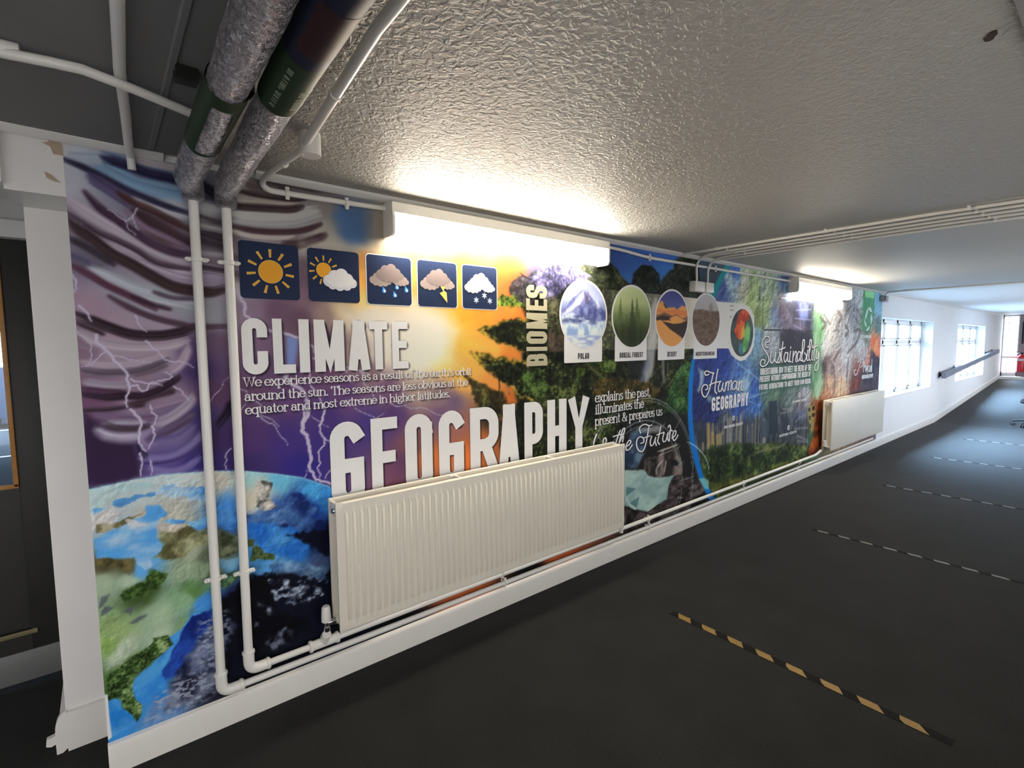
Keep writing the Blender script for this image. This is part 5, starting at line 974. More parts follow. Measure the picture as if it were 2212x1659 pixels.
rim = A.near(EARTH, .02); rd = A.dist(rim, EARTH[:10]); A.mix(rim, .5*(1-sstep(0, .006, rd)), (150, 195, 205))

# ---- human geography, the blue arc, sustainability and the physical panel at the far end
RGT = [(3.687, 1.449), (3.622, 1.173), (3.615, 0.987), (3.657, 0.780), (3.740, 0.585), (3.848, 0.379), (3.927, 0.241), (4.030, 0.122), (5.536, 0.032), (10.120, 0.042), (9.650, 2.470), (5.350, 2.327), (4.219, 2.231), (3.915, 1.908), (3.781, 1.692)]
HB = [(3.821, 1.319, 35, 55, 125), (4.108, 1.332, 36, 60, 140), (4.429, 1.178, 60, 100, 170), (4.517, 1.108, 110, 150, 180), (3.766, 0.991, 30, 40, 100), (3.981, 0.881, 32, 46, 106), (4.443, 0.934, 46, 76, 150), (4.746, 1.052, 50, 90, 165), (4.773, 0.906, 50, 95, 165), (4.972, 0.994, 80, 110, 96), (5.168, 0.980, 90, 120, 96), (5.594, 0.931, 100, 116, 110), (5.941, 0.935, 150, 150, 155), (5.832, 0.817, 110, 100, 106), (5.841, 0.718, 86, 96, 126), (5.732, 0.632, 60, 66, 86), (5.859, 0.520, 70, 76, 70), (3.816, 0.762, 50, 60, 76), (4.135, 0.764, 75, 80, 95), (4.457, 0.686, 75, 80, 86), (4.808, 0.645, 66, 72, 80), (5.182, 0.781, 42, 52, 62), (5.155, 0.603, 42, 50, 60), (3.996, 0.548, 36, 46, 28), (4.470, 0.436, 32, 52, 32), (5.016, 0.352, 42, 54, 26), (5.424, 0.337, 46, 56, 36), (5.758, 0.337, 36, 42, 36), (4.314, 0.297, 56, 62, 30), (5.227, 0.182, 52, 56, 26), (4.007, 0.288, 90, 100, 42), (6.115, 0.388, 60, 100, 66), (5.769, 0.207, 60, 70, 32), (5.361, 1.131, 52, 88, 78), (4.958, 1.195, 56, 92, 90), (5.921, 1.152, 50, 84, 72), (4.968, 1.047, 70, 105, 90)]+\
 [(4.289, 2.130, 60, 100, 180), (4.126, 1.947, 72, 92, 150), (4.236, 2.040, 150, 176, 186), (4.469, 2.145, 165, 176, 152), (4.479, 1.969, 172, 172, 152), (4.665, 2.041, 152, 176, 122), (4.608, 1.916, 156, 180, 112), (4.870, 1.992, 152, 172, 152), (5.005, 2.064, 152, 176, 142), (4.859, 2.147, 152, 166, 152), (5.145, 2.138, 142, 166, 172), (5.295, 2.163, 62, 92, 170), (5.381, 2.050, 132, 162, 196), (4.948, 1.871, 152, 176, 122), (4.887, 1.742, 142, 166, 112), (4.793, 1.708, 122, 142, 82), (4.763, 1.552, 112, 152, 182), (5.098, 1.780, 112, 136, 172), (4.968, 1.584, 152, 166, 172), (5.044, 1.520, 152, 156, 166), (5.245, 1.818, 106, 96, 122), (5.405, 1.756, 102, 96, 116), (5.725, 1.870, 82, 92, 152), (5.821, 1.767, 72, 76, 132), (5.657, 1.679, 50, 48, 66), (5.844, 1.518, 42, 42, 56), (5.505, 1.519, 46, 46, 60)]+\
 [(6.408, 1.895, 165, 166, 172), (6.813, 1.783, 150, 148, 150), (6.572, 1.564, 200, 195, 188), (7.122, 1.565, 176, 178, 182), (7.387, 1.829, 142, 146, 155), (6.459, 1.419, 204, 200, 195), (7.154, 1.307, 186, 186, 188), (6.477, 1.255, 92, 76, 76), (6.692, 1.189, 170, 150, 146), (7.173, 1.150, 170, 160, 160), (6.631, 1.023, 190, 150, 120), (7.053, 0.948, 204, 165, 130), (6.517, 0.882, 170, 120, 90), (7.500, 0.975, 102, 62, 52), (7.646, 1.077, 140, 72, 62), (7.990, 1.005, 62, 52, 62), (8.184, 0.880, 46, 46, 62), (7.772, 1.348, 160, 150, 150), (7.691, 1.458, 176, 180, 180), (7.992, 1.231, 200, 130, 110), (8.196, 1.512, 214, 140, 90), (8.323, 1.396, 200, 110, 90), (8.231, 1.282, 62, 56, 72), (8.377, 1.044, 52, 56, 80), (7.476, 2.096, 180, 190, 196), (7.878, 2.008, 85, 150, 110), (7.863, 2.117, 130, 190, 135), (7.892, 1.679, 85, 126, 96), (8.208, 2.136, 110, 165, 200), (8.307, 1.971, 120, 170, 200), (8.308, 1.730, 92, 120, 120), (7.844, 1.546, 110, 120, 110), (6.151, 1.793, 120, 190, 120), (6.222, 1.563, 110, 180, 115), (6.188, 1.188, 120, 165, 130), (6.255, 0.996, 120, 165, 120), (6.324, 0.799, 150, 85, 45), (6.216, 0.665, 150, 80, 40)]
hi_ = A.near(RGT, 0); hi_ = hi_[A.inside(hi_, RGT)]
wx = A.X[hi_]+.10*(fbm(A.X[hi_], A.Z[hi_], 5, 4, seed=41)-.5); wz = A.Z[hi_]+.07*(fbm(A.X[hi_], A.Z[hi_], 7, 4, seed=42)-.5)
A.C[hi_] = Painter(wx, wz).field(HB, soft=.02, power=4)
em = fbm(A.X[hi_]+.012, A.Z[hi_]-.006, 12, 4, seed=43)-fbm(A.X[hi_], A.Z[hi_], 12, 4, seed=43); A.C[hi_] = np.clip(A.C[hi_]*(1+1.0*em)[:, None], 0, 255)
f2 = fbm(A.X[hi_]+.008, A.Z[hi_]-.006, 20, 4, .9, 1.1, 52)-fbm(A.X[hi_]-.008, A.Z[hi_]+.006, 20, 4, .9, 1.1, 52); gl = A.C[hi_].mean(1)
A.C[hi_] = np.clip((A.C[hi_]*.82+gl[:, None]*.18)*(1+.75*f2)[:, None], 0, 255)
# skyline
rg = random.Random(5)
A.fill([(3.733, 0.802), (4.133, 0.803), (4.537, 0.760), (4.891, 0.792), (5.034, 0.919), (5.274, 0.918), (5.567, 0.726), (6.067, 0.636), (6.098, 0.309), (3.781, 0.602)], 0, .75, .05, .06, 6, 4, tone((38, 44, 54), (88, 94, 100), 16, 55, 3, .6))
def tower(p, c, win=None):
    A.fill(p, c, .9, .006)
for k in range(80):
    x = 3.72+rg.random()*1.25; top = .93-abs(x-4.35)*.16-rg.random()*.24; w_ = .010+rg.random()*.022
    c = [(46, 52, 64), (84, 90, 100), (128, 130, 132), (60, 64, 72), (138, 126, 94)][int(rg.random()*5)]
    A.fill([(x, top), (x+w_, top), (x+w_, .52), (x, .52)], c, .75, .006)
for p, c in (([(3.733, 0.787), (3.864, 0.787), (3.868, 0.673), (3.751, 0.673)], (46, 54, 66)), ([(3.897, 0.829), (3.947, 0.831), (3.964, 0.606), (3.914, 0.606)], (150, 132, 86)), ([(3.972, 0.744), (4.016, 0.746), (4.036, 0.620), (3.985, 0.619)], (150, 134, 90)), ([(4.047, 0.712), (4.152, 0.723), (4.157, 0.611), (4.059, 0.617)], (140, 128, 92)), ([(5.044, 0.918), (5.233, 0.921), (5.289, 0.588), (5.067, 0.587)], (40, 50, 62)), ([(5.372, 0.726), (5.500, 0.732), (5.558, 0.556), (5.407, 0.555)], (46, 54, 66)), ([(4.894, 0.739), (5.047, 0.741), (5.059, 0.561), (4.905, 0.581)], (66, 76, 84))): A.fill(p, c, .9, .01)
for p in ([(4.189, 0.908), (4.171, 0.807)], [(4.279, 0.979), (4.293, 0.866)], [(4.546, 0.892), (4.535, 0.793)], [(4.826, 0.936), (4.856, 0.761)], [(5.234, 0.903), (5.282, 0.680)], [(4.615, 0.886), (4.628, 0.666)], [(4.358, 1.301), (4.299, 1.200)], [(4.492, 1.240), (4.369, 1.085)], [(4.356, 1.333), (4.629, 1.226), (4.868, 1.130)], [(4.609, 0.986), (4.876, 1.009), (5.008, 1.018)], [(4.628, 0.960), (4.828, 0.901)], [(4.464, 0.850), (4.486, 0.749)], [(4.692, 0.913), (4.713, 0.716)]): A.stroke(p, .007, (150, 170, 190), .5, .010)
A.fill([(3.754, 1.299), (3.844, 1.281), (3.828, 1.164), (3.762, 1.087), (3.735, 1.110), (3.772, 1.189)], (176, 196, 196), .7, .02, .02, 10)
A.fill([(4.364, 1.173), (4.563, 1.179), (4.635, 1.126), (4.571, 1.055), (4.402, 1.074)], (158, 182, 190), .6, .03, .03, 10); A.fill([(3.887, 1.070), (3.974, 1.049), (3.961, 1.005), (3.904, 1.017)], (150, 180, 180), .6, .02, .02, 10)
PARK = [(3.781, 0.602), (3.992, 0.618), (4.299, 0.592), (4.633, 0.581), (5.006, 0.497), (5.413, 0.479), (5.752, 0.406), (6.096, 0.329), (6.082, 0.209), (5.772, 0.177), (4.658, 0.167), (3.968, 0.170), (3.860, 0.362)]
A.fill(PARK, 0, .95, .02, .04, 7, 6, foliage(((.28, (18, 24, 16)), (.45, (36, 48, 28)), (.58, (66, 82, 42)), (.70, (112, 122, 66))), 6, 33))
A.fill([(3.962, 0.304), (4.235, 0.278), (4.654, 0.237), (5.024, 0.234), (5.540, 0.243), (5.611, 0.194), (5.027, 0.189), (4.484, 0.183), (4.010, 0.225)], 0, .6, .03, .04, 7, 6, foliage(((.3, (50, 50, 20)), (.55, (104, 106, 44)), (.7, (150, 146, 70))), 6, 34))
A.fill([(5.159, 0.276), (5.430, 0.261), (5.542, 0.224), (5.203, 0.223)], (118, 130, 48), .7, .03, .02, 7)
A.stroke([(4.784, 0.449), (5.009, 0.443), (5.311, 0.437), (5.479, 0.452)], .012, (120, 122, 90), .6, .015)
for p in ([(5.365, 0.819), (5.605, 0.798)], [(5.326, 0.777), (5.584, 0.781)], [(5.668, 0.581), (6.025, 0.550)], [(5.744, 0.495), (6.039, 0.408)], [(5.685, 0.656), (5.913, 0.711)], [(5.773, 0.433), (6.041, 0.388)]): A.stroke(p, .012, (158, 150, 146), .6, .02)
A.fill([(5.990, 0.793), (6.216, 0.789), (6.205, 0.510), (6.119, 0.479), (6.042, 0.639)], (142, 138, 92), .85, .012)
for p in ([(6.128, 0.777), (6.204, 0.780), (6.203, 0.734), (6.132, 0.736)], [(6.131, 0.701), (6.199, 0.699), (6.198, 0.659), (6.135, 0.660)], [(6.019, 0.771), (6.079, 0.771), (6.083, 0.730), (6.028, 0.730)], [(6.050, 0.678), (6.093, 0.679), (6.097, 0.633), (6.057, 0.637)], [(6.072, 0.586), (6.107, 0.582), (6.111, 0.541), (6.080, 0.544)]): A.fill(p, (34, 32, 30), .9, .006)
A.fill([(6.291, 0.819), (6.451, 0.806), (6.453, 0.660), (6.439, 0.283), (6.338, 0.223), (6.095, 0.207), (6.070, 0.293), (6.187, 0.430), (6.258, 0.627)], 0, .95, .015, .03, 8, 7, tone((78, 34, 16), (178, 98, 52), 8, 44, .5, 1))
A.fill([(6.345, 0.670), (6.460, 0.722), (6.451, 0.291), (6.362, 0.251)], (62, 26, 14), .7, .03)
A.fill([(6.055, 1.936), (6.176, 1.895), (6.249, 1.656), (6.326, 1.374), (6.386, 1.036), (6.297, 0.821), (6.182, 0.887), (6.097, 1.145), (6.092, 1.562)], 0, .85, .025, .03, 6, 8, tone((92, 132, 94), (150, 178, 150), 6, 45, 1.5, .6))
A.stroke([(6.074, 1.864), (6.365, 1.828), (6.597, 1.806)], .014, (176, 206, 176), .6, .015); A.stroke([(6.057, 1.562), (6.281, 1.459), (6.439, 1.372)], .012, (150, 190, 165), .5, .015)
A.fill([(4.831, 1.285), (6.069, 1.254), (6.134, 0.972), (5.934, 1.005), (4.847, 1.037)], (52, 88, 76), .6, .04, .03, 6)
# old print panel seams of the boxed access cover
for p, c, w_ in (([(4.858, 1.929), (4.864, 1.628)], (66, 84, 46), .007), ([(4.895, 1.621), (6.051, 1.619)], (34, 36, 48), .006), ([(5.251, 1.940), (6.056, 1.947)], (226, 228, 232), .006), ([(6.056, 1.947), (6.109, 1.643)], (120, 140, 170), .005), ([(4.787, 2.012), (4.781, 1.901)], (50, 62, 36), .010)): A.stroke(p, w_, c, .8, .004, False, False)
A.fill([(5.284, 1.912), (6.058, 1.927), (6.087, 1.636), (5.337, 1.627), (5.345, 1.721), (5.485, 1.758), (5.400, 1.823)], 0, .75, .02, .05, 5, 9, tone((46, 46, 66), (112, 106, 126), 5, 46))
A.fill([(5.671, 1.909), (5.932, 1.914), (5.929, 1.756), (5.684, 1.757)], 0, .85, .04, .03, 6, 9, tone((62, 70, 130), (120, 134, 190), 6, 47))
for p in ([(5.557, 1.678), (5.764, 1.632)], [(5.610, 1.831), (5.992, 1.852)], [(5.584, 1.747), (6.003, 1.740)], [(5.584, 1.560), (5.689, 1.512)], [(5.259, 1.633), (5.391, 1.546)], [(5.705, 1.904), (5.729, 1.638)]): A.stroke(p, .012, (160, 166, 200), .6, .014)
A.fill([(5.216, 1.606), (6.052, 1.617), (6.124, 1.258), (5.286, 1.284)], (46, 46, 60), .75, .04, .05, 5)
for p in ([(6.748, 1.879), (6.922, 1.796), (6.820, 1.724)], [(6.670, 1.623), (6.829, 1.644)], [(6.939, 1.423), (6.760, 1.306), (6.710, 1.268)], [(7.177, 1.358), (7.494, 1.492), (7.602, 1.632)], [(7.213, 1.305), (7.203, 1.149), (7.187, 1.045)], [(7.352, 1.629), (7.567, 1.653), (7.670, 1.611)], [(7.046, 1.708), (7.172, 1.628), (7.064, 1.565)], [(7.391, 1.798), (7.590, 1.717)], [(6.943, 1.149), (7.051, 1.196)], [(6.248, 1.778), (6.429, 1.697), (6.311, 1.638)], [(6.367, 1.809), (6.557, 1.699)], [(6.715, 1.228), (6.793, 1.014), (6.756, 0.865)], [(7.009, 1.074), (6.992, 0.859)], [(7.207, 1.117), (7.200, 0.939)], [(6.493, 1.099), (6.587, 0.946)], [(6.444, 1.082), (6.465, 0.886)], [(7.439, 1.905), (7.675, 1.805)], [(7.084, 1.871), (7.222, 1.938)]): A.stroke(p, .018, (84, 74, 74), .6, .022)
A.fill([(6.348, 1.287), (6.601, 1.300), (6.771, 1.206), (6.701, 1.109), (6.387, 1.152)], 0, .7, .04, .04, 6, 11, tone((62, 52, 54), (150, 132, 128), 8, 48))
A.fill([(8.115, 1.342), (8.492, 1.264), (8.450, 0.816), (7.272, 0.839), (7.564, 0.972), (7.674, 1.109), (8.001, 1.163)], 0, .85, .05, .06, 5, 12, tone((30, 34, 52), (74, 62, 74), 5, 49))
A.fill([(8.015, 1.546), (8.296, 1.569), (8.492, 1.264), (8.300, 1.304), (8.108, 1.387)], 0, .85, .04, .05, 6, 13, tone((190, 96, 70), (226, 160, 100), 6, 50))
A.fill([(7.327, 0.878), (7.497, 0.997), (7.678, 1.075), (7.727, 0.963), (7.577, 0.873)], 0, .8, .04, .04, 6, 14, tone((92, 40, 36), (170, 84, 70), 6, 51))
for p in ([(7.624, 1.470), (7.673, 1.349)], [(7.753, 1.480), (7.808, 1.325)], [(7.889, 1.468), (7.947, 1.300)]): A.stroke(p, .022, (196, 200, 200), .6, .02)
A.fill([(7.682, 2.171), (7.728, 2.174), (7.778, 1.655), (7.667, 1.632), (7.679, 1.892)], (70, 140, 100), .85, .01); A.fill([(7.728, 2.174), (8.113, 2.176), (8.111, 2.075), (7.742, 2.073)], (140, 196, 142), .9, .01); A.fill([(7.742, 2.073), (8.111, 2.075), (8.141, 1.874), (7.933, 1.635), (7.729, 1.655)], (78, 140, 104), .85, .02); A.stroke([(8.111, 2.187), (8.139, 1.840)], .01, (60, 110, 90), .6, .01)
# blue arc
A.fill([(4.165, 2.184), (4.054, 2.071), (3.911, 1.913), (3.872, 1.845), (3.664, 1.410), (3.617, 1.254), (3.604, 1.076), (3.610, 0.895), (3.643, 0.710), (3.702, 0.554), (3.789, 0.389), (3.878, 0.266), (3.969, 0.154), (4.073, 0.133), (3.972, 0.248), (3.866, 0.376), (3.790, 0.540), (3.720, 0.700), (3.679, 0.889), (3.667, 1.072), (3.679, 1.251), (3.695, 1.388), (3.967, 1.850), (4.013, 1.907), (4.121, 2.060), (4.274, 2.197)], 0, .97, .004, 0, 20, 0,
       lambda x, z: ramp(z, [(.2, (14, 108, 176)), (.9, (0, 104, 178)), (1.5, (0, 116, 180)), (1.75, (24, 122, 138)), (2.2, (30, 132, 136))]))
A.fill([(3.790, 0.374), (3.874, 0.367), (3.947, 0.330), (3.957, 0.251), (3.885, 0.272)], (124, 176, 170), .8, .01)
A.stroke([(3.604, 0.708), (3.697, 0.673), (3.823, 0.596), (3.926, 0.489), (3.959, 0.383)], .004, (170, 190, 200), .7, .004)
# pale banner behind the biome pictures
i = A.near([(2.560, 1.861), (4.698, 1.303)], 0)
BN = [(2.560, 1.862), (2.815, 1.865), (3.706, 1.857), (4.021, 1.847), (4.486, 1.850), (4.615, 1.808), (4.698, 1.737), (4.732, 1.614), (4.713, 1.489), (4.640, 1.403), (4.540, 1.344), (4.441, 1.335), (4.354, 1.361), (4.280, 1.398), (4.231, 1.452), (4.022, 1.454), (3.721, 1.456), (3.287, 1.457), (2.563, 1.461)]
d_ = A.dist(i, BN, True); ins = A.inside(i, BN)
al = sstep(-.003, .003, np.where(ins, d_, -d_))*np.interp(A.X[i], [2.2, 2.6, 3.1, 3.45, 3.75], [.10, .22, .45, .75, 1.0])
A.mix(i, al, (206, 200, 190))
for zz in (1.821, 1.785, 1.725, 1.625, 1.55, 1.498): A.stroke([(4.242, zz), (4.292, zz)], .005, (120, 120, 122), .7, .003, False, False)
# white margin where the print ends at the lower left corner, and grime near the top edge
A.fill([(-0.063, 0.294), (-0.055, 0.288), (-0.054, 0.212), (-0.052, 0.129), (-0.064, 0.122)], (206, 205, 210), 1, .002)
A.fill([(-0.065, 2.228), (-0.029, 2.225), (-0.023, 2.184), (-0.045, 2.152), (-0.070, 2.141)], (176, 166, 156), .9, .02, .02, 20)
# ---- lettering: glyphs are stroked outlines, one mesh per word or line
def arcp(cx, cy, rx, ry, a0, a1, n=10): return [(cx+rx*math.cos(math.radians(a0+(a1-a0)*k/n)), cy+ry*math.sin(math.radians(a0+(a1-a0)*k/n))) for k in range(n+1)]
def bold(ch, k):
    """condensed capitals: centre lines in a unit box, k = corner radius in height units for half the width"""
    t = lambda a0, a1: arcp(.5, 1-k, .5, k, a0, a1); b = lambda a0, a1: arcp(.5, k, .5, k, a0, a1)
    D = {'A': [[(0, 0), (.40, 1)], [(.60, 1), (1, 0)], [(.36, 1), (.64, 1)], [(.2, .27), (.8, .27)]], 'B': [[(0, 0), (0, 1), (.45, 1)]+arcp(.45, 1-k*.9, .5, k*.9, 90, 0)+[(.95, .62)]+arcp(.5, .62, .45, .10, 0, -90)+[(0, .52)], [(.5, .52)]+arcp(.5, .42, .5, .10, 90, 0)+[(1, k)]+arcp(.5, k, .5, k, 0, -90)+[(0, 0)]],
         'C': [[(1, min(.80, 1-k-.01))]+t(0, 180)+b(180, 360)+[(1, .29)]], 'D': [[(0, 0), (0, 1), (.5, 1)]+t(90, 0)+b(0, -90)+[(0, 0)]], 'E': [[(1, 1), (0, 1), (0, 0), (1, 0)], [(0, .52), (.85, .52)]], 'F': [[(1, 1), (0, 1), (0, 0)], [(0, .5), (.85, .5)]],
         'G': [t(22, 180)+b(180, 360)+[(1, .48), (.52, .48)]], 'H': [[(0, 0), (0, 1)], [(1, 0), (1, 1)], [(0, .5), (1, .5)]], 'I': [[(.5, 0), (.5, 1)]], 'L': [[(0, 1), (0, 0), (1, 0)]], 'M': [[(0, 0), (0, 1)], [(1, 0), (1, 1)], [(.05, .97), (.5, .12), (.95, .97)]],
         'N': [[(0, 0), (0, 1)], [(1, 0), (1, 1)], [(.05, .97), (.95, .03)]], 'O': [t(0, 180)+b(180, 360)+[(1, 1-k)]], 'P': [[(0, 0), (0, 1), (.5, 1)]+t(90, 0)+[(1, .42+k)]+arcp(.5, .42+k, .5, k, 0, -90)+[(0, .42)]], 'R': [[(0, 0), (0, 1), (.5, 1)]+t(90, 0)+[(1, .46+k)]+arcp(.5, .46+k, .5, k, 0, -90)+[(0, .46)], [(.55, .46), (1, 0)]],
         'S': [[(1, .78)]+t(0, 180)+[(0, .70), (.12, .58), (.88, .42), (1, .30)]+arcp(.5, k, .5, k, 0, -180)+[(0, .22)]], 'T': [[(0, 1), (1, 1)], [(.5, 1), (.5, 0)]], 'U': [[(0, 1), (0, k)]+b(180, 360)+[(1, 1)]], 'W': [[(0, 1), (.25, 0), (.5, .8), (.75, 0), (1, 1)]], 'Y': [[(0, 1), (.5, .45), (1, 1)], [(.5, .45), (.5, 0)]], '.': [[(.5, 0), (.5, .01)]]}
    return D.get(ch, [])
SER = {}
def _serif():
    S_ = lambda x, y, w=.26: [(x-w/2, y), (x+w/2, y)]
    e = lambda cx, cy, rx, ry, a, b_, n=16: arcp(cx, cy, rx, ry, a, b_, n)
    SER.update({
     'a': (.92, [e(.40, .70, .28, .30, 165, 0)+[(.68, .15)]+e(.80, .14, .12, .12, 180, 300, 4), e(.38, .29, .32, .29, 70, 430)]), 'b': (1.0, [[(.16, 1.5), (.16, 0)], [(.0, 1.47), (.16, 1.5)], e(.52, .5, .40, .5, 150, -160)]), 'c': (.84, [e(.48, .5, .42, .5, 45, 320)]), 'd': (1.05, [[(.82, 1.5), (.82, 0), (1.0, .03)], [(.66, 1.47), (.82, 1.5)], e(.46, .5, .40, .5, 30, 340)]),
     'e': (.90, [e(.46, .5, .42, .5, 5, 318), [(.05, .54), (.88, .54)]]), 'f': (.62, [e(.52, 1.22, .26, .28, 50, 180, 8)+[(.26, 0)], [(.04, 1.0), (.56, 1.0)], S_(.27, 0, .5)]), 'g': (.96, [e(.42, .66, .32, .34, 0, 360), [(.22, .34), (.14, .18), (.30, .06), (.70, .02)]+e(.48, -.22, .40, .24, 40, -180, 12)+[(.30, .05)], [(.70, .86), (.94, .95)]]),
     'h': (1.12, [[(.18, 1.5), (.18, 0)], [(.02, 1.47), (.18, 1.5)], e(.56, .62, .36, .36, 165, 0, 10)+[(.92, 0)], S_(.18, 0, .38), S_(.92, 0, .38)]), 'i': (.50, [[(.24, 1.0), (.24, 0)], [(.08, .97), (.24, 1)], S_(.24, 0, .40), [(.24, 1.33), (.24, 1.37)]]), 'l': (.50, [[(.24, 1.5), (.24, 0)], [(.08, 1.47), (.24, 1.5)], S_(.24, 0, .40)]),
     'm': (1.68, [[(.18, 1.0), (.18, 0)], [(.02, .97), (.18, 1)], e(.52, .62, .32, .36, 165, 0, 10)+[(.84, 0)], e(1.18, .62, .32, .36, 165, 0, 10)+[(1.50, 0)], S_(.18, 0, .36), S_(.84, 0, .36), S_(1.5, 0, .36)]), 'n': (1.12, [[(.18, 1.0), (.18, 0)], [(.02, .97), (.18, 1)], e(.56, .62, .36, .36, 165, 0, 10)+[(.92, 0)], S_(.18, 0, .38), S_(.92, 0, .38)]),
     'o': (.98, [e(.48, .5, .42, .5, 0, 360, 20)]), 'p': (1.04, [[(.18, 1.0), (.18, -.5)], [(.02, .97), (.18, 1)], e(.56, .5, .38, .5, 150, -150), S_(.2, -.5, .42)]), 'q': (1.04, [[(.84, 1.0), (.84, -.5)], e(.46, .5, .40, .5, 30, 330), S_(.84, -.5, .42)]), 'r': (.76, [[(.20, 1.0), (.20, 0)], [(.04, .97), (.20, 1)], e(.52, .64, .30, .34, 170, 60, 6), S_(.22, 0, .44), [(.66, .88), (.66, .84)]]),
     's': (.76, [e(.37, .75, .25, .25, 30, 210, 8)+[(.30, .55), (.50, .44)]+e(.37, .25, .28, .25, 30, -150, 8)]), 't': (.66, [[(.28, 1.32), (.28, .2)]+e(.44, .18, .16, .18, 180, 300, 6), [(.04, 1.0), (.56, 1.0)]]), 'u': (1.10, [[(.18, 1.0), (.18, .36)]+e(.50, .36, .32, .34, 180, 340, 8), [(.86, 1.0), (.86, 0), (1.02, .03)], [(.02, 1.0), (.18, 1)], [(.70, 1), (.86, 1)]]),
     'v': (.96, [[(.10, 1), (.48, 0), (.86, 1)], S_(.10, 1, .32), S_(.86, 1, .30)]), 'x': (.98, [[(.12, 1), (.86, 0)], [(.84, 1), (.12, 0)], S_(.14, 1, .3), S_(.82, 1, .3), S_(.14, 0, .3), S_(.84, 0, .3)]), 'w': (1.4, [[(.1, 1), (.4, 0), (.7, .9), (1, 0), (1.3, 1)]]), 'y': (.96, [[(.10, 1), (.50, 0)], [(.88, 1), (.45, -.3), (.2, -.45)], S_(.1, 1, .3), S_(.88, 1, .3)]),
     'W': (1.66, [[(.14, 1.42), (.46, 0), (.82, 1.3), (1.18, 0), (1.52, 1.42)], S_(.14, 1.42, .36), S_(1.52, 1.42, .3), S_(.78, 1.42, .34)]), 'T': (1.22, [[(.60, 1.42), (.60, 0)], [(.06, 1.42), (1.14, 1.42)], [(.06, 1.42), (.06, 1.2)], [(1.14, 1.42), (1.14, 1.2)], S_(.6, 0, .46)]), '&': (1.36, [[(1.18, .75), (.98, .30)]+e(.56, .34, .44, .36, -25, -240, 12)+[(.62, .92)]+e(.52, 1.16, .24, .26, -30, 200, 10)+[(.50, .72), (1.20, 0)]]),
     '.': (.42, [[(.18, .04), (.18, .08)]]), ',': (.42, [[(.20, .10), (.20, .04), (.10, -.2)]]), "'": (.36, [[(.18, 1.5), (.14, 1.22)]]), ' ': (.46, [])})
_serif()
def sheet_stroke(mb, pts, w, y, contrast=None, closed=False, cap=True, mi=0):
    """flat ribbon of width w along pts (x, z) at depth y; contrast thins the horizontal runs"""
    p = [np.array(q, float) for q in pts]
    q = [p[0]]
    for v in p[1:]:
        if np.hypot(*(v-q[-1])) > 1e-6: q.append(v)
    p = q
    if len(p) < 2: return
    n = len(p); L = []; Rr = []
    for i in range(n):
        d0 = p[i]-p[i-1] if i else p[1]-p[0]; d1 = p[i+1]-p[i] if i < n-1 else p[-1]-p[-2]
        d0 = d0/np.hypot(*d0); d1 = d1/np.hypot(*d1); t = d0+d1; l = np.hypot(*t)
        if l < .35: t = d1; l = 1
        t = t/l; nn = np.array([-t[1], t[0]]); m = 1/max(.45, abs(nn[0]*-d1[1]+nn[1]*d1[0]))
        ww = w if contrast is None else w*(contrast+(1-contrast)*abs(t[1])**1.3)
        c = p[i]+(0 if not cap else (-d1*ww*.5 if i == 0 else (d0*ww*.5 if i == n-1 else 0)))
        L.append(c+nn*ww*.5*m); Rr.append(c-nn*ww*.5*m)
    vs = [(a[0], y-.00009*i/n, a[1]) for i, a in enumerate(L)]+[(a[0], y-.00009*i/n, a[1]) for i, a in enumerate(Rr)]
    mb.add(vs, [(i, n+i, n+i+1, i+1) for i in range(n-1)], mi)
def printmat(name, c, rough=.45):
    return mat(name, tuple(ink(c)), rough, noise=.03, nscale=30, spec=.15)
YS = -.0012                         # the sheet's own depth; layers of print and applied letters step out from it
PM = {'letter': printmat('pale_print', (204, 197, 186)), 'navy': printmat('navy_print', (24, 34, 58)), 'orange': printmat('orange_print', (212, 134, 38)), 'peach': printmat('pale_orange_print', (214, 158, 84)), 'cloudw': printmat('white_cloud_print', (205, 200, 200)), 'cloudw2': printmat('shaded_white_cloud_print', (182, 180, 182)),
      'cloudb': printmat('brown_cloud_print', (106, 94, 92)), 'cloudb2': printmat('light_brown_cloud_print', (124, 112, 108)), 'drop': printmat('blue_drop_print', (46, 120, 190)), 'dropw': printmat('pale_drop_print', (190, 205, 220)), 'flake': printmat('grey_flake_print', (150, 160, 172)), 'text': printmat('black_text_print', (44, 40, 40)), 'script': printmat('white_script_print', (206, 204, 198)), 'dark': printmat('outline_print', (24, 26, 40)), 'greenish': printmat('pale_green_print', (180, 212, 198)), 'plate': printmat('white_plate_print', (208, 202, 192)), 'mossy': printmat('mossy_print', (148, 142, 118))}
SHADOWS = []                        # soft printed shadow under the letters, painted into the sheet below
class Lay(MB):
    def poly(s, pts, y, mi=0): s.add([(a, y, b) for a, b in pts], [tuple(range(len(pts)))], mi)
def bold_word(mb, text, boxes, z0, z1, y, t, vertical=False, shadow=0):
    """each letter fills its own (x0, x1) box between z0 and z1; vertical reads upwards with boxes along z"""
    for ch, (a, b) in zip(text, boxes):
        w, h = b-a, z1-z0; tt = min(t, w*.42) if ch != 'I' else w
        if ch == '.': tt = min(t, w)
        k = min(.30, .5*(w-tt)/max(h-tt, 1e-6))
        for li, line in enumerate(bold(ch, k)):
            q = []
            for u, v in line:
                e, f = tt/2+u*(w-tt), tt/2+v*(h-tt)
                q.append((a+e, z0+f) if not vertical else (z1-f, a+e))
            sheet_stroke(mb, q, tt, y-.00012*li)
            if shadow: SHADOWS.append((q, tt/2, shadow))
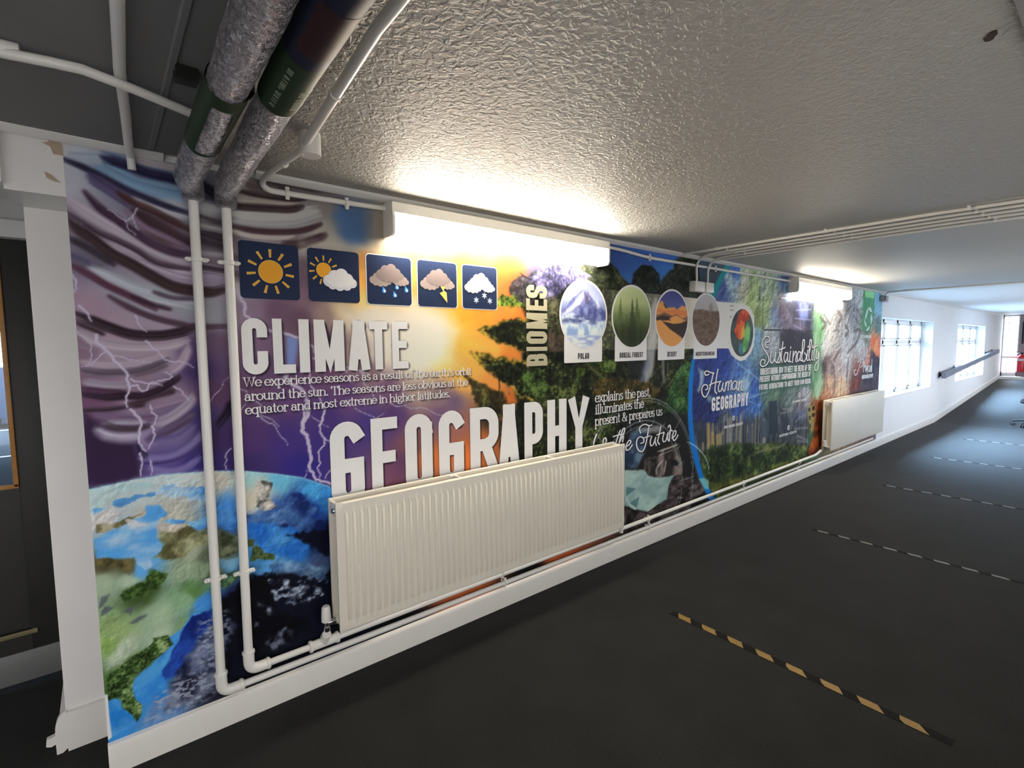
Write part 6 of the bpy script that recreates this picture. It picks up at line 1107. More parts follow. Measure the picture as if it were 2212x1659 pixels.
def bold_line(mb, text, x0, x1, z0, z1, y, t):
    ws = [(.42 if c == 'I' else 1.35 if c in 'MW' else .30 if c == '.' else .55 if c == ' ' else 1.0)+.22 for c in text]; k = (x1-x0)/(sum(ws)-.22)
    x = x0; boxes = []
    for c, w in zip(text, ws): boxes.append((x, x+(w-.22)*k)); x += w*k
    bold_word(mb, text, boxes, z0, z1, y, t)
def serif_line(mb, text, x0, x1, z, xh, y, shadow=0):
    tot = sum(SER[c][0] for c in text); kx = (x1-x0)/tot; x = x0
    for c in text:
        wd, lines = SER[c]
        for li, l in enumerate(lines):
            q = [(x+u*kx, z+v*xh) for u, v in l]; sheet_stroke(mb, q, .225*xh, y-.0001*li, .5 if len(l) > 2 or abs(l[0][1]-l[-1][1]) > .2 else .45)
            if shadow and len(l) > 2: SHADOWS.append((q, .08*xh, shadow))
        x += wd*kx
mural = empty('wall_mural', (0, 0, MZ0), 'long printed geography mural covering the wall between pilaster and first window', 'mural')
def part(mb, name, mats, parent=mural, label=None):
    o = mb.build(name, mats, parent, smooth=False, fix=False)
    if label: o['label'] = label
    return o
yL = YS-.0012
# CLIMATE and GEOGRAPHY
BX = lambda q: [(q[i][0], q[i+1][0]) for i in range(0, len(q), 2)]
m = Lay(); bold_word(m, 'CLIMATE', BX([(0.425, 1.523), (0.519, 1.522), (0.539, 1.522), (0.625, 1.522), (0.641, 1.522), (0.683, 1.522), (0.703, 1.522), (0.833, 1.521), (0.851, 1.521), (0.950, 1.521), (0.949, 1.521), (1.041, 1.520), (1.062, 1.520), (1.146, 1.520)]), 1.393, 1.617, yL, .046, shadow=.9)
part(m, 'climate_lettering', PM['letter'], label='raised pale CLIMATE heading')
m = Lay(); bold_word(m, 'GEOGRAPHY', BX([(0.753, 1.032), (0.907, 1.010), (0.943, 1.027), (1.077, 1.008), (1.116, 1.026), (1.268, 1.006), (1.305, 1.017), (1.458, 0.997), (1.499, 1.009), (1.691, 0.985), (1.691, 1.003), (1.843, 0.984), (1.881, 0.989), (2.028, 0.971), (2.064, 0.977), (2.229, 0.957), (2.251, 0.995), (2.432, 0.975)]), .775, 1.165, yL, .066, shadow=1)
part(m, 'geography_lettering', PM['letter'], label='largest pale GEOGRAPHY heading half behind the radiator')
m = Lay(); zb = lambda q: [(q[i][1], q[i+1][1]) for i in range(0, len(q), 2)]
bx = [(1.901, 1.613), (2.066, 1.616)]
bold_word(m, 'BIOMES', zb([(1.977, 1.376), (1.977, 1.446), (1.977, 1.464), (1.978, 1.488), (1.978, 1.506), (1.978, 1.579), (1.978, 1.594), (1.979, 1.685), (1.979, 1.700), (1.979, 1.767), (1.979, 1.771), (1.980, 1.846)]), bx[0][0], bx[1][0], yL, .034, True)
part(m, 'biomes_lettering', PM['mossy'], label='upright mossy BIOMES lettering reading upwards')
# running text
m = Lay()
for tx, pa, xh in (('We experience seasons as a result of the earth\'s orbit', [(0.424, 1.350), (1.514, 1.343)], .0245), ('around the sun. The seasons are less obvious at the', [(0.426, 1.294), (1.489, 1.286)], .0245), ('equator and most extreme in higher latitudes.', [(0.426, 1.244), (1.380, 1.228)], .0245)):
    serif_line(m, tx, pa[0][0], pa[1][0], (pa[0][1]+pa[1][1])/2, xh, yL, .5)
part(m, 'climate_paragraph', PM['letter'], label='three lines of pale text about seasons')
m = Lay()
for tx, pa in (('explains the past,', [(2.496, 1.125), (3.106, 1.112)]), ('illuminates the', [(2.497, 1.045), (3.023, 1.034)]), ('present & prepares us', [(2.495, 0.968), (3.256, 0.956)])):
    serif_line(m, tx, pa[0][0], pa[1][0], (pa[0][1]+pa[1][1])/2, .041, yL, .6)
part(m, 'geography_paragraph', PM['letter'], label='three lines of pale text beside GEOGRAPHY')
def script(name, lines, w, label, mats=None, shadow=.8):
    m = Lay()
    for l in lines:
        q = curve(l, 6); q2 = [(a, b) for a, b in q]
        sheet_stroke(m, q2, w, yL-.0001*lines.index(l), .55, cap=True)
        if shadow: SHADOWS.append((q2, w*.5, shadow))
    return part(m, name, mats or PM['script'], label=label)
script('future_script', [[(2.510, 0.901), (2.494, 0.874), (2.482, 0.841)], [(2.577, 0.838), (2.582, 0.860), (2.599, 0.868), (2.611, 0.850), (2.603, 0.834)], [(2.756, 0.898), (2.733, 0.861), (2.711, 0.820)], [(2.682, 0.866), (2.731, 0.871), (2.798, 0.871)], [(2.747, 0.812), (2.798, 0.879), (2.805, 0.909), (2.784, 0.905), (2.767, 0.863), (2.750, 0.825), (2.773, 0.846), (2.793, 0.853), (2.785, 0.821)], [(2.815, 0.779), (2.853, 0.785), (2.877, 0.805), (2.857, 0.818), (2.826, 0.788), (2.826, 0.754), (2.858, 0.753), (2.893, 0.779)],
 [(2.988, 0.857), (2.974, 0.886), (2.999, 0.908), (3.044, 0.913), (3.090, 0.898), (3.125, 0.899)], [(3.090, 0.894), (3.071, 0.826), (3.049, 0.758), (3.014, 0.717), (2.968, 0.731), (2.943, 0.772), (2.950, 0.813), (2.987, 0.828), (3.025, 0.809), (3.024, 0.782), (2.990, 0.779)], [(3.034, 0.815), (3.103, 0.820)], [(3.122, 0.812), (3.107, 0.779), (3.114, 0.746), (3.146, 0.752), (3.172, 0.799), (3.166, 0.771), (3.182, 0.740)], [(3.236, 0.872), (3.217, 0.815), (3.200, 0.767), (3.222, 0.742)], [(3.186, 0.817), (3.274, 0.826)], [(3.279, 0.822), (3.263, 0.780), (3.276, 0.753), (3.308, 0.763), (3.331, 0.816), (3.325, 0.780), (3.338, 0.754)], [(3.333, 0.860), (3.351, 0.873), (3.365, 0.849), (3.353, 0.813), (3.352, 0.754)], [(3.353, 0.798), (3.369, 0.830), (3.391, 0.824)], [(3.386, 0.766), (3.427, 0.782), (3.439, 0.814), (3.411, 0.818), (3.394, 0.779), (3.413, 0.746), (3.445, 0.757), (3.466, 0.781)]], .015, 'for the Future in flowing pale script')
script('human_script', [[(3.911, 1.241), (3.869, 1.234), (3.845, 1.255), (3.879, 1.269), (3.943, 1.253), (3.994, 1.245)], [(3.982, 1.247), (3.956, 1.179), (3.917, 1.098), (3.867, 1.053), (3.820, 1.075), (3.805, 1.121), (3.835, 1.154), (3.884, 1.151), (3.899, 1.122), (3.864, 1.113)], [(3.923, 1.149), (4.012, 1.165), (4.115, 1.170)], [(4.054, 1.273), (4.029, 1.183), (4.015, 1.100), (4.043, 1.071)], [(4.098, 1.168), (4.070, 1.119), (4.087, 1.083), (4.122, 1.097), (4.152, 1.159), (4.136, 1.115), (4.165, 1.082)], [(4.183, 1.089), (4.195, 1.154)], [(4.194, 1.123), (4.223, 1.161), (4.245, 1.152), (4.239, 1.089)], [(4.240, 1.124), (4.272, 1.166), (4.295, 1.157), (4.286, 1.090)], [(4.395, 1.147), (4.346, 1.160), (4.309, 1.128), (4.321, 1.088), (4.362, 1.093), (4.395, 1.147), (4.381, 1.100), (4.412, 1.078)], [(4.422, 1.077), (4.434, 1.149)], [(4.433, 1.117), (4.467, 1.156), (4.485, 1.138), (4.471, 1.082), (4.502, 1.066)]], .018, 'Human in flowing pale script')
script('sustainability_script', [[(4.994, 1.448), (4.937, 1.461), (4.946, 1.501), (5.005, 1.509), (5.012, 1.546), (4.942, 1.558), (4.864, 1.511), (4.883, 1.452), (4.976, 1.390), (5.013, 1.333), (4.961, 1.284), (4.873, 1.274), (4.835, 1.305), (4.871, 1.337), (4.929, 1.329), (4.926, 1.303)], [(5.057, 1.409), (5.045, 1.322), (5.088, 1.300), (5.138, 1.340), (5.161, 1.407), (5.146, 1.325), (5.188, 1.301)], [(5.195, 1.301), (5.242, 1.364), (5.254, 1.406), (5.273, 1.342), (5.247, 1.299), (5.204, 1.304)], [(5.314, 1.499), (5.286, 1.363), (5.310, 1.305)], [(5.233, 1.425), (5.371, 1.448)], [(5.441, 1.387), (5.381, 1.395), (5.351, 1.341), (5.383, 1.301), (5.425, 1.333), (5.443, 1.390), (5.436, 1.322), (5.473, 1.299)], [(5.500, 1.402), (5.487, 1.313), (5.524, 1.298)], [(5.560, 1.296), (5.570, 1.401)], [(5.571, 1.352), (5.624, 1.402), (5.652, 1.383), (5.637, 1.309), (5.670, 1.294)], [(5.758, 1.392), (5.699, 1.396), (5.672, 1.338), (5.702, 1.301), (5.747, 1.337), (5.763, 1.395), (5.754, 1.317), (5.793, 1.301)], [(5.793, 1.363), (5.840, 1.452), (5.845, 1.514), (5.806, 1.517), (5.793, 1.430), (5.797, 1.319), (5.860, 1.294), (5.910, 1.350), (5.857, 1.385)], [(5.939, 1.406), (5.925, 1.315), (5.966, 1.301)], [(5.972, 1.360), (6.025, 1.462), (6.031, 1.517), (5.991, 1.515), (5.978, 1.417), (5.981, 1.320), (6.023, 1.301)], [(6.071, 1.404), (6.062, 1.314), (6.098, 1.302)], [(6.135, 1.496), (6.110, 1.357), (6.139, 1.303)], [(6.065, 1.436), (6.213, 1.460)], [(6.189, 1.400), (6.172, 1.332), (6.215, 1.315), (6.256, 1.389), (6.254, 1.295), (6.233, 1.201), (6.178, 1.180), (6.153, 1.228), (6.219, 1.284)], [(5.499, 1.443), (5.504, 1.449)], [(5.941, 1.447), (5.946, 1.453)], [(6.069, 1.452), (6.074, 1.459)]], .021, 'Sustainability in flowing pale script')
m = Lay()
for tx, pa in (('UNDERSTANDING HOW TO MEET THE NEEDS OF THE', [(4.842, 1.197), (4.838, 1.261), (6.052, 1.183), (6.045, 1.248)]), ('PRESENT WITHOUT COMPROMISING THE NEEDS OF', [(4.835, 1.132), (4.832, 1.191), (6.047, 1.113), (6.041, 1.168)]), ('FUTURE GENERATIONS TO MEET THEIR OWN NEEDS.', [(4.830, 1.049), (4.826, 1.109), (6.065, 1.043), (6.061, 1.089)])):
    bold_line(m, tx, pa[0][0], pa[2][0], (pa[0][1]+pa[2][1])/2, (pa[1][1]+pa[3][1])/2, yL, .0105)
part(m, 'sustainability_paragraph', PM['script'], label='three lines of capitals below Sustainability')
m = Lay(); pa = [(3.968, 0.924), (3.962, 1.050), (4.616, 0.919), (4.610, 1.034)]; bold_line(m, 'GEOGRAPHY', pa[0][0], pa[2][0], (pa[0][1]+pa[2][1])/2, (pa[1][1]+pa[3][1])/2, yL, .024)
part(m, 'human_geography_lettering', PM['script'], label='small GEOGRAPHY capitals below Human')
for tx, pa in (('HIGH INCOME COUNTRY', [(4.184, 0.749), (4.183, 0.773), (4.524, 0.749), (4.522, 0.774)]), ('LOW INCOME COUNTRY', [(5.599, 0.863), (5.597, 0.888), (5.948, 0.861), (5.945, 0.884)]), ('EMERGING COUNTRY', [(5.308, 0.528), (5.306, 0.553), (5.732, 0.535), (5.729, 0.563)])):
    m = Lay(); bold_line(m, tx, pa[0][0], pa[2][0], (pa[0][1]+pa[2][1])/2, (pa[1][1]+pa[3][1])/2, yL, .0052); part(m, 'country_caption', PM['script'])
for c_, r_ in (([(4.351, 0.828)][0], .022), ([(5.770, 0.936)][0], .026), ([(5.521, 0.609)][0], .028)):
    m = Lay(); m.poly(cir(c_[0], c_[1], r_, 0, 345, 23), yL); m.poly(cir(c_[0], c_[1], r_*.6, 0, 345, 23), yL-.0004, 1)
    for k in (-.3, 0, .3): m.poly([(c_[0]+r_*(k-.08), c_[1]-r_*.28), (c_[0]+r_*(k+.08), c_[1]-r_*.28), (c_[0]+r_*(k+.08), c_[1]+r_*(.3-k*.3)), (c_[0]+r_*(k-.08), c_[1]+r_*(.3-k*.3))], yL-.0008)
    part(m, 'country_badge', [PM['script'], PM['dark']])
m = Lay()
for l in ('860,360 830,400 815,470 822,510 840,440 858,390', '868,360 895,370 905,405 875,395', '893,440 908,500 895,570 885,500', '808,490 825,540 840,600 818,570', '880,570 862,635 836,630 850,600'): pass
for l in ([(7.893, 1.952), (7.819, 1.905), (7.772, 1.819), (7.797, 1.781), (7.854, 1.854), (7.880, 1.904)], [(7.914, 1.953), (7.968, 1.955), (8.054, 1.894), (7.963, 1.896), (7.897, 1.927)], [(8.008, 1.875), (8.074, 1.805), (8.031, 1.716), (7.992, 1.791)], [(7.727, 1.805), (7.801, 1.754), (7.863, 1.691), (7.781, 1.710)], [(7.976, 1.713), (7.962, 1.668), (7.871, 1.636), (7.836, 1.650)]): m.poly(l[::-1], yL)
part(m, 'leaf_ring', PM['greenish'], label='ring of five pale leaves on a green banner')
m = Lay(); pa = [(7.712, 1.543), (7.707, 1.578), (8.056, 1.546), (8.050, 1.591)]; bold_line(m, 'CARBON', pa[0][0], pa[2][0], (pa[0][1]+pa[2][1])/2, (pa[1][1]+pa[3][1])/2, yL, .012); part(m, 'leaf_caption', PM['script'])
script('physical_script', [[(7.687, 1.251), (7.619, 1.154), (7.549, 1.081), (7.481, 1.073), (7.449, 1.129), (7.516, 1.137)], [(7.577, 1.232), (7.684, 1.273), (7.785, 1.254), (7.777, 1.193), (7.683, 1.163)], [(7.806, 1.103), (7.821, 1.236), (7.819, 1.158), (7.869, 1.179), (7.894, 1.100)], [(7.903, 1.178), (7.920, 1.110), (7.958, 1.176), (7.964, 1.085)], [(8.000, 1.174), (7.977, 1.141), (8.018, 1.094)], [(8.042, 1.173), (8.053, 1.093)], [(8.086, 1.160), (8.082, 1.092), (8.112, 1.171), (8.124, 1.090)], [(8.129, 1.250), (8.145, 1.089)]], .02, 'Physical in faded script', None, .4)
m = Lay(); pa = [(7.753, 1.008), (7.746, 1.061), (8.220, 0.999), (8.211, 1.058)]; bold_line(m, 'GEOGRAPHY', pa[0][0], pa[2][0], (pa[0][1]+pa[2][1])/2, (pa[1][1]+pa[3][1])/2, yL, .020); part(m, 'physical_geography_lettering', PM['script'])

# ---- weather tiles
TZ0, TW, TSP, TX0 = 1.694, .2237, .2590, .4292
def rrect(x0, x1, z0, z1, r, n=6):
    return [(x1-r+r*math.cos(t), z1-r+r*math.sin(t)) for t in [math.pi/2*k/n for k in range(n+1)]]+[(x0+r-r*math.sin(t), z1-r+r*math.cos(t)) for t in [math.pi/2*k/n for k in range(n+1)]]+[(x0+r-r*math.cos(t), z0+r-r*math.sin(t)) for t in [math.pi/2*k/n for k in range(n+1)]]+[(x1-r+r*math.sin(t), z0+r-r*math.cos(t)) for t in [math.pi/2*k/n for k in range(n+1)]]
def cloud(m, cx, cz, s, y, mi, grow=0):
    """flat bottomed heap of round puffs"""
    for dx, dz, r in ((-.30, -.02, .15), (-.14, .10, .17), (.06, .16, .17), (.24, .06, .14), (.36, -.05, .12), (-.20, -.12, .12), (0, -.13, .14), (.2, -.12, .13), (.05, 0, .2), (-.1, -.02, .18)):
        m.poly(cir(cx+dx*s, cz+dz*s, (r*s)+grow, 0, 345, 23), y, mi); y -= .00002
def sun(m, cx, cz, r, y, n=11, off=90):
    m.poly(cir(cx, cz, r*1.06, 0, 354, 59), y, 1); m.poly(cir(cx, cz, r, 0, 354, 59), y-.0002, 0)
    for k in range(n):
        a = math.radians(off+360*k/n); c, s_ = math.cos(a), math.sin(a)
        for r0, r1, w0, w1, mi, dy in ((1.30, 2.04, .09, .125, 1, 0), (1.36, 1.97, .05, .08, 0, -.0002)):
            m.poly([(cx+c*r*r0+s_*r*w0, cz+s_*r*r0-c*r*w0), (cx+c*r*r1+s_*r*w1, cz+s_*r*r1-c*r*w1), (cx+c*r*r1-s_*r*w1, cz+s_*r*r1+c*r*w1), (cx+c*r*r0-s_*r*w0, cz+s_*r*r0+c*r*w0)], y+dy, mi)
names = ['sun tile, first of the five weather icons', 'sun behind a white cloud tile', 'brown rain cloud tile', 'brown thunder cloud tile with lightning', 'white snow cloud tile']
for k in range(5):
    x0 = TX0+TSP*k; x1 = x0+TW; z0 = TZ0; U = lambda u: x0+TW*u; V = lambda v: z0+TW*v
    t = Lay(); t.poly(rrect(x0-.004, x1+.004, z0-.004, z0+TW+.004, .019), YS-.0006, 1) if k > 1 else None
    t.poly(rrect(x0, x1, z0, z0+TW, .016), YS-.0010)
    tile = part(t, 'weather_tile', [PM['navy'], PM['letter']], label=names[k])
    y = YS-.0018
    s_, c_ = Lay(), Lay()
    if k == 0: sun(s_, U(.51), V(.49), TW*.195, y); part(s_, 'sun_icon', [PM['orange'], PM['peach']], tile)
    elif k == 1:
        sun(s_, U(.30), V(.60), TW*.135, y); part(s_, 'sun_icon', [PM['orange'], PM['peach']], tile)
        cloud(c_, U(.60), V(.42), TW*.70, y-.0006, 1, .002); cloud(c_, U(.605), V(.45), TW*.62, y-.0010, 0); part(c_, 'cloud_icon', [PM['cloudw'], PM['cloudw2']], tile)
    else:
        pal = [PM['cloudb'], PM['cloudb2']] if k < 4 else [PM['cloudw'], PM['cloudw2']]
        cloud(c_, U(.29), V(.50), TW*.52, y-.0003, 1); cloud(c_, U(.74), V(.51), TW*.42, y-.0006, 1); cloud(c_, U(.50), V(.63), TW*.66, y-.0010, 0)
        part(c_, 'cloud_icon', pal, tile)
        if k == 2:
            for u, v in ((.37, .28), (.66, .37), (.61, .20), (.88, .32)):
                d_ = Lay(); r = TW*.045
                d_.poly([(U(u)-r*.7, V(v)+r*2)]+cir(U(u), V(v), r, 150, 395, 14), y); d_.poly([(U(u)-r*.1, V(v)+r*1.0)]+cir(U(u)+r*.2, V(v)-r*.1, r*.5, 150, 395, 10), y-.0003, 1); part(d_, 'rain_drop', [PM['drop'], PM['dropw']], tile)
        elif k == 3:
            d_ = Lay(); d_.poly([(U(a), V(b)) for a, b in ((.56, .46), (.70, .46), (.64, .38), (.72, .33), (.735, .10), (.54, .31), (.635, .355))][::-1], y-.0018); part(d_, 'lightning_icon', PM['peach'], tile)
        else:
            for u, v in ((.38, .20), (.62, .32), (.78, .20)):
                d_ = Lay(); r = TW*.06
                for q in range(3):
                    a = math.radians(60*q+30); c2, s2 = math.cos(a)*r, math.sin(a)*r; sheet_stroke(d_, [(U(u)-c2, V(v)-s2), (U(u)+c2, V(v)+s2)], r*.42, y-.0012-q*.0001)
                d_.poly(cir(U(u), V(v), r*.62, 0, 330, 11), y-.0016); part(d_, 'snowflake', PM['flake'], tile)

# ---- biome pictures
def colour_mat(name, attr, rough=.6):
    m = bpy.data.materials.new(name); m.use_nodes = True; nt = m.node_tree; b = nt.nodes['Principled BSDF']; b.inputs['Roughness'].default_value = rough; b.inputs['Specular IOR Level'].default_value = .12
    a = nt.nodes.new('ShaderNodeAttribute'); a.attribute_name = attr; nt.links.new(a.outputs['Color'], b.inputs['Base Color'])
    tc = nt.nodes.new('ShaderNodeTexCoord'); n = nt.nodes.new('ShaderNodeTexNoise'); n.inputs['Scale'].default_value = 160; nt.links.new(tc.outputs['Object'], n.inputs['Vector'])
    bp = nt.nodes.new('ShaderNodeBump'); bp.inputs['Strength'].default_value = .06; bp.inputs['Distance'].default_value = .002; nt.links.new(n.outputs['Fac'], bp.inputs['Height']); nt.links.new(bp.outputs['Normal'], b.inputs['Normal'])
    return m
PRINT = colour_mat('printed_mural_vinyl', 'print_colour')
def colour_mesh(name, co, faces, cols, parent):
    """co (n,3), quads (m,4), printed colours 0-255"""
    me = bpy.data.meshes.new(name); nv, nf = len(co), len(faces)
    me.vertices.add(nv); me.vertices.foreach_set('co', np.asarray(co, np.float32).ravel())
    me.loops.add(nf*4); me.loops.foreach_set('vertex_index', np.asarray(faces, np.int32).ravel())
    me.polygons.add(nf); me.polygons.foreach_set('loop_start', np.arange(0, nf*4, 4, dtype=np.int32))
    me.update(calc_edges=True)
    at = me.color_attributes.new('print_colour', 'FLOAT_COLOR', 'POINT')
    c4 = np.ones((nv, 4), np.float32); c4[:, :3] = ink(np.clip(cols, 0, 255)); at.data.foreach_set('color', c4.ravel())
    me.materials.append(PRINT); me.validate()
    o = bpy.data.objects.new(name, me); COL.objects.link(o); attach(o, parent); return o
CZ0, CRAD, CX0, CSP = 1.6865, .2086, 2.3894, .4886
def disc(cx, cz, r, paint, parent, y, rx=1.0):
    nr, na = 40, 110; a = np.linspace(0, 2*np.pi, na, endpoint=False); rad = np.linspace(0.0002, 1, nr)**.8
    U = (rad[:, None]*np.cos(a)).ravel(); V = (rad[:, None]*np.sin(a)).ravel()
    f = [(i*na+k, i*na+(k+1) % na, (i+1)*na+(k+1) % na, (i+1)*na+k) for i in range(nr-1) for k in range(na)]
    p = Painter(U, V); paint(p); co = np.stack([cx+U*r*rx, np.full(len(U), y), cz+V*r], 1)
    return colour_mesh('picture', co, np.array(f)[:, ::-1], p.C, parent)
def p_polar(p):
    p.C[:] = ramp(p.Z, [(-1, (150, 158, 185)), (.1, (96, 106, 150)), (.5, (150, 158, 190)), (1, (92, 96, 140))])
    p.fill([(-.9, .1), (-.5, .5), (-.1, .72), (.1, .8), (.3, .55), (.6, .35), (1, .1), (1, -.3), (-1, -.3)], 0, .9, .03, .05, 6, 1, tone((58, 64, 108), (112, 118, 160), 5, 1))
    p.fill([(-1, -.02), (-.5, .3), (-.05, .7), (.02, .62), (-.2, .3), (-.5, .15), (-.95, -.12)], (176, 178, 202), .9, .03, .04, 8)
    p.fill([(-.05, .66), (.12, .75), (.28, .42), (.1, .30), (.0, .45)], 0, .8, .03, .05, 10, 2, tone((70, 66, 92), (136, 128, 150), 8, 3))
    p.fill([(.5, .45), (.62, .2), (.72, .3), (.6, .5)], (196, 196, 212), .7, .03, .03, 9)
    p.fill([(-.98, -.08), (-.55, .05), (-.1, -.06), (.3, -.2), (.98, -.16), (1, -.42), (-1, -.42)], 0, .95, .02, .03, 8, 3, tone((66, 76, 112), (172, 184, 206), 6, 4, .5, 2))
    p.fill([(-.95, -.30), (.95, -.28), (.9, -.66), (-.85, -.66)], 0, .95, .02, .02, 8, 4, tone((118, 138, 176), (186, 200, 218), 5, 5, 1.3, .5))
    p.fill([(-1, -.62), (1, -.62), (1, -1), (-1, -1)], 0, .95, .03, .02, 8, 5, tone((128, 138, 170), (184, 194, 212), 6, 6, .5, 2))
def p_boreal(p):
    p.C[:] = ramp(p.Z, [(-1, (28, 34, 22)), (-.5, (44, 52, 32)), (0, (92, 104, 66)), (.45, (150, 160, 112)), (1, (166, 176, 132))])
    rg = random.Random(8)
    for x, top, c in [(-.62, .58, (72, 84, 52)), (-.75, .1, (78, 90, 56)), (.25, .66, (64, 76, 46)), (.38, .3, (70, 82, 50)), (-.3, .1, (66, 78, 46)), (.72, .05, (84, 92, 58)), (.55, -.1, (70, 80, 50)), (0, .62, (44, 54, 34)), (-.5, -.2, (52, 62, 38)), (.12, -.1, (44, 54, 34)), (-.12, -.3, (40, 48, 30)), (.85, .0, (92, 92, 60)), (.45, -.4, (40, 46, 28)), (-.8, -.4, (44, 50, 32))]:
        L = [(x, top)]; R_ = []; z = top; w = .02
        while z > -1: z -= .07; w += .016; L.append((x-w*(.6+.8*rg.random()), z)); R_.append((x+w*(.6+.8*rg.random()), z)); L.append((x-w*.45, z-.01)); R_.append((x+w*.45, z-.01))
        p.fill(L+R_[::-1], c, .75, .02)
    p.fill([(-1, -.35), (1, -.3), (1, -1), (-1, -1)], (32, 38, 24), .6, .25)
def p_desert(p):
    p.C[:] = ramp(p.Z, [(-.1, (96, 92, 128)), (.5, (72, 78, 126)), (1, (58, 64, 112))])
    O1, O2, D1, D2 = (216, 134, 76), (196, 110, 60), (52, 44, 40), (110, 78, 58)
    for q, c in (([(-1, .5), (-.65, .62), (-.3, .38), (.1, .42), (.3, .34), (.6, .5), (1, .45), (1, -.2), (-1, -.2)], O1), ([(-.65, .62), (-.3, .38), (-.45, .36), (-.55, .5)], D1), ([(-1, .35), (-.4, .28), (.2, .36), (.95, .3), (.9, .1), (.2, .15), (-.4, .2), (-1, .2)], (188, 112, 66)), ([(-1, .1), (-.5, .22), (.0, .12), (.3, .18), (.6, .05), (1, .12), (1, -.1), (-1, -.05)], D2), ([(-1, .02), (-.55, .12), (-.1, .05), (.1, .0), (-.5, -.08), (-1, -.06)], D1), ([(-.2, .0), (.25, .14), (.85, -.05), (.5, -.14), (.1, -.16)], O1), ([(-1, -.08), (-.6, -.1), (.95, -.85), (.3, -1.1), (-.6, -1.1), (-1.1, -.6)], O1), ([(-.65, -.1), (-.35, -.13), (.1, -.18), (.5, -.15), (1, -.05), (1, -.6), (.75, -.72), (-.1, -.40)], D1)): p.fill(q, c, 1, .012)
def p_med(p):
    p.C[:] = ramp(p.Z, [(-1, (84, 68, 60)), (.2, (98, 80, 70)), (.34, (104, 94, 84)), (.42, (150, 146, 146)), (1, (160, 158, 162))])
    p.fill([(-1, .36), (-.3, .42), (.2, .34), (1, .38), (1, -1), (-1, -1)], 0, .9, .03, .03, 7, 2, tone((82, 66, 58), (108, 90, 78), 7, 7, 1, 1.6))
    p.fill(cir(.32, .5, .16, 0, 345, 20), (112, 106, 102), .7, .06, .08, 9); p.stroke([(.33, .3), (.32, .5)], .02, (96, 88, 82), .8, .02)
def p_globe(p):
    p.C[:] = ramp(fbm(p.X, p.Z, 3, 3, seed=60), [(.3, (40, 52, 52)), (.7, (66, 78, 76))])
    p.fill([(-.55, .3), (-.4, .75), (0, 1), (.45, .95), (.7, .6), (.3, .5), (.1, .3), (.1, .0), (-.2, -.1), (-.45, -.2), (-.7, .1)], 0, 1, .03, .05, 5, 1, tone((150, 52, 38), (196, 78, 48), 3, 61))
    p.fill([(-.15, .55), (.25, .4), (.15, -.1), (-.1, -.3), (-.35, -.25), (-.3, .2)], (224, 96, 46), .95, .04, .05, 5); p.fill([(.05, .28), (.25, .15), (.2, -.15), (-.12, -.3), (-.1, .05)], (232, 150, 60), .95, .04, .04, 5)
    p.fill([(.45, .55), (.7, .2), (.75, -.1), (.45, -.75), (.15, -.85), (.0, -.6), (.1, -.3), (.25, .1)], 0, .95, .03, .05, 5, 2, tone((74, 130, 72), (120, 176, 104), 3, 62)); p.fill([(-.2, -.4), (.02, -.5), (.15, -.85), (-.1, -.9), (-.3, -.7)], (60, 116, 136), .8, .06, .05, 5); p.fill([(.5, .75), (.85, .5), (.95, .1), (.8, .0), (.7, .3)], (78, 88, 82), .8, .08)
yB = YS-.0012
for k, (cap, pa, tb, fn, lb) in enumerate((('POLAR', [(2.209, 1.385), (2.562, 1.385)], [(2.331, 1.408), (2.330, 1.445), (2.436, 1.405), (2.436, 1.444)], p_polar, 'snowy mountain picture over POLAR'), ('BOREAL FOREST', [(2.693, 1.381), (3.050, 1.382)], [(2.745, 1.405), (2.745, 1.441), (3.006, 1.404), (3.005, 1.441)], p_boreal, 'misty fir picture over BOREAL FOREST'), ('DESERT', [(3.187, 1.377), (3.540, 1.376)], [(3.308, 1.400), (3.307, 1.436), (3.430, 1.401), (3.428, 1.439)], p_desert, 'sand dune picture over DESERT'), ('MEDITERRANEAN', [(3.672, 1.373), (4.033, 1.371)], [(3.705, 1.399), (3.704, 1.429), (3.991, 1.396), (3.989, 1.430)], p_med, 'brown heath picture over MEDITERRANEAN'))):
    cx = CX0+CSP*k; m = Lay()
    zb_ = (pa[0][1]+pa[1][1])/2
    m.poly(cir(cx, CZ0, CRAD*1.065, 0, 357, 119), yB); m.poly(rrect(pa[0][0], pa[1][0], zb_, CZ0-CRAD*.62, .008), yB+.0003)
    pl = part(m, 'biome_panel', PM['plate'], label=lb)
    disc(cx, CZ0, CRAD, fn, pl, yB-.0006)
    m = Lay(); bold_line(m, cap, tb[0][0], tb[2][0], (tb[0][1]+tb[2][1])/2, (tb[1][1]+tb[3][1])/2, yB-.0006, .0075 if k else .0095); part(m, 'caption', PM['text'], pl)
gp = [(4.254, 1.586), (4.674, 1.589), (4.443, 1.801), (4.467, 1.376)]; gx = (gp[0][0]+gp[1][0])/2; gz = (gp[2][1]+gp[3][1])/2; gr = (gp[2][1]-gp[3][1])/2
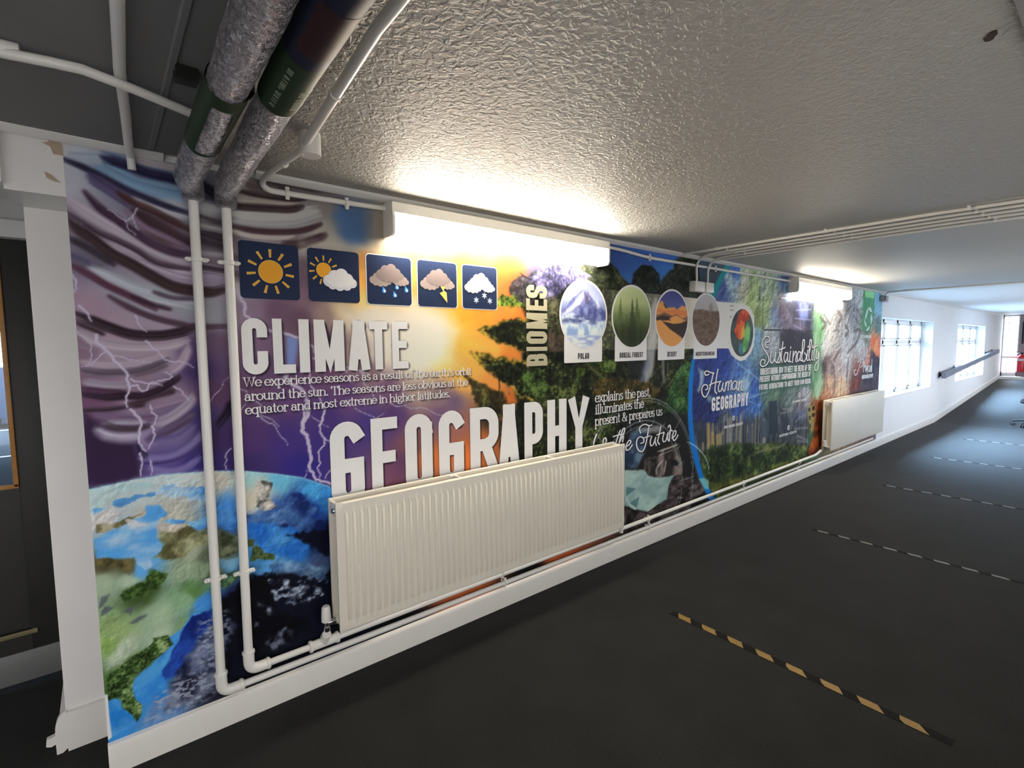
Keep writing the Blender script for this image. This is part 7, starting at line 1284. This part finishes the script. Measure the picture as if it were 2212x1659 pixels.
m = Lay(); m.poly([(gx+(a-gx)*(gp[1][0]-gp[0][0])/2/gr, b) for a, b in cir(gx, gz, gr*1.13, 0, 357, 119)], yB); pl = part(m, 'biome_panel', PM['plate'], label='low poly globe picture with a white rim')
disc(gx, gz, gr, p_globe, pl, yB-.0006, (gp[1][0]-gp[0][0])/2/gr)

# ---- printed soft shadows, then the sheet itself
for q, w, a_ in SHADOWS:
    q = np.array(q)+np.array([.004, -.005]); i = A.near(q, w+.014)
    if len(i):
        d = A.dist(i, q); A.mix(i, .75*a_*(1-sstep(w-.003, w+.010, d)), (22, 16, 26))
glow_offset = np.zeros(len(A.X))  # print colour darkened around the lamps to offset their glow
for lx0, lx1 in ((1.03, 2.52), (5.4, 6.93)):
    dx = np.maximum(np.maximum(lx0-A.X, A.X-lx1), 0); glow_offset = np.maximum(glow_offset, np.exp(-np.hypot(dx, 2.06-A.Z)/.32))
A.C *= (1-.34*glow_offset)[:, None]
wm = np.clip((A.C[:, 0]-A.C[:, 2]-40)/120, 0, 1); A.C[:, 1] *= 1-.07*wm; A.C[:, 2] *= 1-.1*wm
A.C[:] = 255*np.clip(A.C/255, 0, 1)**1.10
nx, nz = len(xs_), len(zs_)
idx = np.arange(nx*nz).reshape(nz, nx)
fc = np.stack([idx[:-1, :-1], idx[:-1, 1:], idx[1:, 1:], idx[1:, :-1]], -1).reshape(-1, 4)
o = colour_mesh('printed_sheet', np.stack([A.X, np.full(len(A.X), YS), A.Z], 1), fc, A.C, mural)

# ---- printed words wrapped on the green label of the right foil pipe
for tx, ya_, yb_, ang in PIPE_WORDS:
    m = Lay(); h_ = 18.0 if ang > -100 else 15.0
    bold_line(m, tx, ya_, yb_, ang-h_/2, ang+h_/2, 0, .006)
    vs = []
    for yy, dd, aa in m.v:
        px_, pz_ = pa2(yy); r_ = RL+.0008-dd*.5; t_ = math.radians(aa); vs.append((px_+r_*math.cos(t_), yy, pz_+r_*math.sin(t_)))
    m.v = vs; m.build('label_lettering', M['labeltext'], i2, smooth=False, fix=False)
